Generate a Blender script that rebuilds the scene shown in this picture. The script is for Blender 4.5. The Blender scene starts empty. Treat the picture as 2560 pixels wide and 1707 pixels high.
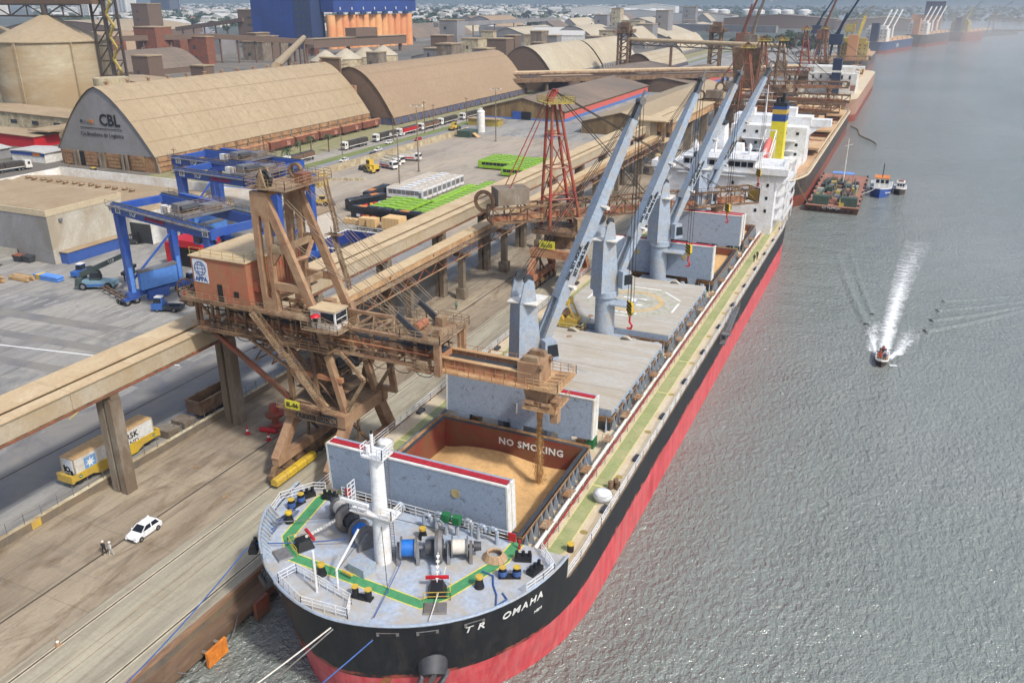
import bpy, math, random
from mathutils import Vector, Matrix
random.seed(7)
R = math.radians
S = bpy.context.scene
C = S.collection
# camera, sky, sun, exposure
cam = bpy.data.cameras.new('camera')
cam.sensor_width = 36.0
cam.lens = 2100 / 2560 * 36
cam.clip_start = 0.5
cam.clip_end = 60000
camo = bpy.data.objects.new('camera', cam)
C.objects.link(camo)
camo.location = (0,0,57)
camo.rotation_euler = (R(90 - 22.235),0, R(24.502))
S.camera = camo
SUN_EL, SUN_AZ = 49.0,112.0        # azimuth measured clockwise from +Y (along the quay)
w = bpy.data.worlds.new('World')
S.world = w
w.use_nodes = True
nt = w.node_tree
bg = nt.nodes['Background']
sky = nt.nodes.new('ShaderNodeTexSky')
sky.sky_type = 'NISHITA'
sky.sun_disc = False
sky.sun_elevation = R(SUN_EL)
sky.sun_rotation = R(SUN_AZ)
sky.air_density = 1.0
sky.dust_density = 3.5
sky.ozone_density = 1.0
nt.links.new(sky.outputs[0], bg.inputs[0])
bg.inputs[1].default_value = 0.14
sl = bpy.data.lights.new('sun', 'SUN')
sl.energy = 2.8
sl.angle = R(4.0)
sl.color = (1.0,0.97,0.92)
so = bpy.data.objects.new('sun', sl)
C.objects.link(so)
so.rotation_euler = (R(90 - SUN_EL),0, R(-SUN_AZ) + math.pi)
S.view_settings.view_transform = 'Standard'
S.view_settings.look = 'None'
S.view_settings.exposure = 0.58
S.view_settings.gamma = 1.0
S.cycles.max_bounces = 5
S.cycles.diffuse_bounces = 2
S.cycles.glossy_bounces = 3
S.cycles.transparent_max_bounces = 6
S.cycles.volume_bounces = 0
S.cycles.volume_step_rate = 4.0
S.cycles.volume_max_steps = 48
S.cycles.use_adaptive_sampling = True
S.cycles.adaptive_threshold = .02
S.cycles.adaptive_min_samples = 16
S.cycles.use_denoising = True
# materials
ALB = .78      # picture tones to surface reflectance
def rgb(r, g, b):
 f = lambda c: c / 12.92 if c <= .04045 else ((c + .055) / 1.055) ** 2.4
 return (f(r / 255) * ALB, f(g / 255) * ALB, f(b / 255) * ALB,1)
class NT:
 def __init__(s, name):
  s.m = bpy.data.materials.new(name)
  s.m.use_nodes = True
  s.t = s.m.node_tree
  s.b = s.t.nodes['Principled BSDF']
 def n(s, kind, **kw):
  o = s.t.nodes.new('ShaderNode' + kind)
  for k, v in kw.items(): setattr(o, k, v)
  return o
 def l(s, a, b): s.t.links.new(a, b)
 def pos(s, sc=(1,1,1), obj=False):
  if obj: o = s.n('TexCoord').outputs['Object']
  else: o = s.n('NewGeometry').outputs['Position']
  mp = s.n('Mapping')
  mp.inputs['Scale'].default_value = sc
  s.l(o, mp.inputs[0])
  return mp.outputs[0]
 def noise(s, vec, scale, detail=4, rough=.6, dist=0):
  o = s.n('TexNoise')
  o.inputs['Scale'].default_value = scale
  o.inputs['Detail'].default_value = detail
  o.inputs['Roughness'].default_value = rough
  o.inputs['Distortion'].default_value = dist
  s.l(vec, o.inputs['Vector'])
  return o.outputs['Fac']
 def ramp(s, fac, stops):
  o = s.n('ValToRGB')
  e = o.color_ramp.elements
  while len(e) < len(stops): e.new(.5)
  for i,(p, c) in enumerate(stops):
   e[i].position = p
   e[i].color = c if hasattr(c, '__len__') else (c, c, c,1)
  s.l(fac, o.inputs[0])
  return o.outputs[0]
 def mix(s, fac, a, b, mode='MIX'):
  o = s.n('MixRGB', blend_type=mode)
  for i, v in ((0, fac),(1, a),(2, b)):
   if hasattr(v, 'links') or isinstance(v, bpy.types.NodeSocket): s.l(v, o.inputs[i])
   elif hasattr(v, '__len__'): o.inputs[i].default_value = v
   else: o.inputs[i].default_value = v
  return o.outputs[0]
 def bump(s, h, strength=.3, dist=.05):
  o = s.n('Bump')
  o.inputs['Strength'].default_value = strength
  o.inputs['Distance'].default_value = dist
  s.l(h, o.inputs['Height'])
  s.l(o.outputs[0], s.b.inputs['Normal'])
  return o
MATS = {}
def mat(name, col, rough=.65, metal=0., var=.12, sc=.6, dirt=None, amt=.45, dsc=.35, stretch=(1,1,1), bump=0, bsc=4, corr=None, soft=.18, obj=False):
 """painted/weathered surface: base colour, value variation, patches of a second colour (dust, rust), optional corrugation"""
 k = NT(name)
 MATS[name] = k.m
 p = k.pos(stretch, obj)
 base = col if len(col) == 4 else rgb(*col)
 n1 = k.noise(p, sc,3,.65)
 v = k.ramp(n1, [(.3,1 - var),(.7,1 + var)])
 out = k.mix(1., base, v, 'MULTIPLY')
 out = k.mix(1., out, k.ramp(k.noise(p, max(2.2, sc * 4) if sc > .3 else sc * 6,3,.75), [(.28,.8),(.5,1),(.72,1.14)]), 'MULTIPLY')
 if dirt:
  d = dirt if len(dirt) == 4 else rgb(*dirt)
  n2 = k.noise(p, dsc,5,.68,.6)
  f = k.ramp(n2, [(max(0,.62 - amt * .5 - soft * .5),0),(min(1,.62 - amt * .5 + soft),1)])
  out = k.mix(f, out, d)
 k.l(out, k.b.inputs['Base Color'])
 k.b.inputs['Roughness'].default_value = rough
 k.b.inputs['Metallic'].default_value = metal
 if corr:
  wv = k.n('TexWave', wave_type='BANDS', bands_direction=corr[0])
  wv.inputs['Scale'].default_value = corr[1]
  k.l(k.pos((1,1,1), obj), wv.inputs['Vector'])
  k.bump(wv.outputs['Fac'], corr[2],.05)
 elif bump:
  k.bump(k.noise(p, bsc,3,.7), bump,.05)
 return k.m
DUST = (190,160,118)
M = lambda n: MATS[n]
mat('white_paint',(232,232,228),.5, var=.05, dirt=(205,196,178), amt=.22)
mat('ship_white',(236,238,240),.45, var=.04, dirt=(214,205,190), amt=.15)
mat('grey_blue_paint',(158,172,188),.5, var=.07, dirt=(172,164,150), amt=.12, dsc=.5)
mat('deck_blue',(172,184,200),.6, var=.1, dirt=(178,168,150), amt=.25, dsc=.3)
mat('cover_blue',(150,164,182),.6, var=.05, sc=1.2, dirt=(122,128,140), amt=.02, dsc=1.3, soft=.04)
mat('cover_top',(190,188,182),.65, var=.06, sc=1.5, dirt=(174,160,136), amt=.35, dsc=.5, stretch=(.3,1,1), soft=.3)
mat('deck_dust',(210,198,174),.8, var=.06, sc=.8, dirt=(200,176,138), amt=.3, dsc=.25, soft=.3)
mat('strip_green',(150,158,104),.75, var=.06, dirt=(178,170,126), amt=.2)
mat('green_paint',(78,148,98),.6, var=.06)
mat('yellow_line',(226,210,90),.6, var=.05)
mat('pale_yellow_line',(214,202,142),.7, var=.05)
mat('hold_red',(140,50,48),.6, var=.18, sc=.5, dirt=(128,84,58), amt=.45, dsc=.3)
mat('signal_red',(190,30,40),.5, var=.08)
mat('pipe_red',(150,42,48),.5, var=.1)
mat('black_paint',(30,31,34),.5, var=.2)
mat('dark_grey',(62,64,68),.6, var=.2)
mat('mid_grey',(120,124,130),.55, var=.12, dirt=(104,90,74), amt=.25)
mat('rubber',(26,26,27),.8, var=.2)
mat('glass',(38,44,52),.12, var=.15)
mat('steel_dust',(176,158,134),.7, var=.12, dirt=(150,112,76), amt=.45, dsc=.5)
mat('coaming_dust',(190,152,108),.8, var=.1, dirt=(150,110,74), amt=.4, dsc=.8)
mat('grain',(212,170,114),.95, var=.08, sc=.3, bump=.6, bsc=9)
mat('rust_frame',(140,96,70),.7, var=.2, sc=.5, dirt=(180,152,118), amt=.4, dsc=.5, soft=.3)
mat('rust_dark',(82,62,50),.75, var=.22, sc=.6, dirt=(140,112,82), amt=.36, dsc=.4)
mat('dust_frame',(172,150,118),.75, var=.12, sc=.5, dirt=(120,90,66), amt=.35, dsc=.5)
mat('dust_red',(146,78,58),.7, var=.15, dirt=(186,140,100), amt=.4, dsc=.4)
mat('house_red',(178,98,76),.7, var=.08, dirt=(160,118,84), amt=.35, dsc=.4, corr=None)
mat('loader_red',(178,52,48),.55, var=.12, dirt=(140,90,66), amt=.4, dsc=.4)
mat('loader_orange',(170,84,56),.6, var=.14, dirt=(120,84,64), amt=.5, dsc=.3)
mat('yellow_rail',(190,170,60),.6, var=.1, dirt=(150,130,80), amt=.35)
mat('yellow_paint',(214,180,40),.55, var=.08, dirt=(190,158,90), amt=.3)
mat('gallery_roof',(208,188,152),.8, var=.06, sc=.35, dirt=(186,158,120), amt=.35, dsc=.25, soft=.3)
mat('gallery_wall',(186,176,156),.7, var=.06, sc=.4, dirt=(170,148,112), amt=.35, dsc=.2, corr=('Y',3.2,.25), soft=.3)
mat('gallery_panel',(206,172,128),.75, var=.08, dirt=(176,136,96), amt=.35)
mat('concrete',(150,142,128),.85, var=.12, dirt=(116,100,82), amt=.45, dsc=.35, stretch=(1,1,.35))
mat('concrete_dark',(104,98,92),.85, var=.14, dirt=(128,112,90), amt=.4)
mat('wall_beige',(206,196,164),.85, var=.08, dirt=(160,140,108), amt=.35, dsc=.3)
mat('rtg_blue',(48,84,168),.45, var=.07, dirt=(66,96,160), amt=.3)
mat('rtg_light',(92,142,214),.4, var=.05)
mat('tractor_blue',(58,104,176),.45, var=.08)
mat('cable',(44,38,34),.7, var=.1)
mat('cable_dust',(128,112,92),.7, var=.1)
mat('wood',(196,160,112),.8, var=.15, sc=2)
mat('wood_crate',(222,186,132),.8, var=.08, sc=1.5)
mat('rope_blue',(60,92,150),.8, var=.15, sc=3)
mat('rope_white',(214,208,196),.85, var=.08, sc=3)
mat('rope_tan',(186,156,122),.9, var=.15, sc=3)
mat('winch_blue',(30,110,196),.5, var=.08)
mat('orange_paint',(232,140,50),.5, var=.08, dirt=(170,96,40), amt=.25)
mat('skin',(150,100,74),.6, var=.05)
mat('green_box',(36,110,64),.5, var=.08)
mat('sack_white',(228,230,230),.6, var=.06, bump=.8, bsc=3)
mat('letter_black',(22,22,24),.6, var=.05)
mat('letter_white',(238,238,234),.6, var=.04)
KIDS = {}
# mesh helpers
class MB:
 def __init__(s): s.v = []; s.f = []; s.k = []
 def add(s, vs, fs):
  s.k.append((len(s.v), len(s.f)))
  o = len(s.v)
  s.v += [tuple(v) for v in vs]
  s.f += [tuple(i + o for i in f) for f in fs]
  return s
 def box(s, x0, x1, y0, y1, z0, z1):
  return s.hexa([(x0, y0, z0),(x1, y0, z0),(x1, y1, z0),(x0, y1, z0),(x0, y0, z1),(x1, y0, z1),(x1, y1, z1),(x0, y1, z1)])
 def hexa(s, p):
  return s.add(p, [(0,3,2,1),(4,5,6,7),(0,1,5,4),(1,2,6,5),(2,3,7,6),(3,0,4,7)])
 def cbox(s, c, d):
  return s.box(c[0] - d[0] / 2, c[0] + d[0] / 2, c[1] - d[1] / 2, c[1] + d[1] / 2, c[2] - d[2] / 2, c[2] + d[2] / 2)
 def beam(s, p, q, w, h=None, w2=None, h2=None):
  p = Vector(p); q = Vector(q); h = h or w; w2 = w2 or w; h2 = h2 or h
  d = (q - p).normalized()
  u = Vector((0,0,1)) if abs(d.z) < .95 else Vector((0,1,0))
  a = d.cross(u).normalized(); b = a.cross(d)
  vs = []
  for c, ww, hh in ((p, w, h),(q, w2, h2)):
   for sa, sb in ((-1,-1),(1,-1),(1,1),(-1,1)): vs.append(c + a * (sa * ww / 2) + b * (sb * hh / 2))
  return s.add(vs, [(0,1,2,3),(7,6,5,4),(0,4,5,1),(1,5,6,2),(2,6,7,3),(3,7,4,0)])
 def tube(s, p, q, r, n=6, r2=None, cap=True):
  p = Vector(p); q = Vector(q); r2 = r if r2 is None else r2
  d = (q - p).normalized()
  u = Vector((0,0,1)) if abs(d.z) < .95 else Vector((0,1,0))
  a = d.cross(u).normalized(); b = a.cross(d)
  vs = []
  for c, rr in ((p, r),(q, r2)):
   for i in range(n):
    t = 2 * math.pi * i / n
    vs.append(c + a * (rr * math.cos(t)) + b * (rr * math.sin(t)))
  fs = [(i,(i + 1) % n, n + (i + 1) % n, n + i) for i in range(n)]
  if cap: fs += [tuple(range(n - 1,-1,-1)), tuple(range(n,2 * n))]
  return s.add(vs, fs)
 def path(s, pts, r, n=5):
  for a, b in zip(pts[:-1], pts[1:]): s.tube(a, b, r, n, cap=True)
  return s
 def prism(s, pts, ext):
  n = len(pts); e = Vector(ext)
  vs = [Vector(p) for p in pts] + [Vector(p) + e for p in pts]
  fs = [tuple(range(n - 1,-1,-1)), tuple(range(n,2 * n))] + [(i,(i + 1) % n, n + (i + 1) % n, n + i) for i in range(n)]
  return s.add(vs, fs)
 def ring(s, outer, inner, ext):
  """frame with a hole: outer and inner loops of equal length, extruded"""
  n = len(outer); e = Vector(ext)
  O = [Vector(p) for p in outer]; I = [Vector(p) for p in inner]
  vs = O + I + [p + e for p in O] + [p + e for p in I]
  fs = []
  for i in range(n):
   j = (i + 1) % n
   fs += [(i, n + i, n + j, j),(2 * n + i,2 * n + j,3 * n + j,3 * n + i),(i, j,2 * n + j,2 * n + i),(n + i,3 * n + i,3 * n + j, n + j)]
  return s.add(vs, fs)
 def lathe(s, prof, c=(0,0,0), n=24, axis='z'):
  vs = []; m = len(prof)
  for i in range(n):
   t = 2 * math.pi * i / n
   for r, h in prof:
    if axis == 'z': vs.append((c[0] + r * math.cos(t), c[1] + r * math.sin(t), c[2] + h))
    elif axis == 'x': vs.append((c[0] + h, c[1] + r * math.cos(t), c[2] + r * math.sin(t)))
    else: vs.append((c[0] + r * math.cos(t), c[1] + h, c[2] + r * math.sin(t)))
  fs = []
  for i in range(n):
   j = (i + 1) % n
   for k in range(m - 1): fs.append((i * m + k, j * m + k, j * m + k + 1, i * m + k + 1))
  return s.add(vs, fs)
 def grid(s, rows):
  n = len(rows[0]); vs = [p for r in rows for p in r]
  fs = [(i * n + j, i * n + j + 1,(i + 1) * n + j + 1,(i + 1) * n + j) for i in range(len(rows) - 1) for j in range(n - 1)]
  return s.add(vs, fs)
 def rail(s, pts, h=1.1, step=1.8, r=.035, bars=3, closed=False):
  """guard rail along a 3-D polyline"""
  P = [Vector(p) for p in pts]
  if closed: P.append(P[0])
  for a, b in zip(P[:-1], P[1:]):
   L = (b - a).length
   k = max(1, round(L / step))
   for i in range(k + 1):
    c = a.lerp(b, i / k)
    s.beam(c, c + Vector((0,0, h)), r * 1.6)
   for i in range(bars):
    z = Vector((0,0, h * (i + 1) / bars))
    s.beam(a + z, b + z, r * 1.5)
  return s
 def truss(s, p, q, up, n, r=.12, zig=True):
  """planar truss from p to q with height vector up"""
  p = Vector(p); q = Vector(q); up = Vector(up)
  s.beam(p, q, r * 1.6); s.beam(p + up, q + up, r * 1.6)
  for i in range(n + 1):
   a = p.lerp(q, i / n)
   s.beam(a, a + up, r)
   if i < n:
    b = p.lerp(q,(i + 1) / n)
    if i % 2 == 0: s.beam(a, b + up, r)
    else: s.beam(a + up, b, r)
  return s
 def parts(s, name, m, parent, smooth=False):
  """every added piece becomes a part of its own"""
  out = []
  ks = s.k + [(len(s.v), len(s.f))]
  for (a, b),(c, d) in zip(ks[:-1], ks[1:]):
   q = MB()
   q.v = s.v[a:c]; q.f = [tuple(i - a for i in f) for f in s.f[b:d]]
   out.append(q.build(name, m, parent, smooth))
  return out
 def stuff(s, name, m, parent=None, smooth=False): return tag(s.build(name, m, parent, smooth), kind='stuff')
 def build(s, name, m, parent=None, smooth=False, off=None):
  me = bpy.data.meshes.new(name)
  vs = s.v
  if off is None and parent is not None and parent.get('_w') is not None: off = Vector(parent['_w'])
  if off is not None: vs = [(v[0] - off[0], v[1] - off[1], v[2] - off[2]) for v in vs]
  me.from_pydata(vs, [], s.f)
  me.validate()
  if isinstance(m, str): m = MATS[m]
  me.materials.append(m)
  if smooth:
   me.polygons.foreach_set('use_smooth', [True] * len(me.polygons))
   me.set_sharp_from_angle(angle=R(35))
  me.update()
  o = bpy.data.objects.new(name, me)
  C.objects.link(o)
  if parent is not None:
   o.parent = parent
   KIDS.setdefault(parent.name, []).append(o)
   if parent.get('_w') is not None: o['_w'] = list(parent['_w'])
  return o
def tag(o, label=None, cat=None, group=None, kind=None):
 if label: o['label'] = label
 if cat: o['category'] = cat
 if group: o['group'] = group
 if kind: o['kind'] = kind
 return o
def thing(name, label, cat, loc=(0,0,0), rz=0, group=None, local=False):
 """Empty at the base; parts are then given in world coordinates unless local"""
 o = bpy.data.objects.new(name, None)
 o.empty_display_size = .2
 C.objects.link(o)
 o.location = loc
 o.rotation_euler = (0,0, rz)
 if not local: o['_w'] = list(loc)
 return tag(o, label, cat, group)
def copy_tree(o, parent=None):
 c = o.copy()
 C.objects.link(c)
 if parent is not None:
  c.parent = parent
  KIDS.setdefault(parent.name, []).append(c)
 for ch in list(KIDS.get(o.name,())): copy_tree(ch, c)
 return c
def dup(src, loc, rz, label, group=None, scale=None):
 c = copy_tree(src)
 c.location = loc
 c.rotation_euler = (0,0, rz)
 if scale: c.scale = scale if hasattr(scale, '__len__') else (scale,) * 3
 tag(c, label, None, group)
 return c
def struct(name, mb, m, parent=None): return tag(mb.build(name, m, parent), kind='structure' if parent is None else None)
FONT = {}
def text(body, size, loc, xdir, ydir, m, parent, name='lettering', depth=.02, align='CENTER', bold=0.0, sx=1.0):
 """flat lettering as mesh: xdir reading direction, ydir up direction"""
 cu = bpy.data.curves.new(name, 'FONT')
 cu.body = body; cu.size = size; cu.align_x = align; cu.extrude = depth; cu.offset = bold; cu.resolution_u = 2
 cu.space_character = sx
 t = bpy.data.objects.new('tmp', cu)
 me = bpy.data.meshes.new_from_object(t)
 bpy.data.objects.remove(t)
 x = Vector(xdir).normalized(); y = Vector(ydir).normalized(); z = x.cross(y)
 off = Vector(parent['_w']) if parent is not None and parent.get('_w') is not None else Vector((0,0,0))
 mt = Matrix((x, y, z)).transposed().to_4x4()
 mt.translation = Vector(loc) - off
 me.transform(mt)
 me.materials.clear()
 me.materials.append(MATS[m] if isinstance(m, str) else m)
 me.name = name
 o = bpy.data.objects.new(name, me)
 C.objects.link(o)
 if parent is not None:
  o.parent = parent
  KIDS.setdefault(parent.name, []).append(o)
 return o
# SETTING
WZ = -3.2
def water_mat():
 k = NT('water')
 a = k.noise(k.pos((1,1,1)),.12,2,.5,.3)
 b = k.noise(k.pos((1,.6,1)),1.5,3,.6,.3)
 c = k.noise(k.pos((.8,1,1)),4.6,2,.6,.3)
 h = k.n('Math', operation='MULTIPLY_ADD'); h.inputs[1].default_value = 1.6; k.l(a, h.inputs[0]); k.l(b, h.inputs[2])
 h2 = k.n('Math', operation='MULTIPLY_ADD'); h2.inputs[1].default_value = .3; k.l(c, h2.inputs[0]); k.l(h.outputs[0], h2.inputs[2])
 k.bump(h2.outputs[0],1.0,.8)
 tint = k.mix(k.ramp(k.noise(k.pos(),.006,3), [(.35,0),(.65,1)]), rgb(124,132,124), rgb(142,146,140))
 k.l(tint, k.b.inputs['Base Color'])
 wn = k.ramp(k.noise(k.pos((1,.25,1)),.02,4,.6,.8), [(.35,.6),(.65,1)])
 k.l(wn, k.t.nodes['Bump'].inputs['Strength'])
 k.b.inputs['Roughness'].default_value = .12
 k.b.inputs['IOR'].default_value = 1.65
 return k.m
WATER = water_mat()
struct('water', MB().grid([[(-21000,-400, WZ),(30000,-400, WZ)], [(-21000,30000, WZ),(30000,30000, WZ)]]), WATER)
def ground_mat(name, c1, c2, c3, st=(1,1,1), sc=.05, joints=None, tracks=0.0, fine=.08):
 k = NT(name)
 p = k.pos(st)
 n1 = k.noise(p, sc,4,.62,.5)
 col = k.mix(k.ramp(n1, [(.36,0),(.62,1)]), rgb(*c1), rgb(*c2))
 n2 = k.noise(k.pos((st[0], st[1],1)), sc * 2.3,5,.7,1.2)
 col = k.mix(k.ramp(n2, [(.48,0),(.66,.95)]), col, rgb(*c3))
 n3 = k.noise(k.pos((1,.12,1)),.9,3,.7)
 col = k.mix(1., col, k.ramp(n3, [(.25,1 - fine),(.75,1 + fine)]), 'MULTIPLY')
 n4 = k.noise(k.pos((1,1,1)),2.6,3,.75)
 col = k.mix(1., col, k.ramp(n4, [(.25,.86),(.75,1.08)]), 'MULTIPLY')
 if tracks:
  n5 = k.noise(k.pos((.9,.05,1)),.8,2,.6,1.6)
  col = k.mix(k.ramp(n5, [(.56,0),(.66, tracks)]), col, rgb(96,88,80))
  n6 = k.noise(k.pos((.06,.5,1)),.5,2,.6,2.2)
  col = k.mix(k.ramp(n6, [(.6,0),(.7, tracks * .6)]), col, rgb(110,104,98))
 if joints:
  b = k.n('TexBrick')
  b.offset = 0
  b.inputs['Color1'].default_value = b.inputs['Color2'].default_value = (1,1,1,1)
  b.inputs['Mortar'].default_value = (.4,.36,.32,1)
  b.inputs['Scale'].default_value = 1
  b.inputs['Brick Width'].default_value = joints[0]
  b.inputs['Row Height'].default_value = joints[1]
  b.inputs['Mortar Size'].default_value = .035
  k.l(k.pos(), b.inputs['Vector'])
  col = k.mix(.55, col, b.outputs['Color'], 'MULTIPLY')
 k.l(col, k.b.inputs['Base Color'])
 k.b.inputs['Roughness'].default_value = .88
 k.bump(n4,.15,.03)
 return k.m
G_APRON = ground_mat('apron_concrete',(182,175,152),(164,157,138),(146,136,116),(1,.09,1),.22, None,.25)
G_DUSTY = ground_mat('dusty_concrete',(172,158,134),(144,130,110),(122,104,82),(1,.3,1),.13,(9,11),.4)
G_YARD = ground_mat('yard_concrete',(166,162,152),(148,146,142),(116,116,116),(1,.45,1),.045,(14,12),.5)
G_YARDT = ground_mat('bus_yard_concrete',(180,166,146),(164,154,140),(146,134,118),(1,.3,1),.05,(12,15),.3)
G_LAND = ground_mat('land_soil',(126,116,102),(106,102,94),(84,84,76),(1,1,1),.006)
G_TOWN = ground_mat('far_land_soil',(88,92,84),(64,76,64),(104,102,96),(1,1,1),.004)
G_ROAD = ground_mat('asphalt',(148,148,148),(132,132,132),(120,120,120),(1,.1,1),.1)
G_SIDE = ground_mat('truck_lane',(170,164,152),(156,150,140),(136,130,120),(1,.1,1),.1)
G_GRASS = ground_mat('verge_grass',(104,124,60),(122,132,74),(140,130,92),(1,.2,1),.3)
G_BALLAST = ground_mat('track_ballast',(160,148,118),(140,136,92),(120,130,74),(1,.15,1),.3)
Y0, Y1 = -300,1120
def sheet(name, x0, x1, y0, y1, m, z=0, nx=1): return struct(name, MB().add([(x0, y0, z),(x1, y0, z),(x1, y1, z),(x0, y1, z)], [(0,1,2,3)]), m)
sheet('quay_apron',-66.6,-55.6, Y0, Y1, G_APRON)
sheet('quay_strip',-84.4,-66.6, Y0, Y1, G_DUSTY)
sheet('yard_pavement',-181,-84.4, Y0,186, G_YARD)
sheet('bus_yard_pavement',-181,-84.4,186,345, G_YARDT)
sheet('warehouse_yard',-181,-84.4,345, Y1, G_YARD)
sheet('road',-193.5,-181.6,196, Y1, G_ROAD)
sheet('verge',-199,-193.5,196, Y1, G_GRASS)
sheet('truck_lane',-209,-199,196, Y1, G_SIDE)
sheet('track_bed',-236,-209,196, Y1, G_BALLAST)
sheet('yard_west',-236,-181, Y0,196, G_YARD)
sheet('land',-20000,-236, Y0, Y1, G_LAND)
struct('kerb', MB().box(-181.6,-181,196, Y1,-.5,.12), 'concrete')
far = [(-20000, Y1),(-55.6, Y1),(-34,1340),(40,1560),(160,1830),(160,1900),(-150,1990),(-420,2600),(-520,4300),(1200,4300),(9000,5200),(12000,27000),(-20000,27000)]
struct('far_land', MB().prism([(x, y,-6) for x, y in far],(0,0,6)), G_TOWN)
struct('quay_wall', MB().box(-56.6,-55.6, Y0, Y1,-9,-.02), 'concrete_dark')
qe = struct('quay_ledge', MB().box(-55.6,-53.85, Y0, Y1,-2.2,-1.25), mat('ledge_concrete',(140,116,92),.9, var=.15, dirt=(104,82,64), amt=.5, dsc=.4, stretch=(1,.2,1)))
MB().box(-55.9,-55.5, Y0, Y1,-.3,.16).build('cope_beam', mat('cope',(184,152,124),.8, var=.1, dirt=(120,86,60), amt=.4, stretch=(1,.2,1)), qe)
sl_ = mat('slot_dark',(74,62,52),.8, var=.2)
for i,(x, wd) in enumerate(((-73.3,.22),(-65.4,.16),(-57.45,.16),(-62.6,.07),(-61.55,.07))):
 struct('crane_rail' if wd > .1 else 'track_rail', MB().box(x - wd / 2, x + wd / 2, Y0, Y1,-.2,.012), sl_ if wd > .1 else 'dust_frame')
 if 0 < i < 3:
  for s in (-1,1): struct('rail_bedding', MB().box(x + s * .18 - .06, x + s * .18 + .06, Y0, Y1,-.2,.006), mat('bedding%d%d' % (i, s),(206,196,170),.85))
pm = MATS['letter_white']
def mark(name, pts, m): return struct(name, MB().add([(x, y,.006) for x, y in pts], [tuple(range(len(pts)))]), m)
mark('painted_line', [(-150,96),(-150.2,96),(-109.2,106),(-109,106)], pm)
mark('painted_line', [(-160,84),(-160.2,84.3),(-104.2,94.3),(-104,94)], pm)
for i in range(24):
 x = -172 + i * 2.6; y = 103 + i * .28
 mark('zebra_bar', [(x, y),(x + .5, y),(x + .5, y + 3.4),(x, y + 3.4)], mat('worn_white',(168,166,162),.8, var=.15) if i == 0 else MATS['worn_white'])
ys = mat('yellow_marking',(196,170,70),.8, var=.2)
for i in range(5):
 mark('yellow_hatching', [(-112 + i * 1.6,73),(-111.6 + i * 1.6,73),(-113 + i * 1.6,77),(-113.4 + i * 1.6,77)], ys)
mark('yellow_hatching', [(-104.4,72.6),(-104.1,72.6),(-106,77.4),(-106.3,77.4)], ys)
pt = mat('asphalt_patch',(112,112,116),.9, var=.14, sc=.3, dirt=(136,132,124), amt=.45, dsc=.12)
for q_,(x0, x1, y0, y1, sk) in enumerate(((-178,-101,88,90.6,6),(-150,-98,80.5,83,5),(-126,-94,66,71,4),(-150,-142,74,92,-3),(-104,-92,45,100,0),(-165,-128,97,100,3))):
 struct('asphalt_patch', MB().add([(x0, y0,.004 + q_ * .0004),(x1, y0 + sk,.004 + q_ * .0004),(x1 + 1, y1 + sk,.004 + q_ * .0004),(x0 + 1, y1,.004 + q_ * .0004)], [(0,1,2,3)]), pt)
struct('drain_slot', MB().box(-98.2,-97.95,-50,175,-.1,.009), 'slot_dark')
def hill(name, pts, dep):
 rows = []
 rnd = random.Random(len(pts))
 n = 60
 for j in range(7):
  row = []
  for i in range(n + 1):
   t = i / n * (len(pts) - 1); a = int(min(t, len(pts) - 2)); f = t - a; f = f * f * (3 - 2 * f)
   x = pts[a][0] + (pts[a + 1][0] - pts[a][0]) * (t - a); y = pts[a][1] + (pts[a + 1][1] - pts[a][1]) * (t - a)
   z = pts[a][2] + (pts[a + 1][2] - pts[a][2]) * f
   s = math.sin(math.pi * j / 6)
   row.append((x + rnd.uniform(-30,30), y + dep * (j / 6 - .5),-5 + (z + rnd.uniform(-.06,.06) * z) * s))
  rows.append(row)
 return struct(name, MB().grid(rows), mat('forest_' + name,(48,66,52),.9, var=.3, sc=.01))
hill('hills', [(-9000,6800,90),(-7000,7400,260),(-5600,8200,190),(-4600,8600,330),(-3600,9000,150),(-2700,9000,330),(-2100,9000,380),(-1300,9100,170),(-700,9200,240),(200,9300,290),(1200,9300,120),(2600,9500,60)],2600)
hill('hill_range', [(-12000,12000,500),(-8500,13000,700),(-5500,14000,420),(-3000,14500,760),(-800,14800,560),(2000,15000,420),(6000,15000,300)],3000)
# THE NEAR BULK CARRIER
SX, HB, DZ, FZ = -38.0,15.7,5.5,8.2
def lerp(a, b, t): return a + (b - a) * t
def bow_hb(y, z):
 t = max(0., min(1.,(z + 7) / 16.4))
 tip = lerp(48,45.2, t)
 L = lerp(26,19, t)
 s = max(0., min(1.,(y - tip) / L))
 return HB * (1 - (1 - s) ** lerp(2.1,2.5, t)) ** lerp(.62,.55, t), tip
def stern_hb(y, z):
 t = max(0., min(1.,(z + 7) / 12.))
 k = max(0., min(1.,(y - 205) / 32))
 return HB * (1 - k ** 2 * lerp(.95,.3, t))
def hull_section(zs, n=64):
 rows = []
 for z in zs:
  tip = bow_hb(60, z)[1]
  end = lerp(229,237.5, max(0, min(1,(z + 7) / 12)))
  ys = [tip + (end - tip) * (i / n) ** 1.9 for i in range(n + 1)]
  hb = [min(bow_hb(y, z)[0], stern_hb(y, z)) for y in ys]
  left = [(SX - h, y, z) for h, y in zip(hb, ys)][::-1]
  right = [(SX + h, y, z) for h, y in zip(hb, ys)]
  rows.append(left + right[1:])
 return rows
mat('cover_red',(170,40,50),.45, var=.1)
ship = thing('bulk_carrier', 'large black and red bulk carrier with blue-grey deck cranes loading grain at the quay', 'ship',(SX,140, WZ))
RED = 1.5
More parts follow.
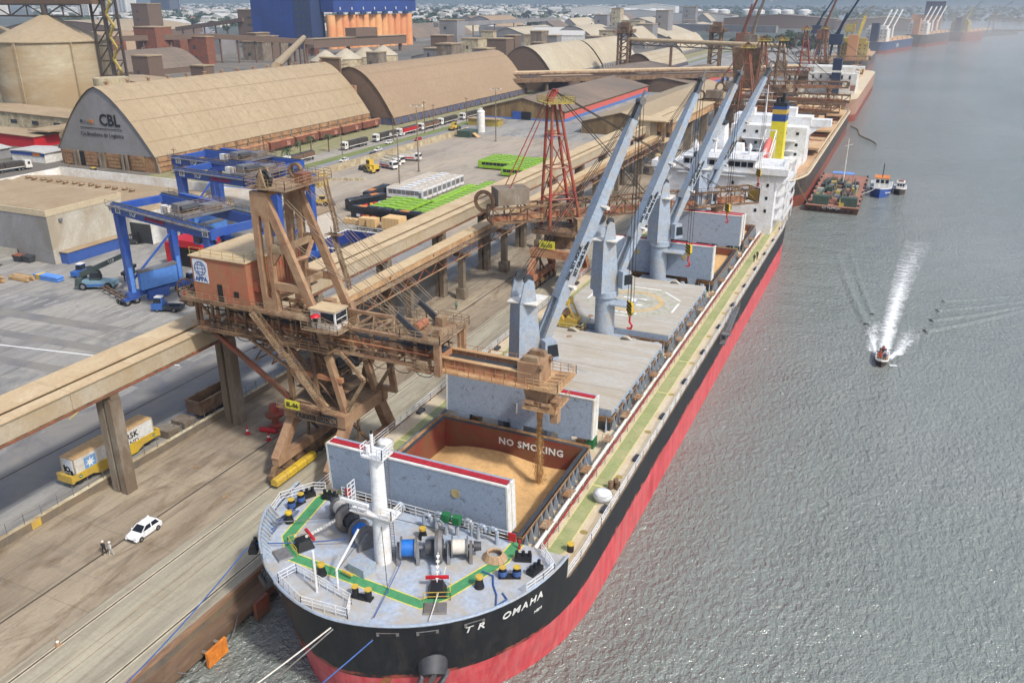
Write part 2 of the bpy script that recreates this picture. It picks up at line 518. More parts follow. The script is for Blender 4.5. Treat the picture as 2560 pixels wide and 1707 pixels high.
def hull_mat(name, base, streak, fringe, amt):
 k = NT(name)
 MATS[name] = k.m
 col = k.mix(k.ramp(k.noise(k.pos((.6,.6,.6)),.5,4,.65), [(.3,.75),(.7,1.2)]), rgb(0,0,0), rgb(*base), 'MIX')
 col = k.mix(1., rgb(*base), k.ramp(k.noise(k.pos((1,1,1)),.45,4,.65), [(.3,.75),(.7,1.2)]), 'MULTIPLY')
 col = k.mix(k.ramp(k.noise(k.pos((1,1,.07)),1.1,5,.7), [(.62 - amt * .3,0),(.8,.75)]), col, rgb(*streak))
 sp_ = k.n('SeparateXYZ'); k.l(k.n('NewGeometry').outputs['Position'], sp_.inputs[0])
 cb = k.n('CombineXYZ'); k.l(sp_.outputs[1], cb.inputs[0]); k.l(sp_.outputs[2], cb.inputs[1])
 b = k.n('TexBrick'); b.inputs['Scale'].default_value = 1; b.inputs['Brick Width'].default_value = 9; b.inputs['Row Height'].default_value = 2.3; b.inputs['Mortar Size'].default_value = .03
 b.inputs['Color1'].default_value = (1,1,1,1); b.inputs['Color2'].default_value = (.9,.9,.9,1); b.inputs['Mortar'].default_value = (.72,.68,.64,1)
 k.l(cb.outputs[0], b.inputs['Vector'])
 col = k.mix(1., col, b.outputs['Color'], 'MULTIPLY')
 if fringe:
  d = k.n('Math', operation='SUBTRACT'); k.l(sp_.outputs[2], d.inputs[0]); d.inputs[1].default_value = RED - .3
  nn = k.n('Math', operation='MULTIPLY'); k.l(k.noise(k.pos((1,1,.5)),.7,5,.7), nn.inputs[0]); nn.inputs[1].default_value = 1.5
  cm = k.n('Math', operation='LESS_THAN'); k.l(d.outputs[0], cm.inputs[0]); k.l(nn.outputs[0], cm.inputs[1])
  f2 = k.n('Math', operation='MULTIPLY'); k.l(cm.outputs[0], f2.inputs[0]); k.l(k.ramp(k.noise(k.pos(),.3,3), [(.46,0),(.56,.9)]), f2.inputs[1])
  col = k.mix(f2.outputs[0], col, rgb(*fringe))
 k.l(col, k.b.inputs['Base Color']); k.b.inputs['Roughness'].default_value = .5
 k.bump(b.outputs['Fac'],.25,.05)
hull_mat('hull_black',(26,29,35),(74,66,60),(168,82,66),.35)
hull_mat('hull_red',(214,70,80),(226,146,140), None,.75)
hull = MB().grid(hull_section([RED,2,4, DZ]))
hull.build('hull', 'hull_black', ship, True)
MB().grid(hull_section([-9,-5,-3.2,-1.5, RED])).build('boot_topping', 'hull_red', ship, True)
def bowring(zs, ymax, n=40):
 rows = []
 for z in zs:
  tip = bow_hb(60, z)[1]
  ys = [tip + (ymax - tip) * (i / n) ** 1.8 for i in range(n + 1)]
  hb = [bow_hb(y, z)[0] for y in ys]
  rows.append([(SX - h, y, z) for h, y in zip(hb, ys)][::-1] + [(SX + h, y, z) for h, y in zip(hb, ys)][1:])
 return rows
MB().grid(bowring([DZ,6.8, FZ,8.45],62)).build('forecastle_shell', 'hull_black', ship, True)
tr = [(SX - stern_hb(237.5, z), lerp(229,237.5, max(0, min(1,(z + 7) / 12))), z) for z in (-9,-3,0, DZ)]
MB().grid([[(x, y, z) for x, y, z in tr], [(2 * SX - x, y, z) for x, y, z in tr]]).build('transom', 'hull_black', ship)
def deckpoly(ymin, ymax, z, inset=0., n=40):
 L = [];
 for i in range(n + 1):
  y = ymin + (ymax - ymin) * (i / n) ** 1.6
  L.append((min(bow_hb(y, z)[0], stern_hb(y, z)) - inset, y))
 rows = [[(SX - h, y, z),(SX + h, y, z)] for h, y in L]
 return MB().grid(rows)
HAT = [(64.5,83.2),(92.6,116),(120.6,146),(153.5,176.5),(184.5,198.5)]
HW = 9.35
dk = MB()
n = 40
for s in (-1,1):
 rows = []
 for i in range(n + 1):
  y = 60 + (237 - 60) * i / n
  h = min(bow_hb(y, DZ)[0], stern_hb(y, DZ)) - .02
  rows.append([(SX + s * HW, y, DZ),(SX + s * h, y, DZ)] if s > 0 else [(SX - h, y, DZ),(SX - HW, y, DZ)])
 dk.grid(rows)
yy = [60] + [v for h in HAT for v in h] + [237]
for a, b in zip(yy[0::2], yy[1::2]): dk.add([(SX - HW, a, DZ),(SX + HW, a, DZ),(SX + HW, b, DZ),(SX - HW, b, DZ)], [(0,1,2,3)])
dk.build('main_deck', 'deck_dust', ship)
fd = deckpoly(45.6,62, FZ,.05)
fd.build('forecastle_deck', 'deck_blue', ship)
MB().add([(SX - 15.3,62, DZ),(SX + 15.3,62, DZ),(SX + 15.3,62, FZ),(SX - 15.3,62, FZ)], [(0,1,2,3)]).build('forecastle_bulkhead', 'grey_blue_paint', ship)
rim = bowring([8.5],61.8)[0]
MB().path([(p[0], p[1],8.5) for p in rim[::2]],.16,6).build('bow_rim', 'grey_blue_paint', ship)
def rimpt(y, side, z=8.5): return (SX + side * bow_hb(y, z)[0], y, z)
bl = [rimpt(y,-1) for y in [49.2 + i * .55 for i in range(13)]]
MB().grid([[(p[0], p[1],8.2) for p in bl], [(p[0] - .12, p[1] - .05,9.5) for p in bl]]).build('bulwark', 'deck_blue', ship)
MB().path([(p[0] - .12, p[1] - .05,9.5) for p in bl],.13,6).build('bulwark_cap', 'grey_blue_paint', ship)
for i, p in enumerate(bl[1::1]):
 t = Vector((SX - p[0],60 - p[1],0)).normalized()
 MB().prism([(p[0], p[1],8.2),(p[0] + t.x * .9, p[1] + t.y * .9,8.2),(p[0] + t.x * .1 - .1, p[1] + t.y * .1,9.45)],(0,.09,0)).build('bulwark_stiffener', 'grey_blue_paint', ship)
for s in (-1,1):
 x0, x1 = (SX + s * 12.05, SX + s * 13.75)
 a, b = min(x0, x1), max(x0, x1)
 wk = MB().add([(a,66, DZ + .006),(b,66, DZ + .006),(b,214, DZ + .006),(a,214, DZ + .006)], [(0,1,2,3)])
 wk.add([(SX + s * 9.9,62.2, DZ + .006),(SX + s * 11.6,62.2, DZ + .006),(x1 if s > 0 else x1,66, DZ + .006),(x0,66, DZ + .006)], [(0,1,2,3)] if s > 0 else [(3,2,1,0)])
 w_ = wk.build('walkway_strip', 'strip_green', ship)
 for xe in (a, b): MB().box(xe - .07, xe + .07,66,214, DZ, DZ + .012).build('strip_edge_line', 'pale_yellow_line', w_)
 for y in (106,118,79): MB().box(a + .08, b - .08, y, y + .25, DZ, DZ + .014).build('strip_cross_line', 'pale_yellow_line', w_)
for y in (80.2,): MB().add([(SX + 13.9, y, DZ + .008),(SX + 15.3, y - .3, DZ + .008),(SX + 15.3, y + .1, DZ + .008),(SX + 13.9, y + .4, DZ + .008)], [(0,1,2,3)]).build('deck_marking', 'pale_yellow_line', ship)
wl = [(SX - 11.4,62),(SX - 11.7,60.4),(SX - 10.6,53.7),(SX - 8,51.2),(SX + 6.3,50.4),(SX + 7.6,52.3),(SX + 10.2,59.0),(SX + 10.4,62)]
def offset_poly(pts, d):
 out = []
 for i, p in enumerate(pts):
  a = Vector(pts[max(0, i - 1)]); b = Vector(pts[min(len(pts) - 1, i + 1)]); c = Vector(p)
  n1 = Vector((-(c - a).y,(c - a).x)); n2 = Vector((-(b - c).y,(b - c).x))
  nn = ((n1.normalized() if n1.length else Vector((0,0))) + (n2.normalized() if n2.length else Vector((0,0)))).normalized()
  out.append((c.x + nn.x * d, c.y + nn.y * d))
 return out
def ribbon(pts, w, z):
 a = offset_poly(pts, w / 2); b = offset_poly(pts,-w / 2)
 return MB().grid([[(x, y, z) for x, y in a], [(x, y, z) for x, y in b]])
gw = ribbon(wl,1.15, FZ + .006).build('forecastle_walkway', 'green_paint', ship)
ribbon(offset_poly(wl,.62),.13, FZ + .008).build('walkway_edge', 'yellow_line', gw)
ribbon(offset_poly(wl,-.62),.13, FZ + .008).build('walkway_edge', 'yellow_line', gw)
for i,(a, b) in enumerate(HAT):
 x0, x1, z1 = SX - HW, SX + HW,7.5
 o = [(x0 - .45, a - .45, DZ),(x1 + .45, a - .45, DZ),(x1 + .45, b + .45, DZ),(x0 - .45, b + .45, DZ)]
 inn = [(x0, a, DZ),(x1, a, DZ),(x1, b, DZ),(x0, b, DZ)]
 ih = [(x0 + .03, a + .03),(x1 - .03, a + .03),(x1 - .03, b - .03),(x0 + .03, b - .03)]
 co = MB().ring(o, inn,(0,0, z1 - DZ)).build('hatch_coaming', 'dark_grey', ship)
 o2 = [(x0 - .75, a - .75, z1),(x1 + .75, a - .75, z1),(x1 + .75, b + .75, z1),(x0 - .75, b + .75, z1)]
 MB().ring(o2, inn,(0,0,.16)).build('coaming_top', 'coaming_dust', co)
 br = MB()
 for y in [a + (b - a) * j / 14 for j in range(15)]:
  for s in (-1,1):
   xb = SX + s * (HW + .45)
   br.prism([(xb, y, DZ),(xb + s * .8, y, DZ),(xb + s * .35, y, z1)],(0,.08,0))
 for x in [x0 + (x1 - x0) * j / 9 for j in range(10)]:
  br.prism([(x, a - .45, DZ),(x, a - 1.2, DZ),(x, a - .8, z1)],(.08,0,0))
  br.prism([(x, b + .45, DZ),(x, b + 1.2, DZ),(x, b + .8, z1)],(.08,0,0))
 br.parts('coaming_bracket', 'grey_blue_paint', co)
 hd = MB()
 zb = -6
 for p, q in ((ih[0], ih[1]),(ih[1], ih[2]),(ih[2], ih[3]),(ih[3], ih[0])):
  hd.add([(p[0], p[1], zb),(q[0], q[1], zb),(q[0], q[1], z1 - .02),(p[0], p[1], z1 - .02)], [(3,2,1,0)])
 if i in (0,3,4): hd.build('hold_wall', 'hold_red', co)
text('NO SMOKING',1.25,(SX + 2.6,83.12,5.7),(1,0,0),(0,0,1), 'letter_white', ship, bold=.03, sx=1.12)
def closed_cover(i, name_paint='cover_top'):
 a, b = HAT[i]
 x0, x1 = SX - HW - .55, SX + HW + .55
 np_ = 4
 for j in range(np_):
  ya, yb = lerp(a - .5, b + .5, j / np_) + .04, lerp(a - .5, b + .5,(j + 1) / np_) - .04
  p = MB().box(x0, x1, ya, yb,7.78,8.55).build('hatch_cover_panel', name_paint, ship)
  ed = MB()
  for s in (-1,1):
   xe = SX + s * (HW + .55)
   ed.box(min(xe, xe + s * .05), max(xe, xe + s * .05), ya, yb,7.7,8.3)
   for t in (.25,.75):
    y = lerp(ya, yb, t)
    ed.cbox((xe + s * .22, y,7.95),(.4,.5,.5))
  ed.parts('cover_side', 'grey_blue_paint', p)
  if j == 0:
   MB().box(x0, x1, ya - .06, ya,7.2,8.45).build('cover_front', 'cover_blue', p)
  if j == np_ - 1:
   for t in (.28,.72):
    x = lerp(x0, x1, t)
    MB().prism([(x - .9, yb,8.55),(x + .9, yb,8.55),(x + .3, yb - .5,9.15),(x - .3, yb - .5,9.15)],(0,-.7,-.0)).build('hinge_hood', name_paint, p)
  for t in (.3,) if j in (0,3) else ():
   MB().tube((lerp(x0, x1, t),(ya + yb) / 2,8.55),(lerp(x0, x1, t),(ya + yb) / 2,8.6),.45,14).build('cover_manhole', 'steel_dust', p)
closed_cover(1); closed_cover(2)
HC = (SX + .2,133.3)
def annulus(c, r0, r1, z, n=40, a0=0, a1=2 * math.pi):
 rows = [[(c[0] + r * math.cos(a0 + (a1 - a0) * i / n), c[1] + r * math.sin(a0 + (a1 - a0) * i / n), z) for i in range(n + 1)] for r in (r1, r0)]
 return MB().grid(rows)
hm = mat('helideck_green',(150,156,138),.7, var=.12, sc=2, dirt=(190,184,168), amt=.45, dsc=1.2)
pts8 = [(HC[0] + 8.2 * math.cos(R(22.5 + 45 * i)), HC[1] + 8.2 * math.sin(R(22.5 + 45 * i)),8.562) for i in range(8)]
hp = MB().add(pts8, [tuple(range(8))]).build('helideck_field', hm, ship)
annulus(HC,4.5,5.3,8.57).build('helideck_ring', mat('faded_orange',(206,176,124),.7, var=.1), hp)
H = MB()
for s in (-1,1): H.box(HC[0] - 2.1, HC[0] + 2.1, HC[1] + s * 1.5 - .32, HC[1] + s * 1.5 + .32,8.55,8.575)
H.box(HC[0] - .45, HC[0] + .45, HC[1] - 1.18, HC[1] + 1.18,8.55,8.575)
H.build('helideck_letter', 'letter_white', hp)
for i in range(8):
 p = Vector(pts8[i]); q = Vector(pts8[(i + 1) % 8])
 if i % 2 == 1 or i == 0:
  MB().beam(p.lerp(q,.02) + Vector((0,0,.01)), p.lerp(q,.8) + Vector((0,0,.01)),.35,.02).build('helideck_corner_line', 'letter_white', hp)
text('TR OMAHA',1.15,(HC[0] - .4, HC[1] - 5.6,8.58),(-1,0,0),(0,-1,0), 'letter_white', hp, bold=.03)
def open_cover(y, x0, x1, z0, z1, lean, facing, number=None, spot=True, coloured=True):
 """folded panel pair standing on the hatch end; facing=-1 shows its top skin towards the bow"""
 th = 1.0
 base = [(x0, y, z0),(x1, y, z0),(x1, y + lean, z1),(x0, y + lean, z1)]
 p = MB().prism(base,(0,.78,0)).build('open_hatch_cover', 'cover_blue', ship)
 p2 = MB().prism([(a, b + .95, c) for a, b, c in base],(0,.78,0)).build('open_hatch_cover', 'cover_blue', ship)
 for pp, dy in ((p,0),(p2,.95)):
  for xe in (x0, x1):
   MB().hexa([(xe - .1, y + dy - .03, z0),(xe + .1, y + dy - .03, z0),(xe + .1, y + dy + .81, z0),(xe - .1, y + dy + .81, z0),
     (xe - .1, y + dy + lean - .03, z1 + .06),(xe + .1, y + dy + lean - .03, z1 + .06),(xe + .1, y + dy + lean + .81, z1 + .06),(xe - .1, y + dy + lean + .81, z1 + .06)]).build('cover_edge', 'white_paint', pp)
 for dy, r_ in ((.6,.2),(.98,.22)): MB().tube((x0 + .2, y + lean + dy, z1 + .04),(x1 - .2, y + lean + dy, z1 + .04), r_,10).build('cover_seal_tube', 'cover_red', p)
 MB().box(x0, x1, y + lean - .05, y + lean + .25, z1, z1 + .16).build('cover_lip', 'white_paint', p)
 if spot and number is None:
  for fx in (.27,.73):
   x = lerp(x0, x1, fx); t = .62
   MB().tube((x, y + lean * t - .05, lerp(z0, z1, t)),(x, y + lean * t + .02, lerp(z0, z1, t)),.5,18).build('cover_manhole', mat('spot_tan',(176,160,112),.7) if 'spot_tan' not in MATS else 'spot_tan', p)
 if number:
  text(number,2.0,(lerp(x0, x1,.5), y - .06, lerp(z0, z1,.3)),(1,0,0),(0, lean / (z1 - z0),1), 'letter_white', p)
 for fx in (.12,.5,.82):
  x = lerp(x0, x1, fx)
  MB().prism([(x - .9, y - .02, z0),(x + .9, y - .02, z0),(x + .5, y - .02, z0 - 1.6),(x - .5, y - .02, z0 - 1.6)],(0,.35,0)).build('cover_arm', 'grey_blue_paint', p)
 return p
xl, xr = SX - HW - .5, SX + HW + .5
open_cover(63.0, xl - 2.2, xr - 1.0,8.0,13.6,-.35,-1)
open_cover(84.8, xl, xr,7.9,13.0,.25,-1, number='1')
open_cover(151.0, xl, xr,8.3,14.6,-.2,-1)
open_cover(177.5, xl, xr + .3,8.0,14.4,.2,-1, spot=False)
open_cover(182.6, xl, xr,8.0,13.6,-.1,-1, spot=False)
# deck cranes
def deck_crane(y, tip, low):
 base = MB().tube((SX, y, DZ),(SX, y,15),1.55,22)
 cr = base.build('deck_crane', 'grey_blue_paint', ship, True)
 MB().lathe([(1.55,14.0),(1.95,14.3),(1.95,15.2),(1.7,15.3)],(SX, y,0),22).build('slew_ring', 'grey_blue_paint', cr, True)
 d = Vector((tip[0] - SX, tip[1] - y,0)).normalized(); n = Vector((-d.y, d.x,0))
 def L(f, s, z): return Vector((SX, y,0)) + d * f + n * s + Vector((0,0, z))
 hs = MB()
 zt = 26.3
 hs.hexa([L(-1.9,-1.55,15.2), L(1.3,-1.55,15.2), L(1.3,1.55,15.2), L(-1.9,1.55,15.2), L(-1.7,-1.35,23.4), L(.5,-1.35,23.4), L(.5,1.35,23.4), L(-1.7,1.35,23.4)])
 hs.build('crane_house', 'grey_blue_paint', cr)
 ck = MB()
 for s in (-1,1):
  ck.prism([L(-1.7, s * 1.33 - .1,23.4), L(.5, s * 1.33 - .1,23.4), L(.1, s * 1.33 - .1, zt - .3), L(-.6, s * 1.33 - .1, zt), L(-1.2, s * 1.33 - .1, zt - .6)], n * .2)
 ck.parts('crane_cheek', 'grey_blue_paint', cr)
 MB().box(SX - 1.9, SX + 1.9, y - 1.9, y + 1.9,23.3,23.45).build('crane_top_platform', 'white_paint', cr)
 for s in (-1,1):
  c = L(-.5, s * 1.1, zt - .1)
  MB().tube(c - n * .18, c + n * .18,.62,16).build('sheave', 'dark_grey', cr)
 cb = MB().hexa([L(1.0,-2.9,15.9), L(2.9,-2.9,15.9), L(2.9,-1.7,15.9), L(1.0,-1.7,15.9), L(1.0,-2.9,18.6), L(2.5,-2.9,18.6), L(2.5,-1.7,18.6), L(1.0,-1.7,18.6)]).build('crane_cab', 'grey_blue_paint', cr)
 MB().hexa([L(1.3,-2.93,16.5), L(2.86,-2.93,16.5), L(2.86,-1.67,16.5), L(1.3,-1.67,16.5), L(1.3,-2.93,18.1), L(2.62,-2.93,18.1), L(2.62,-1.67,18.1), L(1.3,-1.67,18.1)]).build('cab_window', 'glass', cb)
 T = Vector(tip); F = L(1.4,0,16.3); ax = (T - F).normalized()
 kn = F.lerp(T,.24)
 for s in (-1,1):
  MB().beam(F + n * s * .95, kn + n * s * .62,.42,.9,.5,1.25).build('jib_leg', 'grey_blue_paint', cr)
 jb = MB().beam(kn - ax * .6, F.lerp(T,.62),1.75,1.35,1.5,1.3)
 jb.beam(F.lerp(T,.62), F.lerp(T,.93),1.5,1.3,.9,.9)
 j = jb.build('jib', 'grey_blue_paint', cr)
 hd = MB()
 up = ax.cross(n)
 for s in (-1,1): hd.beam(F.lerp(T,.86) + n * s * .42, T + n * s * .3,.16,.8,.12,.5)
 hd.parts('jib_head', mat('jib_dark',(84,92,102),.55, var=.15) if 'jib_dark' not in MATS else 'jib_dark', j)
 MB().tube(T - n * .5, T + n * .5,.45,10).build('jib_sheave', 'mid_grey', j)
 MB().tube(T, T + ax * 1.3,.14,6).build('jib_lamp_post', 'mid_grey', j)
 for f in (.28,.6):
  q = F.lerp(T, f)
  MB().beam(q - n * 1.3 - up * .75, q + n * 1.3 - up * .75,.45,.35).build('jib_lamp_bracket', 'white_paint', j)
  MB().beam(q - n * 1.2 - up * .7, q - n * .7 + up * .1,.25,.2).build('jib_lamp_bracket', 'white_paint', j)
 sd = j
 nside = n if n.x > 0 else -n
 fl = -n
 q = F.lerp(T,.30) + fl * .9
 text('SWL 35T HOOK',.62, q + up * .32, ax, up, 'letter_black', j, 'jib_lettering', align='LEFT', bold=.02)
 text('    35T GRAB 5-30m',.62, q - up * .38, ax, up, 'letter_black', j, 'jib_lettering', align='LEFT', bold=.02)
 wr = MB()
 for s in (-1,-.4,.4,1):
  wr.tube(L(-.5, s, zt + .3), T + n * s * .35 + up * .2,.045,4)
 wr.parts('luffing_wire', 'cable', cr)
 hk = Vector((T.x + ax.x * .4, T.y + ax.y * .4, low))
 wr = MB()
 for s in (-.3,.3):
  for k in (-.25,.25): wr.tube(T + n * s + d * k, hk + n * s + d * k + Vector((0,0,1.6)),.035,4)
 wr.parts('hoist_wire', 'cable', cr)
 hb = MB().prism([hk + n * .5 + d * .2 + Vector((0,0,1.8)), hk - n * .5 + d * .2 + Vector((0,0,1.8)), hk - n * .62 + d * .2 + Vector((0,0,.5)), hk + d * .2 + Vector((0,0,-.2)), hk + n * .62 + d * .2 + Vector((0,0,.5))],-d * .4).build('hook_block', 'yellow_paint', cr)
 st = MB()
 for k in range(3):
  st.beam(hk + n * -.6 + Vector((0,0,.35 + k * .5)) - d * .22, hk + n * .55 + Vector((0,0,.75 + k * .5)) - d * .22,.06,.2)
 st.parts('hook_stripe', 'letter_black', hb)
 MB().path([hk + Vector((0,0,-.2)), hk + Vector((0,0,-1.0)), hk + Vector((.35,0,-1.4)), hk + Vector((.2,0,-1.9)), hk + Vector((-.3,0,-1.8))],.13,6).build('hook', 'signal_red', hb)
 MB().box(SX + 1.2, SX + 4.8, y - 1.6, y + 1.2,13.3,13.5).build('crane_platform', 'grey_blue_paint', cr)
deck_crane(88,(-28.5,99,45.8),19)
deck_crane(118.4,(-28.5,131,45.8),18.5)
deck_crane(150,(-28.5,162.5,44.4),18.5)
deck_crane(180.6,(-28.5,198,42.8),19)
for s in (-1,1):
 x = SX + s * 11.3
 pm_ = MB()
 pm_.tube((x,64,6.5),(x,198,6.5),.2,8)
 for y in range(66,198,4): pm_.beam((x, y, DZ),(x, y,6.4),.1)
 pm_.build('deck_pipe', 'mid_grey' if s < 0 else 'white_paint', ship)
 MB().tube((x + s * .35,64,6.1),(x + s * .35,198,6.1),.11,6).build('fire_main', 'pipe_red', ship)
for i, y in enumerate((68,74.5,80,88,95,101,109,117,124,131,139,148,157,166,175,183,190)):
 s = MB(); x = SX + 10.4
 s.box(x, x + 1.0, y - .8, y + .8,6.7,6.78).rail([(x, y - .8,6.78),(x + 1, y - .8,6.78)],.9,1,.03,2)
 for dy in (-.8,.8):
  for dx in (0,1): s.beam((x + dx, y + dy, DZ),(x + dx, y + dy,6.75),.07)
 for k in range(5): s.box(x - .05, x + .25, y + .9 + k * .06, y + 1.0 + k * .06,5.7 + k * .25,5.74 + k * .25)
 s.stuff('step_platform', 'steel_dust', ship)
stn = MB()
for y in range(66,200,3):
 for s in (1,): stn.beam((SX + s * 11.9, y, DZ),(SX + s * 11.9, y, DZ + 1.2),.05).beam((SX + s * 11.9, y, DZ + .6),(SX + s * 11.5, y - .6, DZ),.04)
stn.stuff('lifeline_stanchion', 'mid_grey', ship)
def deck_edge(y): return min(bow_hb(y, DZ)[0], stern_hb(y, DZ)) - .1
for s in (-1,1):
 ys = [62.5 + i * 3.1 for i in range(54)]
 MB().rail([(SX + s * deck_edge(y), y, DZ) for y in ys],1.15,1.6,.04,3).stuff('side_rail', 'ship_white', ship)
 MB().grid([[(SX + s * (deck_edge(y) + .12), y, DZ - .02) for y in ys], [(SX + s * (deck_edge(y) + .12), y, DZ + .2) for y in ys]]).build('waterway_bar', 'steel_dust', ship)
MB().rail([(SX - 9.9,61.8, FZ),(SX + 9.6,61.8, FZ)],1.15,1.5,.035,3).stuff('forecastle_rail', 'ship_white', ship)
MB().rail([rimpt(55.9,-1,8.25), rimpt(58.3,-1,8.25),(SX - 13.2,61.3,8.25),(SX - 12.0,61.8,8.25)],1.1,1.2,.04,3).stuff('forecastle_rail', 'ship_white', ship)
MB().rail([rimpt(55.4,1,8.25), rimpt(57.5,1,8.25), rimpt(59.2,1,8.25),(SX + 13,61.6,8.25)],1.1,1.2,.04,3).stuff('forecastle_rail', 'ship_white', ship)
MB().rail([(SX - 6.8,47.6, FZ),(SX - 6.2,49.4, FZ),(SX + .8,47.9, FZ),(SX + 1.6,46.2, FZ),(SX - 3,45.9, FZ)],1.1,1.1,.035,3, True).stuff('bow_platform_rail', 'ship_white', ship)
fm = MB().tube((SX,54.3, FZ),(SX,54.3,19.6),.82,20,.62).build('foremast', 'ship_white', ship, True)
MB().prism([(SX - 2.6,53.2,13.6),(SX + 1.9,53.2,13.6),(SX + 1.9,54.9,13.6),(SX - 2.0,54.9,13.6),(SX - 2.6,54.3,13.6)],(0,0,.15)).build('mast_platform', 'ship_white', fm)
MB().add([(SX - 2.6,53.2,13.62),(SX + 1.9,53.2,13.62),(SX + .5,54.3,12.3),(SX - .6,54.3,12.3),(SX - 2.0,54.9,13.62),(SX + 1.9,54.9,13.62)], [(0,1,2,3),(4,0,3),(1,5,2),(5,4,3,2)]).build('platform_bracket', 'ship_white', fm)
MB().rail([(SX - 2.6,53.2,13.75),(SX - .7,53.2,13.75)],1.0,.8,.04,3).rail([(SX + .8,53.2,13.75),(SX + 1.9,53.2,13.75),(SX + 1.9,54.9,13.75)],1.0,.8,.04,3).rail([(SX - 2.6,53.2,13.75),(SX - 2.6,54.3,13.75)],2.6,.7,.04,6).stuff('platform_rail', 'ship_white', fm)
MB().box(SX - 3.4, SX - .4,53.0,53.25,14.6,14.9).build('mast_arm', 'ship_white', fm)
MB().box(SX - 1.0, SX + 1.2,53.4,55.2,19.5,19.7).build('masthead_platform', 'ship_white', fm)
MB().rail([(SX + .2,53.4,19.7),(SX + 1.2,53.4,19.7),(SX + 1.2,55.2,19.7)],1.0,.6,.04,3).rail([(SX - 1,53.4,19.7),(SX - 1,54.4,19.7)],1.0,.5,.04,3).stuff('masthead_rail', 'ship_white', fm)
MB().tube((SX - .3,54.2,19.7),(SX - .3,54.2,21.6),.16,8).tube((SX - .5,53.8,19.7),(SX - .5,53.8,20.6),.22,8).stuff('masthead_light', 'ship_white', fm)
MB().tube((SX - .3,54.2,21.6),(SX - .3,54.2,21.9),.1,8).build('lantern', 'black_paint', fm)
lad = MB()
for dx in (-.2,.2): lad.beam((SX + dx + .75,55.0, FZ),(SX + dx + .6,54.9,19.5),.05)
for k in range(36): lad.beam((SX + .55,55.0, FZ + .3 + k * .3),(SX + .95,55.0, FZ + .3 + k * .3),.035)
lad.stuff('mast_ladder', 'mid_grey', fm)
for dx, y2 in ((2.9,50.5),(-3.0,50.5),(3.4,60.9),(-3.4,60.9)): MB().tube((SX,54.3,13.2),(SX + dx, y2, FZ),.03,4).build('mast_stay', 'cable', fm)
def windlass(cx, cy, ang, drum, m=1, K=1.3):
 root = MB()
 c, s = math.cos(ang), math.sin(ang)
 def W(x, y, z):
  x *= m * K; y *= K; z *= K
  return (cx + x * c - y * s, cy + x * s + y * c, FZ + z)
 root.tube(W(-2.9,0,1.0), W(3.1,0,1.0),.2,10)
 for x in (-2.7,-1.3,.9,2.5):
  root.hexa([W(x - .12,-.8,0), W(x + .12,-.8,0), W(x + .12,.8,0), W(x - .12,.8,0), W(x - .1,-.25,1.35), W(x + .1,-.25,1.35), W(x + .1,.25,1.35), W(x - .1,.25,1.35)])
 wo = root.build('windlass', 'mid_grey', ship)
 MB().tube(W(-2.45,0,1.0), W(-1.5,0,1.0),.8,18).build('rope_drum', drum, wo, True)
 for x in (-2.5,-1.45): MB().tube(W(x - .05,0,1), W(x + .05,0,1),1.1,18).build('drum_flange', 'mid_grey', wo)
 MB().tube(W(-.75,0,1.0), W(.55,0,1.0),.75,18).build('chain_lifter', 'dark_grey', wo, True)
 bb = MB().lathe([(1.45,-.34),(1.6,0),(1.45,.34),(.9,.34),(.9,-.34),(1.45,-.34)],(0,0,0),24, 'x').build('brake_band', 'mid_grey', wo, True, off=Vector((0,0,0)))
 bb.location = Vector(W(.2,0,1.05)) - Vector(ship['_w'])
 bb.rotation_euler = (0,0, ang)
 MB().tube(W(1.2,0,1.0), W(2.2,0,1.0),.7,16).build('rope_drum', 'rope_white', wo, True)
 for x in (1.15,2.25): MB().tube(W(x - .05,0,1), W(x + .05,0,1),1.0,18).build('drum_flange', 'mid_grey', wo)
 MB().tube(W(2.7,0,1.0), W(3.25,0,1.0),.5,14,.4).build('warping_head', 'dark_grey', wo, True)
 MB().hexa([W(-1.2,.3,.0), W(1.6,.3,0), W(1.6,1.6,0), W(-1.2,1.6,0), W(-1.1,.4,.9), W(1.5,.4,.9), W(1.5,1.5,.9), W(-1.1,1.5,.9)]).build('gear_case', 'grey_blue_paint', wo)
 p = Vector(W(.2,-.6,1.4)); q = Vector(W(.2,-3.6,.75))
 for k in range(13):
  a = p.lerp(q, k / 13); b2 = p.lerp(q,(k + .8) / 13)
  MB().beam(a, b2,.3 if k % 2 else .1,.1 if k % 2 else .3).build('chain_link', 'white_paint', wo)
 st = MB().hexa([W(-.45,-4.4,0), W(.85,-4.4,0), W(.85,-3.1,0), W(-.45,-3.1,0), W(-.2,-4.2,.7), W(.6,-4.2,.7), W(.6,-3.3,.7), W(-.2,-3.3,.7)]).build('chain_stopper', 'black_paint', wo)
 MB().beam(W(-.6,-3.2,.85), W(1.0,-3.2,.85),.25).build('stopper_bar', 'signal_red', st)
 MB().rail([W(-.7,-4.6,0), W(1.1,-4.6,0), W(1.1,-3.0,0)],.9,1,.03,2).stuff('stopper_rail', 'yellow_paint', wo)
 MB().hexa([W(-.7,-6,0), W(.9,-6,0), W(.9,-4.8,0), W(-.7,-4.8,0), W(-.6,-5.9,.12), W(.8,-5.9,.12), W(.8,-4.9,.12), W(-.6,-4.9,.12)]).build('hawse_cover', 'mid_grey', wo)
windlass(SX + 4.4,56.6, R(27), 'winch_blue')
windlass(SX - 5.4,57.0, R(-31), 'winch_blue',-1)
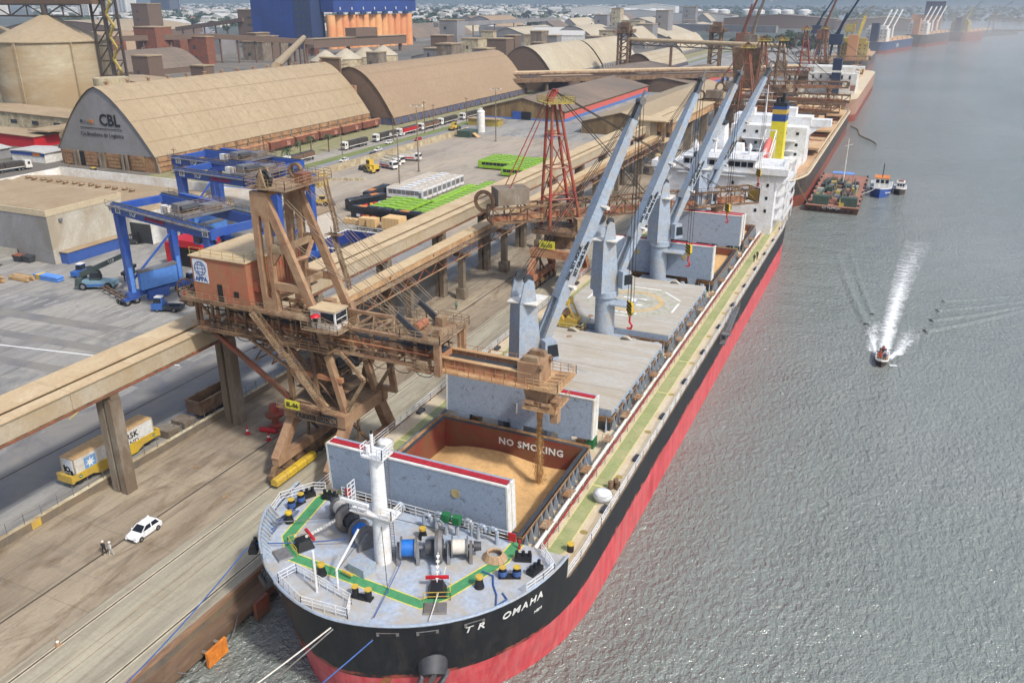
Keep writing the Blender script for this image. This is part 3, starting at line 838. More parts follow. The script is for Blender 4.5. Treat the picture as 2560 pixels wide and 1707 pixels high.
def bitts(x, y, rz, wrap=True):
 c, s = math.cos(rz), math.sin(rz)
 o = MB().beam((x - 1.0 * c, y - 1.0 * s, FZ + .08),(x + 1.0 * c, y + 1.0 * s, FZ + .08),.7,.16).build('bitts', 'black_paint', ship)
 for k in (-.65,.65):
  a = (x + k * c, y + k * s)
  MB().tube((a[0], a[1], FZ),(a[0], a[1], FZ + 1.05),.3,14).build('bollard_post', 'black_paint', o)
  if wrap: MB().lathe([(.36,0),(.42,.1),(.4,.25),(.43,.4),(.38,.55)],(a[0], a[1], FZ + .2),14).build('rope_turns', 'rope_blue', o, True)
  MB().tube((a[0], a[1], FZ + 1.05),(a[0], a[1], FZ + 1.12),.34,14).build('bollard_cap', 'yellow_paint', o)
bitts(SX - 13.2,58.4, R(80)); bitts(SX + 11.8,57.0, R(25)); bitts(SX + 1.2,49.0, R(5), False)
for x, y in ((-12.0,55.7),(1.6,58.9),(9.9,54.6),(-4.0,50.2)):
 a = (SX + x, y)
 o = MB().lathe([(.48,0),(.32,.8),(.32,.95)],(a[0], a[1], FZ),14).build('roller_pedestal', 'black_paint', ship, True)
 MB().lathe([(.2,.95),(.36,.98),(.36,1.2),(0,1.25)],(a[0], a[1], FZ),14).build('roller', 'yellow_paint', o, True)
for x, y, rz in ((-13.2,60.2,60),(-10.8,60.9,5),(11.9,59.8,20),(13.6,58.6,75),(-12.1,50.6,118),(-7.9,47.2,150)):
 c, s = math.cos(R(rz)), math.sin(R(rz)); a = (SX + x, y)
 o = MB().beam((a[0] - .8 * c, a[1] - .8 * s, FZ + .25),(a[0] + .8 * c, a[1] + .8 * s, FZ + .25),.8,.5)
 for k in (-.6,0,.6): o.tube((a[0] + k * c, a[1] + k * s, FZ + .4),(a[0] + k * c, a[1] + k * s, FZ + 1.0),.17,10)
 o.build('fairlead', 'black_paint', ship)
def vent(x, y, h=1.5, rz=0):
 p = [(x, y, FZ),(x, y, FZ + h)] + [(x + (.4 - .4 * math.cos(t)) * math.cos(rz), y + (.4 - .4 * math.cos(t)) * math.sin(rz), FZ + h + .4 * math.sin(t)) for t in (.6,1.2,1.8,2.5,3.14)]
 p.append((p[-1][0], p[-1][1], FZ + h - .25))
 MB().path(p,.2,8).build('gooseneck_vent', 'grey_blue_paint', ship)
for x, y, rz in ((1.8,61.1,0),(2.4,60.2,0),(5.8,61.2,3.1),(6.6,61.0,0),(8.6,61.0,3.1),(.9,60.4,0),(-2.6,61.0,0)): vent(SX + x, y,1.3, rz)
for x in (3.4,4.6):
 o = MB().tube((SX + x,60.4, FZ),(SX + x,60.4, FZ + 1.6),.22,8).build('vent_trunk', 'grey_blue_paint', ship)
 MB().box(SX + x - .38, SX + x + .38,60.05,60.75, FZ + 1.6, FZ + 2.4).build('vent_head', 'green_box', o)
o = MB().hexa([(SX - 2.1,51.6, FZ),(SX - .1,51.2, FZ),(SX + .2,52.8, FZ),(SX - 1.8,53.2, FZ),(SX - 2.1,51.6, FZ + .9),(SX - .1,51.2, FZ + .9),(SX + .2,52.8, FZ + .9),(SX - 1.8,53.2, FZ + .9)]).build('store_hatch', 'grey_blue_paint', ship)
MB().beam((SX - 2.2,50.9, FZ + .5),(SX - 1.0,50.7, FZ + .5),.2).build('hatch_handle', 'yellow_paint', o)
MB().path([(SX - 1.5,49.2, FZ),(SX - 1.5,49.2, FZ + 2),(SX - .4,51.4, FZ + 5.2)],.11,8).build('davit_post', 'ship_white', ship)
MB().path([(SX - 2.9,48.0, FZ),(SX - 2.9,48.0, FZ + 4.4)],.12,8).build('jackstaff', 'ship_white', ship)
for x, y in ((9.9,61.6),(-9.0,61.7)): MB().box(SX + x - .4, SX + x + .4, y, y + .12, FZ + .3, FZ + 1.2).build('hose_box', 'signal_red', ship)
MB().tube((SX + 10.9,61.2, FZ),(SX + 10.9,61.2, FZ + 1.0),.12,8).build('hydrant', 'signal_red', ship)
def hullframe(y, z, side=1):
 p = Vector((SX + side * bow_hb(y, z)[0], y, z)); q = Vector((SX + side * bow_hb(y + .4, z)[0], y + .4, z)); r = Vector((SX + side * bow_hb(y, z + .4)[0], y, z + .4))
 t = (q - p).normalized(); u = (r - p).normalized()
 return p, t, u
for i, ch in enumerate('TR OMAHA'):
 y = 51.2 + i * .92 - (.25 if i < 2 else 0)
 p, t, u = hullframe(y,6.5)
 nrm = t.cross(u).normalized()
 if ch != ' ': text(ch,1.2, p + nrm * .06 - t * .3, t, u, 'letter_white', ship, 'name_letter', bold=.02)
p, t, u = hullframe(57.5,4.9); text('HBM',.5, p + t.cross(u).normalized() * .05, t, u, 'letter_white', ship, 'hull_mark')
for y, s in ((46.7,1),(48.3,1),(51.0,1),(47.6,-1)):
 p, t, u = hullframe(y,7.5, s)
 n_ = t.cross(u).normalized() * s
 MB().beam(p - t * .95 + n_ * .02, p + t * .95 + n_ * .02,.12,.34).build('mooring_port', 'mid_grey', ship)
 MB().beam(p - t * .7 + n_ * .06, p + t * .7 + n_ * .06,.1,.24).build('port_opening', 'black_paint', ship)
p, t, u = hullframe(49.4,2.6)
an = (t.cross(u)).normalized()
pk = MB().tube(p - an * 1.2 + u * .8, p + an * .7 - u * .2,1.5,18,1.25).build('anchor_pocket', 'dark_grey', ship, True)
ac = MB()
a0 = p + an * .95
ac.beam(a0 + u * .6, a0 - u * 1.7,.34,.34)
ac.beam(a0 - u * 1.6 - t * 1.25, a0 - u * 1.6 + t * 1.25,.4,.5)
for s in (-1,1):
 ac.prism([a0 - u * 1.5 + t * s * .7 - an * .2, a0 - u * 1.5 + t * s * 1.2 - an * .2, a0 + u * .5 + t * s * 1.25 - an * .2, a0 + u * .2 + t * s * .95 - an * .2], an * .4)
ac.build('anchor', 'mid_grey', ship)
rp = mat('bare_primer',(166,104,64),.7, var=.2)
for y, dz, s, ln in ((48.6,.75,-1,1.5),(50.2,.62,-1,.7),(47.6,.72,1,.5)):
 p, t, u = hullframe(y, dz + .5, s)
 n_ = t.cross(u) if s > 0 else u.cross(t)
 MB().add([p - t * ln - u * .55 + n_ * .03, p + t * ln - u * .55 + n_ * .03, p + t * ln * .8 + u * .45 + n_ * .03, p - t * ln * .7 + u * .5 + n_ * .03], [(0,1,2,3)]).build('bare_patch', rp, ship)
# accommodation
ac_ = MB().box(SX - 13.4, SX + 13.4,200,222, DZ,19.4).build('accommodation_block', 'ship_white', ship)
MB().box(SX - 15.6, SX + 13.2,222,236, DZ,8.4).build('poop_house', 'ship_white', ship)
br_ = MB().box(SX - 15.9, SX + 15.9,199.4,205.5,19.4,19.7).box(SX - 8.4, SX + 8.4,200,211,19.7,22.3).build('bridge', 'ship_white', ship)
MB().box(SX - 8.9, SX + 8.9,199.5,211.5,22.3,22.5).build('bridge_roof', 'ship_white', br_)
bwk = MB()
for s in (-1,1):
 bwk.add([(SX + s * 8.4,199.4,19.7),(SX + s * 15.9,199.4,19.7),(SX + s * 15.9,199.4,20.9),(SX + s * 8.4,199.4,20.9)], [(0,1,2,3)])
 bwk.add([(SX + s * 15.9,199.4,19.7),(SX + s * 15.9,205.5,19.7),(SX + s * 15.9,205.5,20.9),(SX + s * 15.9,199.4,20.9)], [(0,1,2,3)])
 bwk.add([(SX + s * 13.4,199.9,15.5),(SX + s * 15.9,199.9,19.4),(SX + s * 13.4,199.9,19.4)], [(0,1,2)])
bwk.parts('wing_bulwark', 'ship_white', br_)
for i in range(11):
 x = SX - 8.1 + i * 1.48
 MB().box(x, x + 1.22,199.9,200.05,20.75,21.85).build('bridge_window', 'glass', br_)
MB().box(SX - 9.4, SX + 6.5,199.2,199.95,18.6,18.85).build('front_ledge', 'ship_white', ac_)
for z in (16.6,13.6,10.6):
 for x in (-11,-7.5,-5,-2.6,1.2,3.4,6.8,9.2,11.4):
  if (x + z) % 3 < 2.3: MB().box(SX + x, SX + x + .55,199.93,200.02, z, z + .75).build('porthole', 'glass', ac_)
for z in (8.4,11.2,14,16.8):
 d_ = MB().box(SX + 13.4, SX + 15.5,203,221, z - .15, z).rail([(SX + 15.5,203, z),(SX + 15.5,221, z)],1.1,1.6,.05,3).rail([(SX + 13.4,203, z),(SX + 15.5,203, z)],1.1,1,.05,3)
 for y in (203.2,209,215,220.8): d_.beam((SX + 15.3, y, z - 2.8),(SX + 15.3, y, z),.15)
 d_.stuff('side_gallery', 'ship_white', ac_)
MB().rail([(SX + 8.6,205.5,19.7),(SX + 15.8,205.5,19.7)],1.1,1.2,.05,3).rail([(SX - 8.9,199.5,22.5),(SX + 8.9,199.5,22.5),(SX + 8.9,211.5,22.5)],1.1,1.6,.05,3).stuff('bridge_rail', 'ship_white', br_)
rm = MB().tube((SX - 2.2,206,22.5),(SX - 2.2,206,30.5),.3,8,.2).beam((SX - 4.2,206,27),(SX - .2,206,27),.2).beam((SX - 3.6,206,29),(SX - .8,206,29),.15).tube((SX - 2.2,206,30.5),(SX - 2.2,206,33.4),.08,6)
rm.build('radar_mast', 'ship_white', br_)
for x, y, r in ((-6.5,204,.9),(-7.4,208,.6),(5.6,207.5,.55)): MB().lathe([(r * .4,0),(r * .5,.8),(r,1.3),(r * .95,1.9),(r * .5,2.4),(0,2.5)],(SX + x, y,22.5),12).build('satellite_dome', 'ship_white', br_, True)
fu = MB().hexa([(SX - 4.6,213.5,19.4),(SX - 1.6,213.5,19.4),(SX - 1.6,220,19.4),(SX - 4.6,220,19.4),(SX - 4.4,214,28),(SX - 2.0,214,28),(SX - 2.0,219,28),(SX - 4.4,219,28)]).build('funnel', 'ship_white', ship)
MB().box(SX - 4.5, SX - 1.9,213.9,219.1,28,28.6).build('funnel_top', 'black_paint', fu)
MB().hexa([(SX - 1.5,213,19.4),(SX + 3.2,213,19.4),(SX + 3.2,218,19.4),(SX - 1.5,218,19.4),(SX - 1.2,214.5,23.6),(SX + 2.6,214.5,23.6),(SX + 2.6,217.5,23.6),(SX - 1.2,217.5,23.6)]).build('funnel_casing', 'ship_white', fu)
MB().box(SX - 2, SX + 13.2,213,224, DZ + 2.9,14).build('engine_casing', 'ship_white', ship)
MB().rail([(SX + 4,211.8,19.4),(SX + 13.3,211.8,19.4),(SX + 13.3,221.8,19.4)],1.1,1.6,.05,3).stuff('boat_deck_rail', 'ship_white', ac_)
MB().box(SX - 15.6, SX + 13.2,222,232,8.4,8.5).rail([(SX + 14.2,222,8.5),(SX + 13.4,230,8.5),(SX + 11,236.5,8.5),(SX - 8,236.8,8.5)],1.1,1.6,.05,3).stuff('poop_rail', 'ship_white', ship)
gwy = MB().box(SX + 15.7, SX + 17.2,133,134.2,4.9,5.1)
gwy.hexa([(SX + 15.8,132,3.6),(SX + 16.7,132,3.6),(SX + 16.7,144,6.2),(SX + 15.8,144,6.2),(SX + 15.8,132,3.8),(SX + 16.7,132,3.8),(SX + 16.7,144,6.4),(SX + 15.8,144,6.4)])
for xx in (15.8,16.7): gwy.rail([(SX + xx,132,3.8),(SX + xx,144,6.4)],1.0,1.2,.04,2)
gwy.stuff('gangway', 'mid_grey', ship)
# grain in the open holds
def heap(name, label, i, f, nx=36, ny=30):
 a, b = HAT[i]
 x0, x1 = SX - HW + .05, SX + HW - .05
 rows = [[(lerp(x0, x1, u / nx), lerp(a + .05, b - .05, v / ny), f(lerp(x0, x1, u / nx), lerp(a, b, v / ny))) for u in range(nx + 1)] for v in range(ny + 1)]
 return tag(MB().grid(rows).build(name, 'grain', None, True), label, 'grain', kind='stuff')
def f1(x, y):
 d = math.hypot(x + 32.6, y - 79.3)
 z = 4.35 + .55 * math.exp(-((x + 42) / 5) ** 2 - ((y - 76) / 6) ** 2) - .9 * math.exp(-((x + 47.5) / 2.5) ** 2) + .35 * math.sin(x * .6 + y * .3) * .3
 return z - 1.0 * math.exp(-(d / 4.2) ** 2) + 1.0 * max(0,1 - d / 1.8)
heap('grain_heap', 'golden grain filling the open front hold below the loader spout',0, f1)
heap('grain_heap', 'golden grain heaped in the open hold before the white bridge house',4, lambda x, y: 6.2 + 1.3 * math.exp(-((x + 33) / 7) ** 2 - ((y - 192) / 8) ** 2) - .5)
heap('grain_heap', 'golden grain heaped in the open hold behind the helideck hatch',3, lambda x, y: 6.0 + 1.6 * math.exp(-((x + 31) / 6) ** 2 - ((y - 168) / 9) ** 2) - .6)
for y in (88,118.4,150,180.6):
 o = MB().box(SX - 3.4, SX + 3.4, y - 1.5, y + 1.6, DZ + .01,7.6).build('crane_deck_house', 'grey_blue_paint', ship)
 MB().box(SX - 2.6, SX - 1.8, y - 1.56, y - 1.5, DZ + .1,7.3).build('deck_house_door', 'mid_grey', o)
 for x, h in ((-8.2,1.2),(-6.9,1.0),(5.6,1.1),(7.6,.9),(9.0,1.3)):
  MB().box(SX + x - .45, SX + x + .45, y - 1.2, y + .2, DZ + .01, DZ + h).build('deck_locker', ['steel_dust', 'grey_blue_paint', 'mid_grey', 'green_box', 'steel_dust'][int(h * 10) % 5], ship)
 for x in (-10.4,4.6,8.3): MB().tube((SX + x, y + 1.2, DZ),(SX + x, y + 1.2, DZ + 1.5),.22,8).tube((SX + x, y + 1.2, DZ + 1.5),(SX + x, y + 1.2, DZ + 1.8),.42,10).parts('air_vent', 'grey_blue_paint', ship)
 MB().tube((SX - 9, y - 1.9, DZ + .4),(SX + 9, y - 1.9, DZ + .4),.12,6).build('cross_pipe', 'pipe_red', ship)
for i, y in enumerate(range(70,210,12)):
 MB().tube((SX + 14.3, y, DZ),(SX + 14.3, y, DZ + .012),.42,16).build('deck_ring_mark', 'yellow_rail', ship)
 for s in (-1,1):
  o = MB().box(SX + s * 15.0 - .3, SX + s * 15.0 + .3, y + 4, y + 5.4, DZ, DZ + .35).build('mooring_chock', 'dark_grey', ship)
# SHIP LOADER 06 (nearest)
def wheel_bogie(o, x, y0, y1, m='rust_dark'):
 """equaliser beam with wheels on a rail"""
 for k in range(int((y1 - y0) / 2.4)):
  y = y0 + 1.2 + k * 2.4
  b = MB().box(x - .42, x + .42, y - 1.0, y + 1.0,.75,1.5).prism([(x - .3, y - .7,1.5),(x - .3, y + .7,1.5),(x - .3, y + .3,2.3),(x - .3, y - .3,2.3)],(.6,0,0)).build('bogie', m, o)
  for dy in (-.55,.55): MB().tube((x - .3, y + dy,.45),(x + .3, y + dy,.45),.45,12).build('wheel', 'dark_grey', b)
def portal(o, xl, xs, y0, y1, yt0, yt1, zt, m):
 """four splayed plate legs on two sills carrying a ring beam"""
 for x in (xl, xs):
  MB().box(x - .55, x + .55, y0, y1,2.3,3.4).build('sill_beam', m, o)
  for yb, yt in ((y0 + .8, yt0 + .6),(y1 - .8, yt1 - .6)):
   MB().hexa([(x - .55, yb - .9,3.4),(x + .55, yb - .9,3.4),(x + .55, yb + .9,3.4),(x - .55, yb + .9,3.4),(x - .6, yt - .75, zt),(x + .6, yt - .75, zt),(x + .6, yt + .75, zt),(x - .6, yt + .75, zt)]).build('leg', m, o)
  ym = (y0 + y1) / 2
  MB().beam((x, ym + 1.6,3.3),(x, yt0 + 1.6, zt),.3).build('brace', 'rust_dark', o)
  MB().beam((x, ym - .5,3.3),(x, yt0 + 3.2, zt),.3).build('brace', 'rust_dark', o)
  wheel_bogie(o, x, y0 - 1.4, y1 + 1.4)
 for y in (yt0, yt1): MB().box(xl - .7, xs + .7, y - .55, y + .55, zt, zt + 1.7).build('ring_beam', m, o)
 for x in (xl, xs): MB().box(x - .55, x + .55, yt0 + .56, yt1 - .56, zt + .02, zt + 1.66).build('ring_beam', m, o)
L6 = thing('ship_loader', 'rusty brown ship loader with red machine house pouring grain into the front hold', 'ship loader',(-62,79,0))
portal(L6,-65.4,-57.45,71.6,86.4,75.6,84.2,7.7, 'rust_frame')
for y0, n in ((69.9,4),(80.9,2)):
 for k in range(n):
  y = y0 + k * 2.02
  MB().prism([(-65.0, y,.55),(-64.0, y,.55),(-64.0, y,1.2),(-64.2, y,1.42),(-64.8, y,1.42),(-65.0, y,1.2)],(0,1.94,0)).build('bumper_block', 'yellow_paint', L6)
MB().box(-66,-57,76.3,83.4,9.42,9.5).build('portal_deck', 'dust_frame', L6)
MB().box(-64.2,-61.2,74.96,75.04,7.95,9.15).box(-61.0,-57.9,74.96,75.04,7.95,9.15).parts('name_plate', 'dark_grey', L6)
text('ZPME',1.15,(-62.7,74.93,8.15),(1,0,0),(0,0,1), 'dust_frame', L6)
text('SODEX',.95,(-59.45,74.93,8.2),(1,0,0),(0,0,1), 'dust_frame', L6)
sg = MB().box(-64.9,-62.7,74.0,74.08,9.55,10.7).build('number_sign', mat('sign_yellow',(226,216,70),.5, var=.05), L6)
text('SL-06',.8,(-63.8,73.97,9.85),(1,0,0),(0,0,1), 'letter_black', sg, bold=.02)
wk = MB().box(-66.2,-59.5,73.9,74.95,9.38,9.46).rail([(-62.5,73.9,9.46),(-59.5,73.9,9.46),(-59.5,75,9.46)],1.1,1.2,.035,2).rail([(-66.2,73.9,9.46),(-65,73.9,9.46)],1.1,1.2,.035,2)
wk.stuff('portal_walkway', 'rust_dark', L6)
for x in (-65.6,-61.6):
 for y in (76.4,83.2): MB().beam((x, y,9.4),(x, y,17.4),.55,.55).build('post', 'rust_dark', L6)
for y in (76.4,83.2):
 MB().beam((-65.6, y,13.6),(-57.6, y,13.6),.5,.6).build('cross_beam', 'dust_red', L6)
 MB().beam((-65.4, y,13.3),(-60.2, y,9.5),.35).build('brace', 'rust_frame', L6)
 MB().beam((-65.6, y,13.8),(-72.4, y,17.3),.3).build('brace', 'rust_frame', L6)
 MB().beam((-57.6, y,9.4),(-60.6, y,21.2),.75,.8,.75,.9).build('inclined_leg', 'rust_frame', L6)
 MB().beam((-65.6, y,9.3),(-79.0, y,17.9),.55).build('back_strut', 'loader_orange', L6)
 MB().beam((-57.4, y,9.4),(-54.4, y,14.2),.4).beam((-54.4, y,14.2),(-57.6, y,17.4),.4).parts('knee_brace', 'dust_frame', L6)
for z in (11.2,13.95): MB().box(-65.2,-58.2,76.8,82.8, z, z + .08).build('machinery_floor', 'dust_frame', L6)
MB().tube((-59.6,78.2,14.8),(-57.9,80.2,14.8),.75,16).build('drive_drum', 'dark_grey', L6)
MB().box(-63.5,-61.7,78,80.4,14.0,15.6).build('gear_box', 'dust_red', L6)
MB().prism([(-64.6,78,11.3),(-62.2,78,11.3),(-61.8,78,13.4),(-65,78,13.4)],(0,2.6,0)).build('transfer_chute', 'rust_frame', L6)
MB().rail([(-65.2,76.8,14.03),(-58.2,76.8,14.03),(-58.2,82.8,14.03)],1.1,1.5,.035,2).rail([(-65.2,76.8,11.28),(-58.2,76.8,11.28)],1.1,1.5,.035,2).stuff('floor_rail', 'dust_frame', L6)
def arch(y, xa, xb, za, zb):
 o = [(xa, y, za),(xb, y, za),(xb - .6, y, zb),(xa + 1.8, y, zb),(xa + 1.5, y, zb),(xa + .5, y,(za + zb) / 2)]
 i = [(xa + .9, y, za + .7),(xb - .9, y, za + .7),(xb - 1.3, y, zb - .7),(xa + 2.0, y, zb - .7),(xa + 1.6, y, zb - .9),(xa + 1.1, y,(za + zb) / 2)]
 return MB().ring(o, i,(0,.5,0))
arch(83.5,-60.2,-54.6,9.4,14.4).build('arched_frame', 'rust_frame', L6)
XA, XB, ZB, ZT = -79.4,-44.2,17.5,20.7
for y in (76.6,81.8):
 for z in (ZB, ZT): MB().beam((XA, y, z),(XB, y, z),.38,.42).build('chord', 'rust_frame', L6)
 n = 12
 for i in range(n + 1):
  x = lerp(XA, XB, i / n)
  MB().beam((x, y, ZB + .2),(x, y, ZT - .2),.9 if i == 10 else .32,.34).build('truss_post', 'rust_frame', L6)
  if i < n:
   x2 = lerp(XA, XB,(i + 1) / n)
   a, b = ((x, y, ZT - .2),(x2, y, ZB + .2)) if i % 2 == 0 else ((x, y, ZB + .2),(x2, y, ZT - .2))
   MB().beam(a, b,.26,.28).build('truss_diagonal', 'rust_frame' if i % 2 == 0 else 'rust_dark', L6)
for i in range(13):
 x = lerp(XA, XB, i / 12)
 MB().beam((x,76.8, ZB),(x,81.6, ZB),.25).build('cross_member', 'rust_dark', L6)
 if x > -58:
  MB().beam((x,76.8, ZT),(x,81.6, ZT),.22).build('cross_member', 'dust_frame', L6)
  if i < 12:
   x2 = lerp(XA, XB,(i + 1) / 12)
   MB().beam((x,76.8, ZT),(x2,81.6, ZT),.16).beam((x2,76.8, ZT),(x,81.6, ZT),.16).parts('top_bracing', 'dust_frame', L6)
MB().box(-76,-44.4,78.0,80.4,17.8,18.9).build('belt_trough', 'dust_red', L6)
MB().box(-76,-44.4,78.3,80.1,18.9,18.98).build('belt', 'dark_grey', L6)
for y, z, m_ in ((76.3,18.4, 'rust_dark'),(76.3,19.2, 'dust_red'),(82.1,18.6, 'rust_dark'),(76.25,20.2, 'cable')): MB().tube((XA + 1, y, z),(XB - 1, y, z),.09,6).build('service_pipe', m_, L6)
for i in range(12):
 x = lerp(XA, XB,(i + .5) / 12)
 MB().beam((x,76.5, ZB + .2),(x,76.5, ZT - .2),.12).beam((x,81.9, ZB + .2),(x,81.9, ZT - .2),.12).parts('lacing_bar', 'rust_dark', L6)
 MB().path([(x - 1.4,75.9,17.3),(x - .7,75.9,16.7),(x,75.9,16.6),(x + .7,75.9,16.7),(x + 1.4,75.9,17.3)],.05,5).build('festoon_cable', 'cable', L6)
MB().rail([(-58,82.4,20.9),(-49,82.4,20.9)],1.0,1.3,.04,2).rail([(-58,76.0,20.9),(-49,76.0,20.9)],1.0,1.3,.04,2).rail([(-79,83.6,17.8),(-58,83.6,17.8)],1.1,1.4,.04,3).stuff('bridge_rail', 'dust_frame', L6)
for x, y, z in ((-60.5,77,22.4),(-62.6,78,22.2),(-64.4,79.5,22.2),(-61.6,80.6,22.3)):
 MB().box(x - .8, x + .6, y - .5, y + .5,21.3, z).build('hoist_unit', 'rust_frame', L6)
 MB().tube((x, y - .9,21.7),(x, y + .9,21.7),.35,10).build('rope_drum', 'rust_dark', L6)
MB().box(-66,-59.6,76.4,81.6,21.1,21.2).build('hoist_deck', 'rust_dark', L6)
for y in (76.4,83.2):
 for x0, z0, x1, z1 in ((-65.6,17.2,-61.6,13.9),(-61.6,17.2,-58.8,13.9),(-65.6,9.5,-61.6,13.2),(-61.6,13.2,-58.2,9.5)): MB().beam((x0, y, z0),(x1, y, z1),.18).build('lacing_bar', 'rust_dark', L6)
MB().box(-80.4,-68.5,74.4,87.2,21.5,21.72).build('house_deck', 'rust_dark', L6)
MB().box(-68.5,-60.2,74.6,76.3,21.5,21.66).build('side_walkway', 'dust_frame', L6)
MB().rail([(-80.4,87,21.72),(-80.4,74.4,21.72),(-60.2,74.6,21.72),(-57.0,74.6,20.8)],1.1,1.3,.035,3).stuff('walkway_rail', 'dust_frame', L6)
MB().rail([(-79,74.6,17.8),(-58,74.6,17.8)],1.1,1.4,.035,3).box(-79,-58,74.6,76.2,17.7,17.78).stuff('lower_walkway', 'rust_dark', L6)
for i in range(8):
 x = lerp(-79.6,-61, i / 7)
 MB().beam((x,76.2,17.8),(x,76.2,21.5),.28).build('deck_post', 'rust_dark', L6)
mh = MB().box(-78.6,-69.9,75.4,86.4,21.72,27.2).build('machine_house', 'house_red', L6)
MB().box(-78.8,-69.7,75.2,86.6,27.2,27.36).build('house_roof', 'gallery_roof', mh)
MB().rail([(-78.6,75.4,27.36),(-69.9,75.4,27.36),(-69.9,86.4,27.36)],1.0,1.6,.03,2).stuff('roof_rail', 'yellow_rail', mh)
sgn = MB().prism([(-78.3,75.33,23.9),(-76.0,75.33,23.9),(-76.0,75.33,26.4),(-76.4,75.33,26.8),(-76.8,75.33,26.95),(-77.9,75.33,26.95),(-78.3,75.33,26.9)],(0,.05,0)).build('company_sign', mat('sign_white',(214,220,228),.6, var=.06), mh)
text('APPA',.82,(-77.15,75.3,24.1),(1,0,0),(0,0,1), mat('sign_blue',(58,92,150),.6), sgn, bold=.025)
gl = MB().lathe([(.82,-.02),(.92,-.02),(.92,.02),(.82,.02),(.82,-.02)],(-77.15,75.3,25.75),24, 'y')
for k in (-.45,0,.45): gl.beam((-77.15 - (.85 - abs(k) * .5),75.3,25.75 + k),(-77.15 + (.85 - abs(k) * .5),75.3,25.75 + k),.03,.07)
for k in (-.4,.4): gl.path([(-77.15 + k * math.cos(t),75.3,25.75 + .85 * math.sin(t)) for t in [R(-90 + 20 * j) for j in range(10)]],.035,4)
gl.parts('globe_emblem', 'sign_blue', sgn)
dr = MB().box(-74.7,-73.9,75.3,75.36,21.75,24.0).build('door_opening', 'black_paint', mh)
MB().box(-73.85,-72.9,75.28,75.36,21.75,24.0).build('door', 'house_red', mh)
MB().box(-72.1,-71.4,75.28,75.36,22.7,23.4).build('house_window', 'black_paint', mh)
MB().box(-69.88,-69.2,76.4,77.6,23.4,24.6).build('vent_hood', 'house_red', mh)
for k in range(14): MB().box(-69.88,-69.8,78.2 + k * .56,78.3 + k * .56,21.8,27.1).build('wall_rib', 'dust_red', mh)
lad = MB()
for dy in (-.25,.25): lad.beam((-69.6,77.9 + dy,21.7),(-69.6,77.9 + dy,28.4),.05)
for k in range(20): lad.beam((-69.6,77.65,22 + k * .32),(-69.6,78.15,22 + k * .32),.035)
for k in range(8): lad.path([(-69.6,77.55,23.6 + k * .65),(-68.9,77.6,23.6 + k * .65),(-68.7,77.9,23.6 + k * .65),(-68.9,78.2,23.6 + k * .65),(-69.6,78.25,23.6 + k * .65)],.03,4)
lad.stuff('caged_ladder', 'yellow_rail', mh)
rl = MB().lathe([(1.9,-.06),(2.0,0),(1.9,.06),(1.75,.06),(1.75,-.06),(1.9,-.06)],(-82.2,77.6,21.2),24, 'y')
for k in range(12):
 t = 2 * math.pi * k / 12
 rl.beam((-82.2,77.6,21.2),(-82.2 + 1.85 * math.cos(t),77.6,21.2 + 1.85 * math.sin(t)),.06)
rlo = rl.stuff('cable_reel', 'rust_dark', L6)
MB().tube((-82.2,77.0,21.2),(-82.2,78.2,21.2),.35,10).build('reel_hub', 'signal_red', rlo)
MB().box(-83.4,-80.4,77,79.5,19.9,20.1).build('reel_platform', 'rust_dark', L6)
MB().box(-81,-80.2,76.2,77.2,20.1,22).build('control_box', 'dust_frame', L6)
def stair(o, a, b, w=.8, m='dust_frame', name='stair'):
 a = Vector(a); b = Vector(b); s = MB(); side = Vector((0, w,0)) if abs(b.x - a.x) > abs(b.y - a.y) else Vector((w,0,0))
 for k in (0,1):
  s.beam(a + side * k, b + side * k,.06,.22)
  s.beam(a + side * k + Vector((0,0,1.0)), b + side * k + Vector((0,0,1.0)),.05)
  s.beam(a + side * k + Vector((0,0,.55)), b + side * k + Vector((0,0,.55)),.04)
 n = int(abs(b.z - a.z) / .24)
 for i in range(n):
  c = a.lerp(b,(i + .5) / n)
  s.beam(c, c + side,.24,.05)
  if i % 4 == 0:
   for k in (0,1): s.beam(c + side * k, c + side * k + Vector((0,0,1.0)),.045)
 return s.stuff(name, m, o)
stair(L6,(-68.6,73.7,21.6),(-64.6,73.7,16.9)); stair(L6,(-64.0,73.7,16.8),(-58.9,73.7,10.2))
MB().box(-64.8,-63.6,73.6,74.7,16.72,16.8).box(-59,-57.6,73.6,74.7,10.1,10.18).parts('stair_landing', 'rust_dark', L6)
cb = MB().box(-60.4,-56.9,75.0,77.4,20.72,23.0).build('operator_cab', 'white_paint', L6)
MB().box(-60.55,-56.75,74.85,77.55,23.0,23.16).build('cab_roof', 'gallery_roof', cb)
MB().box(-58.9,-57.1,74.94,75.06,21.6,22.8).box(-56.96,-56.84,75.2,77.2,21.5,22.8).parts('cab_window', 'glass', cb)
MB().box(-57.0,-56.82,75.2,77.2,22.05,22.15).build('window_bar', 'white_paint', cb)
MB().box(-61.2,-56.0,74.0,77.6,20.6,20.72).build('cab_platform', 'dust_frame', L6)
MB().rail([(-61.2,74.0,20.72),(-56.0,74.0,20.72),(-56,77.6,20.72)],1.1,1.1,.035,3).stuff('cab_rail', 'dust_frame', L6)
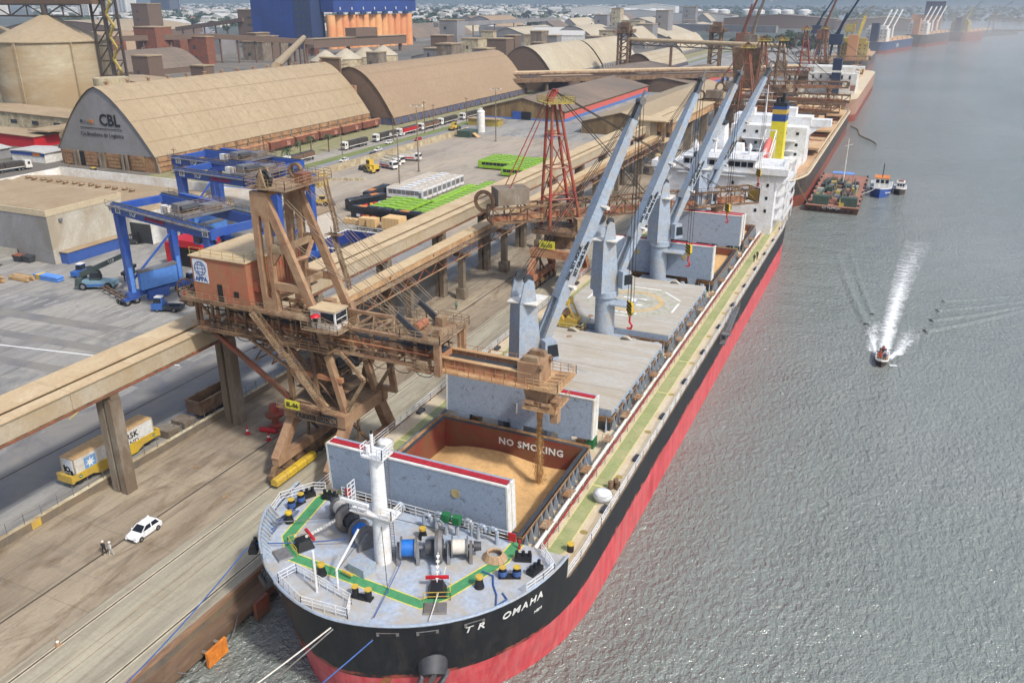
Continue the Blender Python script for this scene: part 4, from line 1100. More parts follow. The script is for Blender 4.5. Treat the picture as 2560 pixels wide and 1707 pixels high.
def tower_frame(y, ztop):
 yb = y + .7
 o = [(-67.9, y,21.0),(-65.7, y,21.0),(-65.9, y,27.8),(-65.7, y,32.5),(-65.6, y, ztop),(-68.1, y, ztop),(-68.2, y,32.5),(-68.1, y,27.8)]
 i = [(-67.3, y,23.2),(-66.4, y,23.2),(-66.35, y,27.0),(-66.6, y,32.3),(-66.8, y,33.4),(-67.1, y,33.4),(-67.4, y,32.3),(-67.5, y,27.0)]
 MB().ring(o, i,(0,.7,0)).build('tower_post', 'rust_frame', L6)
 MB().beam((-66.2, y + .35, ztop - .5),(-60.2, y + .35,21.4),.6,1.0,.6,1.1).build('tower_leg', 'rust_frame', L6)
 MB().prism([(-66.0, y + .1,29.0),(-63.1, y + .1,29.0),(-63.5, y + .1,30.0),(-66.0, y + .1,30.0)],(0,.5,0)).build('tower_tie', 'dust_frame', L6)
 MB().prism([(-66.0, y + .1,24.4),(-61.2, y + .1,24.4),(-61.6, y + .1,25.3),(-66.0, y + .1,25.3)],(0,.5,0)).build('tower_tie', 'rust_frame', L6)
 for k in (0,1):
  MB().prism([(-65.8, y + .15,29.0),(-64.6, y + .15,29.0),(-65.8, y + .15,27.4)] if k else [(-62.9, y + .15,29.0),(-64.2, y + .15,29.0),(-62.3, y + .15,27.6)],(0,.4,0)).build('gusset', 'rust_frame', L6)
tower_frame(75.6,36.2); tower_frame(81.6,36.2)
for z, x in ((29.5,-64.6),(25.0,-63.4)):
 MB().beam((x,76.3, z),(x,81.6, z),.5,.7).build('tower_cross_beam', 'dust_frame', L6)
MB().path([(-64.6,76.3,29.2),(-64.3,78,27.6),(-64.1,80,27.6),(-64.4,81.6,29.2)],.3,6).build('tower_arch', 'rust_frame', L6)
MB().beam((-66.3,76.4,36.1),(-66.3,83.2,36.1),.8,.9).beam((-63.6,80.6,36.0),(-66.0,80.6,36.0),.7,.6).parts('head_beam', 'dust_red', L6)
MB().box(-68.4,-62.6,75.3,84.2,36.56,36.7).build('head_platform', 'dust_frame', L6)
MB().rail([(-68.4,75.3,36.7),(-62.6,75.3,36.7),(-62.6,84.2,36.7),(-68.4,84.2,36.7)],1.1,1.2,.035,3, True).stuff('head_rail', 'dust_frame', L6)
for y in (76.3,82.0): MB().lathe([(.7,-.25),(1.0,-.25),(.85,0),(1.0,.25),(.7,.25),(.7,-.25)],(-66.2, y,37.6),18, 'y').build('head_sheave', 'black_paint' if y < 80 else 'rust_dark', L6)
MB().prism([(-67.2,75.6,36.7),(-65.6,75.6,36.7),(-66.2,75.6,38.9)],(0,.25,0)).prism([(-67.2,76.8,36.7),(-65.6,76.8,36.7),(-66.2,76.8,38.9)],(0,.25,0)).parts('sheave_cheek', 'dust_frame', L6)
MB().box(-64.5,-63.2,79.5,81,36.7,37.9).build('hoist_motor', 'loader_orange', L6)
stair(L6,(-62.6,82.6,36.0),(-61.4,82.6,30.2),.6); stair(L6,(-62.2,82.6,30.0),(-60.2,82.6,23.0),.6)
MB().box(-63,-60.8,82.4,83.4,29.9,30.0).build('stair_landing', 'dust_frame', L6)
MB().box(-48.6,-43.4,75.7,82.9,20.92,21.05).build('boom_platform', 'dust_frame', L6)
MB().rail([(-48.6,75.7,21.05),(-43.4,75.7,21.05),(-43.4,82.9,21.05),(-48.6,82.9,21.05)],1.1,1.1,.04,3, True).stuff('platform_rail', 'dust_frame', L6)
for y in (76.7,81.7):
 MB().beam((-46.4, y,21.0),(-49.4, y,23.4),.3,.9,.3,.6).build('stay_pylon', 'dark_grey', L6)
 for k in (-.25,.25):
  MB().tube((-49.3, y + k,23.4),(-65.8, y + k,36.9),.05,4).build('boom_stay', 'cable_dust', L6)
  MB().tube((-49.0, y + k,22.6),(-62.8, y + k,30.0),.05,4).build('boom_stay', 'cable_dust', L6)
 for k in (0,.5): MB().tube((-45.0, y + k,21.6),(-63.4,80.6 + (y - 79.2) * .4 + k,36.4),.035,4).build('hoist_rope', 'cable_dust', L6)
MB().box(-46.6,-45.6,80.4,81.6,21.05,22.3).box(-45.2,-44.3,77.2,78.2,21.05,22.1).parts('winch_housing', 'dust_frame', L6)
MB().tube((-47.8,78.0,21.6),(-47.8,80.2,21.6),.5,14).build('winch_drum', 'dust_red', L6)
MB().box(-47.8,-44.6,75.6,77.6,17.2,17.35).build('end_platform', 'dust_frame', L6)
MB().rail([(-47.8,75.6,17.35),(-44.6,75.6,17.35),(-44.6,77.6,17.35)],1.0,1,.035,2).stuff('platform_rail', 'dust_frame', L6)
MB().box(-46.8,-45.4,76.0,77.2,17.4,18.4).build('drive_motor', 'dust_frame', L6)
for y in (76.2,82.2): MB().beam((-44.0, y,20.9),(-44.0, y,16.9),.8,.5).build('end_post', 'rust_frame', L6)
for y in (77.8,80.6):
 s = MB().box(-44.6,-33.0, y - .12, y + .12,17.35,18.6).build('shuttle_girder', 'dust_red', L6)
 MB().box(-44.6,-33.0, y - .32, y + .32,18.6,18.72).build('girder_cap', 'gallery_panel', s)
 for k in range(9): MB().box(-44 + k * 1.3,-43.9 + k * 1.3, y - .2, y - .12,17.4,18.6).build('stiffener', 'rust_frame', s)
MB().box(-44.6,-33,78.0,80.4,18.0,18.1).build('shuttle_belt', 'dark_grey', L6)
MB().box(-44.6,-33,76.5,77.7,17.2,17.35).build('shuttle_walkway', 'gallery_panel', L6)
MB().rail([(-44.6,76.5,17.35),(-33,76.5,17.35)],1.0,1.4,.035,2).rail([(-44.6,80.9,18.7),(-33,80.9,18.7)],.5,1.6,.03,1).stuff('shuttle_rail', 'dust_red', L6)
hb_ = MB().box(-34.7,-32.0,77.5,80.9,17.3,19.9).build('head_chute', 'rust_frame', L6)
MB().box(-34.2,-32.4,77.8,78.6,19.9,20.5).box(-34.2,-32.4,79.8,80.6,19.9,20.5).parts('head_motor', 'dust_frame', hb_)
for y in (77.6,80.4): MB().tube((-32.0, y,19.6),(-31.7, y,19.6),.35,10).build('pulley_cover', 'rust_dark', hb_)
MB().box(-33.4,-29.6,76.9,82.6,17.1,17.28).build('shuttle_platform', 'gallery_panel', L6)
MB().rail([(-33.4,76.9,17.28),(-29.6,76.9,17.28),(-29.6,82.6,17.28),(-33.4,82.6,17.28)],1.1,1.0,.04,3).stuff('platform_rail', 'gallery_panel', L6)
for k in range(5): MB().beam((-31.6 + k * .1,77.4 + k,17.7),(-29.8,77.6 + k,17.7),.15).build('deck_beam', 'rust_frame', L6)
MB().hexa([(-33.6,78.2,13.9),(-31.5,78.2,13.9),(-31.5,80.3,13.9),(-33.6,80.3,13.9),(-34.2,77.8,17.1),(-31.2,77.8,17.1),(-31.2,80.7,17.1),(-34.2,80.7,17.1)]).build('spout_hopper', 'rust_frame', L6)
MB().box(-33.9,-29.9,77.0,81.4,14.5,14.65).build('spout_platform', 'gallery_panel', L6)
MB().rail([(-33.9,77.0,14.65),(-29.9,77.0,14.65),(-29.9,81.4,14.65)],1.0,1.0,.035,3).stuff('platform_rail', 'rust_frame', L6)
for a in ((-31.2,77.6,15.0),(-30.6,78.8,15.1),(-31.0,80,15.0),(-33.2,77.6,15.1)):
 MB().tube((a[0] - .5, a[1], a[2] + .1),(a[0] + .5, a[1], a[2] + .1),.34,10).build('spout_motor', 'rust_frame', L6)
MB().tube((-32.6,79.2,14.6),(-32.6,79.2,12.6),.42,16,.34).build('spout', mat('spout_tan',(200,140,84),.6, var=.08), L6, True)
MB().box(-30.9,-30.0,78,79,12.9,14.4).build('spout_ladder_cage', 'rust_frame', L6)
rnd = random.Random(3)
gs = MB()
for i in range(2600):
 t = rnd.random(); z = 12.7 - 8.6 * t; s = .12 + .2 * t ** .8
 x, y = -32.6 + rnd.gauss(0, s),79.2 + rnd.gauss(0, s); h = rnd.uniform(.1,.4); r = rnd.uniform(.02,.05)
 gs.add([(x - r, y, z),(x + r, y - r, z),(x, y + r, z),(x, y, z - h)], [(0,1,2),(0,3,1),(1,3,2),(2,3,0)])
gs.tube((-32.6,79.2,12.7),(-32.6,79.2,4.2),.2,8,.3)
tag(gs.build('grain_stream', 'grain', None), 'stream of grain falling from the loader spout into the hold', 'grain', kind='stuff')
# CONVEYOR GALLERIES ON THE QUAY
GA = thing('conveyor_gallery', 'long tan roofed conveyor gallery on tall concrete columns passing behind the near loader', 'conveyor',(-83,60,0))
SEG = [(-40 + 24.2 * i,-40 + 24.2 * (i + 1) - .05) for i in range(16)]
for a, b in SEG:
 MB().box(-80.62,-80.4, a, b,13.9,16.05).build('side_panel', 'gallery_wall', GA)
 MB().box(-86.2,-86.0, a, b,13.9,16.05).build('side_panel', 'gallery_wall', GA)
 MB().box(-86.2,-80.3, a, b,13.5,13.9).build('floor_slab', 'rust_dark', GA)
 MB().box(-81.9,-80.2, a, b,16.05,16.2).build('roof_strip', 'gallery_roof', GA)
 MB().box(-86.3,-82.5, a, b,16.1,16.3).build('roof_strip', 'gallery_roof', GA)
 MB().box(-82.5,-81.9, a, b,15.85,15.98).build('belt_slot', 'rust_dark', GA)
 MB().box(-80.3,-80.15, a, b,13.55,13.75).build('cable_tray', 'loader_orange', GA)
for y in [21 + 20.4 * i for i in range(16)]:
 if abs(y - 62) < 3: y = 62.2
 MB().prism([(-82.7, y - .8,0),(-81.7, y - .8,0),(-81.7, y - .4,0),(-81.3, y - .4,0),(-81.3, y - .8,0),(-80.3, y - .8,0),(-80.3, y + .8,0),(-82.7, y + .8,0)],(0,0,12.9)).build('column', 'concrete', GA)
 MB().box(-85.8,-80.2, y - .6, y + .6,12.9,13.5).build('column_head', 'concrete', GA)
GB = thing('conveyor_gallery', 'narrow ochre panelled conveyor on a lattice bridge seaward of the tall gallery', 'conveyor',(-77,190,0))
ys = [84 + 5.0 * i for i in range(42)]
for a, b in zip(ys[:-1], ys[1:]):
 MB().box(-76.15,-76.0, a + .04, b - .04,11.9,13.0).build('side_panel', 'gallery_panel', GB)
 MB().hexa([(-78.4, a + .02,12.9),(-75.9, a + .02,13.0),(-75.9, b - .02,13.0),(-78.4, b - .02,12.9),(-78.4, a + .02,13.12),(-75.9, a + .02,13.12),(-75.9, b - .02,13.12),(-78.4, b - .02,13.12)]).build('roof_panel', 'gallery_roof', GB)
 MB().box(-76.1,-74.9, a, b,11.55,11.65).build('walkway', 'dust_frame', GB)
 for x in (-75.2,-78.2):
  MB().beam((x, a,9.6),(x,(a + b) / 2,11.4),.12).beam((x,(a + b) / 2,11.4),(x, b,9.6),.12).parts('lattice_bar', 'loader_orange', GB)
 if a > 83: MB().box(-76.02,-75.98, a + 2.2, a + 2.6,12.3,12.7).build('vent_hole', 'black_paint', GB) if int(a) % 3 == 0 else None
for x in (-75.2,-78.2):
 for z in (9.6,11.45): MB().beam((x,84, z),(x,289, z),.2).build('chord', 'rust_frame', GB)
MB().rail([(-74.95,84,11.65),(-74.95,289,11.65)],1.0,2.5,.035,2).stuff('walkway_rail', 'dust_frame', GB)
for y in [103.4 + 20.3 * i for i in range(10)]:
 MB().box(-77.4,-76.2, y - .55, y + .55,2.3,9.3).build('column', 'concrete_dark', GB)
 MB().box(-77.8,-75.8, y - .95, y + .95,0,2.3).build('column_base', 'concrete', GB)
 MB().box(-78.4,-75.1, y - .6, y + .6,9.0,9.5).build('column_head', 'rust_dark', GB)
sc_ = tag(MB().box(-82.6,-82.3,98,144,0,9).build('screen_wall', mat('screen_grey',(92,92,92),.8, var=.12, corr=('Y',2.5,.3))), 'dark grey sheet wall standing under the conveyor galleries', 'wall')
# LOW CONCRETE WALL WITH POSTS
lw = thing('quay_wall_fence', 'low stained concrete wall with thin posts beside the parked container wagon', 'wall',(-84.6,60,0))
MB().box(-84.85,-84.4,-20,100,0,1.05).build('wall', 'concrete_dark', lw)
MB().box(-84.9,-84.35,-20,100,1.05,1.14).build('wall_cap', 'wall_beige', lw)
for i in range(37): MB().beam((-84.6,20 + i * 2.2,1.1),(-84.6,20 + i * 2.2,2.5),.06).build('post', 'mid_grey', lw)
MB().box(-84.39,-84.36,51.4,52.6,.05,1.04).build('yellow_mark', 'yellow_paint', lw)
# VEHICLE KITS (local coordinates, +x forward)
def wheels(o, spots, r=.5, w=.32):
 for x, y in spots:
  t = MB().tube((x, y - w / 2, r),(x, y + w / 2, r), r,14).build('wheel', 'rubber', o)
  s = 1 if y > 0 else -1
  MB().tube((x, y + s * (w / 2), r),(x, y + s * (w / 2 + .02), r), r * .55,10).build('rim', 'mid_grey', t)
def make_car(name, label, paint, group=None):
 o = thing(name, label, 'car', local=True, group=group)
 low = [(-1.95,.32),(-2.0,.62),(-1.9,.92),(-.9,.98),(.85,.98),(1.85,.74),(2.02,.5),(1.98,.3)]
 rows = []
 for y, k in ((-.84,.96),(-.8,1),(.8,1),(.84,.96)): rows.append([(x * k, y, z if abs(y) < .82 else .34 + (z - .34) * .9) for x, z in low])
 b = MB().grid(rows)
 b.add([(x * .96,-.84,.34 + (z - .34) * .9) for x, z in low], [tuple(range(len(low)))])
 b.add([(x * .96,.84,.34 + (z - .34) * .9) for x, z in low], [tuple(range(len(low) - 1,-1,-1))])
 b.build('body', paint, o, True)
 cabin = [(-1.75,.95),(1.0,.95),(.2,1.46),(-1.35,1.46)]
 MB().add([(x,-.78 if z < 1 else -.6, z) for x, z in cabin] + [(x,.78 if z < 1 else .6, z) for x, z in cabin], [(0,1,2,3),(7,6,5,4),(1,5,6,2),(3,7,4,0),(2,6,7,3)]).build('windows', 'glass', o)
 MB().hexa([(-1.42,-.62,1.44),(.28,-.62,1.44),(.28,.62,1.44),(-1.42,.62,1.44),(-1.3,-.55,1.51),(.1,-.55,1.51),(.1,.55,1.51),(-1.3,.55,1.51)]).build('roof', paint, o)
 pl = MB()
 for y in (-.7,.7):
  pl.beam((1.0, y * 1.1,.96),(.2, y * .88,1.47),.07).beam((-.45, y * 1.1,.96),(-.5, y * .88,1.47),.1).beam((-1.72, y * 1.08,.96),(-1.36, y * .88,1.47),.16)
 pl.parts('pillar', paint, o)
 for y in (-.6,.6): MB().cbox((1.88, y,.66),(.16,.34,.16)).build('headlight', 'white_paint', o)
 for y in (-.92,.92): MB().cbox((.75, y,1.0),(.14,.2,.14)).build('mirror', paint, o)
 MB().cbox((2.0,0,.45),(.06,1.0,.16)).build('grille', 'black_paint', o)
 wheels(o, [(1.25,-.76),(1.25,.76),(-1.25,-.76),(-1.25,.76)],.32,.22)
 return o
def make_bus(label, paint, group, L=12.6, glass='glass', coach=False):
 o = thing('bus', label, 'bus', local=True, group=group)
 h = 3.5 if coach else 3.15
 prof = [(-1.25,.45),(1.25,.45),(1.28,1.4),(1.24, h - .35),(1.02, h),(-1.02, h),(-1.24, h - .35),(-1.28,1.4)]
 rows = [[(x, y, z) for y, z in prof + prof[:1]] for x in (-L / 2,-L / 2 + .25, L / 2 - .25, L / 2)]
 for r_ in (0,3): rows[r_] = [(x, y * .95,.45 + (z - .45) * .97) for x, y, z in rows[r_]]
 b = MB().grid(rows)
 b.add([p for p in rows[0][:-1]], [tuple(range(8))]).add([p for p in rows[3][:-1]], [tuple(range(7,-1,-1))])
 b.build('body', paint, o)
 for s in (-1,1):
  for k in range(7):
   x = -L / 2 + .8 + k * (L - 2.2) / 7
   MB().box(x, x + (L - 2.2) / 7 - .12, min(s * 1.25, s * 1.292), max(s * 1.25, s * 1.292),1.55, h - .62).build('window', glass, o)
 MB().box(L / 2 - .04, L / 2 + .03,-1.1,1.1,1.35, h - .55).build('windscreen', glass, o)
 MB().box(-L / 2 - .03,-L / 2 + .04,-.9,.9,1.9, h - .6).build('rear_window', glass, o)
 MB().box(L / 2 - 1.6, L / 2 - .6,-1.3,-1.24,.55,2.5).build('door', glass, o)
 MB().box(-1.4,1.4,-.75,.75, h, h + .2).build('roof_unit', paint, o)
 MB().box(-L / 2 + .3, L / 2 - .3,-1.0,-.86, h - .02, h + .04).box(-L / 2 + .3, L / 2 - .3,.86,1.0, h - .02, h + .04).parts('roof_gutter', 'dark_grey' if paint != 'bus_white' else 'mid_grey', o)
 MB().box(L / 2 - 3.2, L / 2 - 2.4,-.4,.4, h, h + .09).build('roof_hatch', paint, o)
 wheels(o, [(L / 2 - 2.4,-1.1),(L / 2 - 2.4,1.1),(-L / 2 + 3,-1.1),(-L / 2 + 3,1.1)],.5,.3)
 return o
mat('bus_green',(146,190,48),.45, var=.06)
mat('bus_white',(226,228,230),.45, var=.03, dirt=(206,200,188), amt=.2)
mat('bus_black',(40,40,44),.4, var=.08)
mat('dust_roof',(204,186,158),.8, var=.06)
g_bus = make_bus('', 'bus_green', 'new green buses parked in the yard')
w_bus = make_bus('', 'bus_white', 'white coaches parked in a row',13, 'mid_grey', True)
MB().box(-6.3,6.2,-1.0,1.0,3.51,3.53).build('roof_dust', 'dust_roof', w_bus)
k_bus = make_bus('', 'bus_black', 'black coaches with coloured panels',13, coach=True)
for s in (-1,1):
 for x, m_ in ((-4.6, mat('art_white',(206,212,220),.5)),(-3.0, mat('art_red',(214,60,66),.5)),(-1.6, mat('art_orange',(232,150,60),.5)),(.4, MATS['art_red']),(4.6, MATS['art_white'])):
  MB().box(x, x + 1.2, min(s * 1.27, s * 1.3), max(s * 1.27, s * 1.3),.7,1.5).build('painted_panel', m_, k_bus)
MB().box(-4.5,-1.2,-.9,.9,3.51,3.54).build('roof_panel', 'orange_paint', k_bus)
first = {}
def place(src, loc, rz, label, group):
 if src.name not in first:
  first[src.name] = 1
  src.location = loc; src.rotation_euler = (0,0, rz); tag(src, label, None, group); return src
 return dup(src, loc, rz, label, group)
ords = ['first', 'second', 'third', 'fourth', 'fifth', 'sixth', 'seventh', 'eighth', 'ninth', 'tenth', 'eleventh', 'twelfth', 'thirteenth', 'fourteenth', 'fifteenth', 'sixteenth', 'seventeenth']
for i in range(9): place(w_bus,(-134.9,218.4 + i * 3.0,0),0, '%s white coach counted from the near end of the white row' % ords[i], 'white coaches parked in a row')
GG = 'new green buses parked in the yard'
for i in range(5): place(g_bus,(-126.6,195.6 + i * 2.95,0),0, 'green bus, %s row behind the black coaches, left of the aisle' % ords[i], GG)
for i in range(2): place(g_bus,(-119.9 - i * .2,214 + i * 12.8,0), R(90), 'lengthwise green bus beside the white coaches, %s one' % ('near' if i == 0 else 'far'), GG)
for i in range(16): place(g_bus,(-112.4 if i < 5 else -111.6,194.6 + i * 2.9,0),0, 'green bus, %s from the near end of the long block beside the gallery' % ords[i], GG)
for i in range(5): place(g_bus,(-130.9,272.8 + i * 2.9,0), R(180), 'green bus, %s from the front in the far block on the open yard' % ords[i], GG)
for i in range(8): place(g_bus,(-117.4,263.4 + i * 2.9,0),0, 'green bus, %s from the front in the far block by the gallery' % ords[i], GG)
KG = 'black coaches with coloured panels'
place(k_bus,(-130.0,192.3,0),0, 'black coach with bright panels directly behind the wooden crates', KG)
place(k_bus,(-116.2,192.0,0),0, 'black coach with bright panels half hidden by the gallery roof', KG)
place(k_bus,(-143.0,214.4,0), R(94), 'black coach parked lengthwise at the left of the green buses', KG)
place(k_bus,(-139.8,203.6,0), R(250), 'black coach with white front turned at the corner of the bus block', KG)
def crate(x, y, lx, ly, h, label):
 o = thing('wooden_crate', label, 'crate',(x, y,0), group='wooden crates by the coaches')
 MB().box(x - lx / 2, x + lx / 2, y - ly / 2, y + ly / 2,.12, h).build('box', 'wood_crate', o)
 for k in range(int(lx / .9) + 1):
  xx = x - lx / 2 + k * lx / int(lx / .9 + .001)
  MB().box(xx - .06, xx + .06, y - ly / 2 - .03, y - ly / 2,.12, h).build('batten', 'wood', o)
 MB().box(x - lx / 2, x + lx / 2, y - ly / 2 + .2, y - ly / 2 + .5,0,.12).box(x - lx / 2, x + lx / 2, y + ly / 2 - .5, y + ly / 2 - .2,0,.12).parts('runner', 'wood', o)
crate(-119.6,186.6,5.2,4.2,3.1, 'largest plywood crate at the right end of the crates')
crate(-125.6,185.6,2.6,2.6,2.4, 'square plywood crate in the middle of the crates')
crate(-128.6,186.0,2.2,2.4,2.2, 'small plywood crate left of the square one')
crate(-132.6,186.2,4.6,1.6,1.4, 'low flat plywood crate at the left end of the crates')
tb = thing('steel_tub', 'dark blue open steel tub standing behind the machine house', 'tub',(-116,162,0))
MB().ring([(-123,154,0),(-112,154,0),(-112,170,0),(-123,170,0)], [(-122.6,154.4,0),(-112.4,154.4,0),(-112.4,169.6,0),(-122.6,169.6,0)],(0,0,3.2)).build('wall', mat('tub_blue',(42,62,130),.5, var=.1), tb)
MB().box(-122.6,-112.4,154.4,169.6,.02,.1).build('floor', 'dark_grey', tb)
MB().ring([(-123.1,153.9,3.2),(-111.9,153.9,3.2),(-111.9,170.1,3.2),(-123.1,170.1,3.2)], [(-122.6,154.4,3.2),(-112.4,154.4,3.2),(-112.4,169.6,3.2),(-122.6,169.6,3.2)],(0,0,.15)).build('rim', 'white_paint', tb)
lb = thing('lattice_boom', 'dark lattice crane boom section lying on the yard behind the blue tub', 'crane boom',(-116,176,0))
bm = MB()
for y in (174.5,176.6): bm.truss((-124.5, y,.2),(-109.5, y,.2),(0,0,1.8),8,.14)
for k in range(9): bm.beam((-124.5 + k * 1.87,174.5,2),(-124.5 + k * 1.87,176.6,2),.12)
bm.stuff('lattice', mat('boom_dark',(52,58,66),.5, var=.15), lb)
MB().box(-124.6,-109.4,174.2,174.34,.0,1.4).build('side_plate', 'boom_dark', lb)
# TRUCKS ON THE LANE
def make_truck(label, cab, load, group):
 o = thing('grain_truck', label, 'truck', local=True, group=group)
 c = MB().hexa([(-2.4,-1.2,.7),(0,-1.2,.7),(0,1.2,.7),(-2.4,1.2,.7),(-2.4,-1.2,3.4),(-.35,-1.15,3.3),(-.35,1.15,3.3),(-2.4,1.2,3.4)]).build('cab', cab, o)
 MB().hexa([(-.18,-1.05,1.9),(-.02,-1.05,1.9),(-.02,1.05,1.9),(-.18,1.05,1.9),(-.4,-1.0,2.9),(-.2,-1.0,2.9),(-.2,1.0,2.9),(-.4,1.0,2.9)]).build('windscreen', 'glass', c)
 MB().box(-1.5,-.7,-1.23,-1.19,1.9,2.8).box(-1.5,-.7,1.19,1.23,1.9,2.8).parts('side_window', 'glass', c)
 MB().box(-.02,.06,-1.0,1.0,.6,1.3).build('bumper', 'mid_grey', c)
 MB().box(-16.5,-2.6,-.5,.5,.8,1.2).build('chassis', 'dark_grey', o)
 MB().box(-9.3,-2.9,-1.25,1.25,1.2,3.1).box(-16.6,-9.6,-1.25,1.25,1.2,3.1).parts('trailer_box', load, o)
 MB().hexa([(-9.3,-1.2,3.1),(-2.9,-1.2,3.1),(-2.9,1.2,3.1),(-9.3,1.2,3.1),(-9.1,-.5,3.4),(-3.1,-.5,3.4),(-3.1,.5,3.4),(-9.1,.5,3.4)]).hexa([(-16.6,-1.2,3.1),(-9.6,-1.2,3.1),(-9.6,1.2,3.1),(-16.6,1.2,3.1),(-16.4,-.5,3.4),(-9.8,-.5,3.4),(-9.8,.5,3.4),(-16.4,.5,3.4)]).parts('tarpaulin', mat('tarp',(60,58,54),.8, var=.15) if 'tarp' not in MATS else 'tarp', o)
 MB().box(-16.6,-2.9,-1.28,-1.25,1.2,1.45).box(-16.6,-2.9,1.25,1.28,1.2,1.45).parts('side_stripe', 'white_paint', o)
 wheels(o, [(x, y) for x in (-1.2,-3.6,-4.8,-10.8,-12,-13.2,-15.4) for y in (-1.0,1.0)],.5,.35)
 return o
mat('trailer_dark',(66,60,54),.7, var=.12)
mat('trailer_red',(186,36,44),.55, var=.08)
mat('trailer_brown',(116,88,66),.7, var=.12)
T1 = make_truck('', 'white_paint', 'trailer_dark', 'grain trucks queueing on the lane')
T2 = make_truck('', 'white_paint', 'trailer_red', 'grain trucks queueing on the lane')
T3 = make_truck('', 'white_paint', 'trailer_brown', 'grain trucks queueing on the lane')
TG = 'grain trucks queueing on the lane'
place(T3,(-203.6,246.5,0), R(-90), 'white truck with brown load, nearest in the queue below the palms', TG)
place(T1,(-203.8,283,0), R(-90), 'white truck with dark trailer just past the palms', TG)
place(T1,(-203.8,306,0), R(-90), 'white truck with dark trailer just before the red trailer', TG)
place(T2,(-203.4,324,0), R(-90), 'truck with bright red trailer in the middle of the queue', TG)
place(T1,(-203.4,362,0), R(-90), 'white truck with dark trailer, two behind the red trailer', TG)
place(T3,(-203.2,343,0), R(-90), 'truck with brown trailer directly behind the red trailer', TG)
place(T1,(-203.0,384,0), R(-90), 'white truck with dark trailer near the white tank', TG)
place(T2,(-202.8,405,0), R(-90), 'truck with red trailer at the far end of the queue', TG)
for i in range(5): place((T1, T3)[i % 2],(-202.8,430 + i * 24,0), R(-90), 'truck far down the lane, %s beyond the far red trailer' % ords[i], TG)
car0 = make_car('car', '', 'white_paint')
car1 = make_car('car', '', mat('car_dark',(52,56,62),.4, var=.05))
car2 = make_car('car', '', mat('car_red',(186,44,44),.4, var=.05))
mat('car_white',(236,238,240),.3, var=.02)
wc = make_car('car', 'white hatchback parked on the quay beside the two walking men', 'car_white')
wc.location = (-72.0,56.2,.0); wc.rotation_euler = (0,0, R(-88.5))
CG = 'cars along the yard road'
for x, y, k, lab in ((-189.2,263,0, 'white car on the road, nearest to the yard wall gate'),(-186,277,1, 'dark car on the road just ahead of a white one'),(-190.4,288,0, 'white car on the road right below the second truck'),(-184.6,243,0, 'white car partly hidden behind the yard wall'),(-189.4,318,2, 'small red car on the road below the red trailer'),(-190,382,0, 'white car on the road near the white tank'),(-196.4,306,0, 'white car on the grass verge beside the trucks')):
 place((car0, car1, car2)[k],(x, y,0), R(-90), lab, CG)
for i,(x, y, k) in enumerate(((-252,176,0),(-248.5,177,0),(-257,175,0),(-246,182,2),(-242.5,178,1),(-240,180,1))):
 place((car0, car1, car2)[k],(x, y + 10,0), R(70), ['white car third from the left in the lot by the blue shop', 'white car second from the right of the white ones', 'leftmost white car by the pole', 'red car behind the white ones', 'dark car beside the red one', 'rightmost grey car in the little lot'][i], 'cars in the small lot behind the warehouse')
# FREIGHT WAGONS
def make_wagon(paint):
 o = thing('freight_wagon', '', 'wagon', local=True, group='box wagons beside the big shed')
 MB().box(-7.4,7.4,-1.4,1.4,1.15,3.9).build('body', paint, o)
 MB().prism([(-7.5,-1.45,3.9),(-7.5,1.45,3.9),(-7.5,0,4.25)],(15,0,0)).build('roof', 'dust_red', o)
 for x in (-6.2,-4.8,-3.4,-2,2,3.4,4.8,6.2): MB().box(x - .06, x + .06,1.4,1.46,1.2,3.9).box(x - .06, x + .06,-1.46,-1.4,1.2,3.9).parts('rib', 'rust_dark', o)
 MB().box(-1.3,1.3,1.41,1.5,1.3,3.7).box(-1.3,1.3,-1.5,-1.41,1.3,3.7).parts('door', paint, o)
 for s in (-1,1): MB().box(2.4,4.6, min(s * 1.465, s * 1.48), max(s * 1.465, s * 1.48),1.6,3.3).build('graffiti', mat('graffiti',(206,196,176),.7, var=.25, sc=2, dirt=(160,90,70), amt=.5, dsc=1.5, obj=True) if 'graffiti' not in MATS else 'graffiti', o)
 MB().box(-7.3,7.3,-.5,.5,.8,1.15).build('frame', 'dark_grey', o)
 wheels(o, [(x, y) for x in (-5.6,-4.2,4.2,5.6) for y in (-.75,.75)],.45,.15)
 return o
W1 = make_wagon(mat('wagon_red',(142,72,56),.7, var=.15, dirt=(110,74,58), amt=.4)); W2 = make_wagon(mat('wagon_tan',(158,124,92),.7, var=.15, dirt=(120,90,66), amt=.4))
for i in range(8): place(W2 if i in (2,) else W1,(-228,226 + i * 16.2,0), R(90), ['reddish box wagon nearest the shed corner, doors ajar', 'rust red box wagon second in line beside the shed', 'tan box wagon among the rust red ones', 'rust red box wagon right behind the tan one', 'rust red box wagon second behind the tan one', 'dark box wagon third behind the tan one', 'second last box wagon before the gap between the sheds', 'last box wagon before the gap between the sheds'][i], 'box wagons beside the big shed')
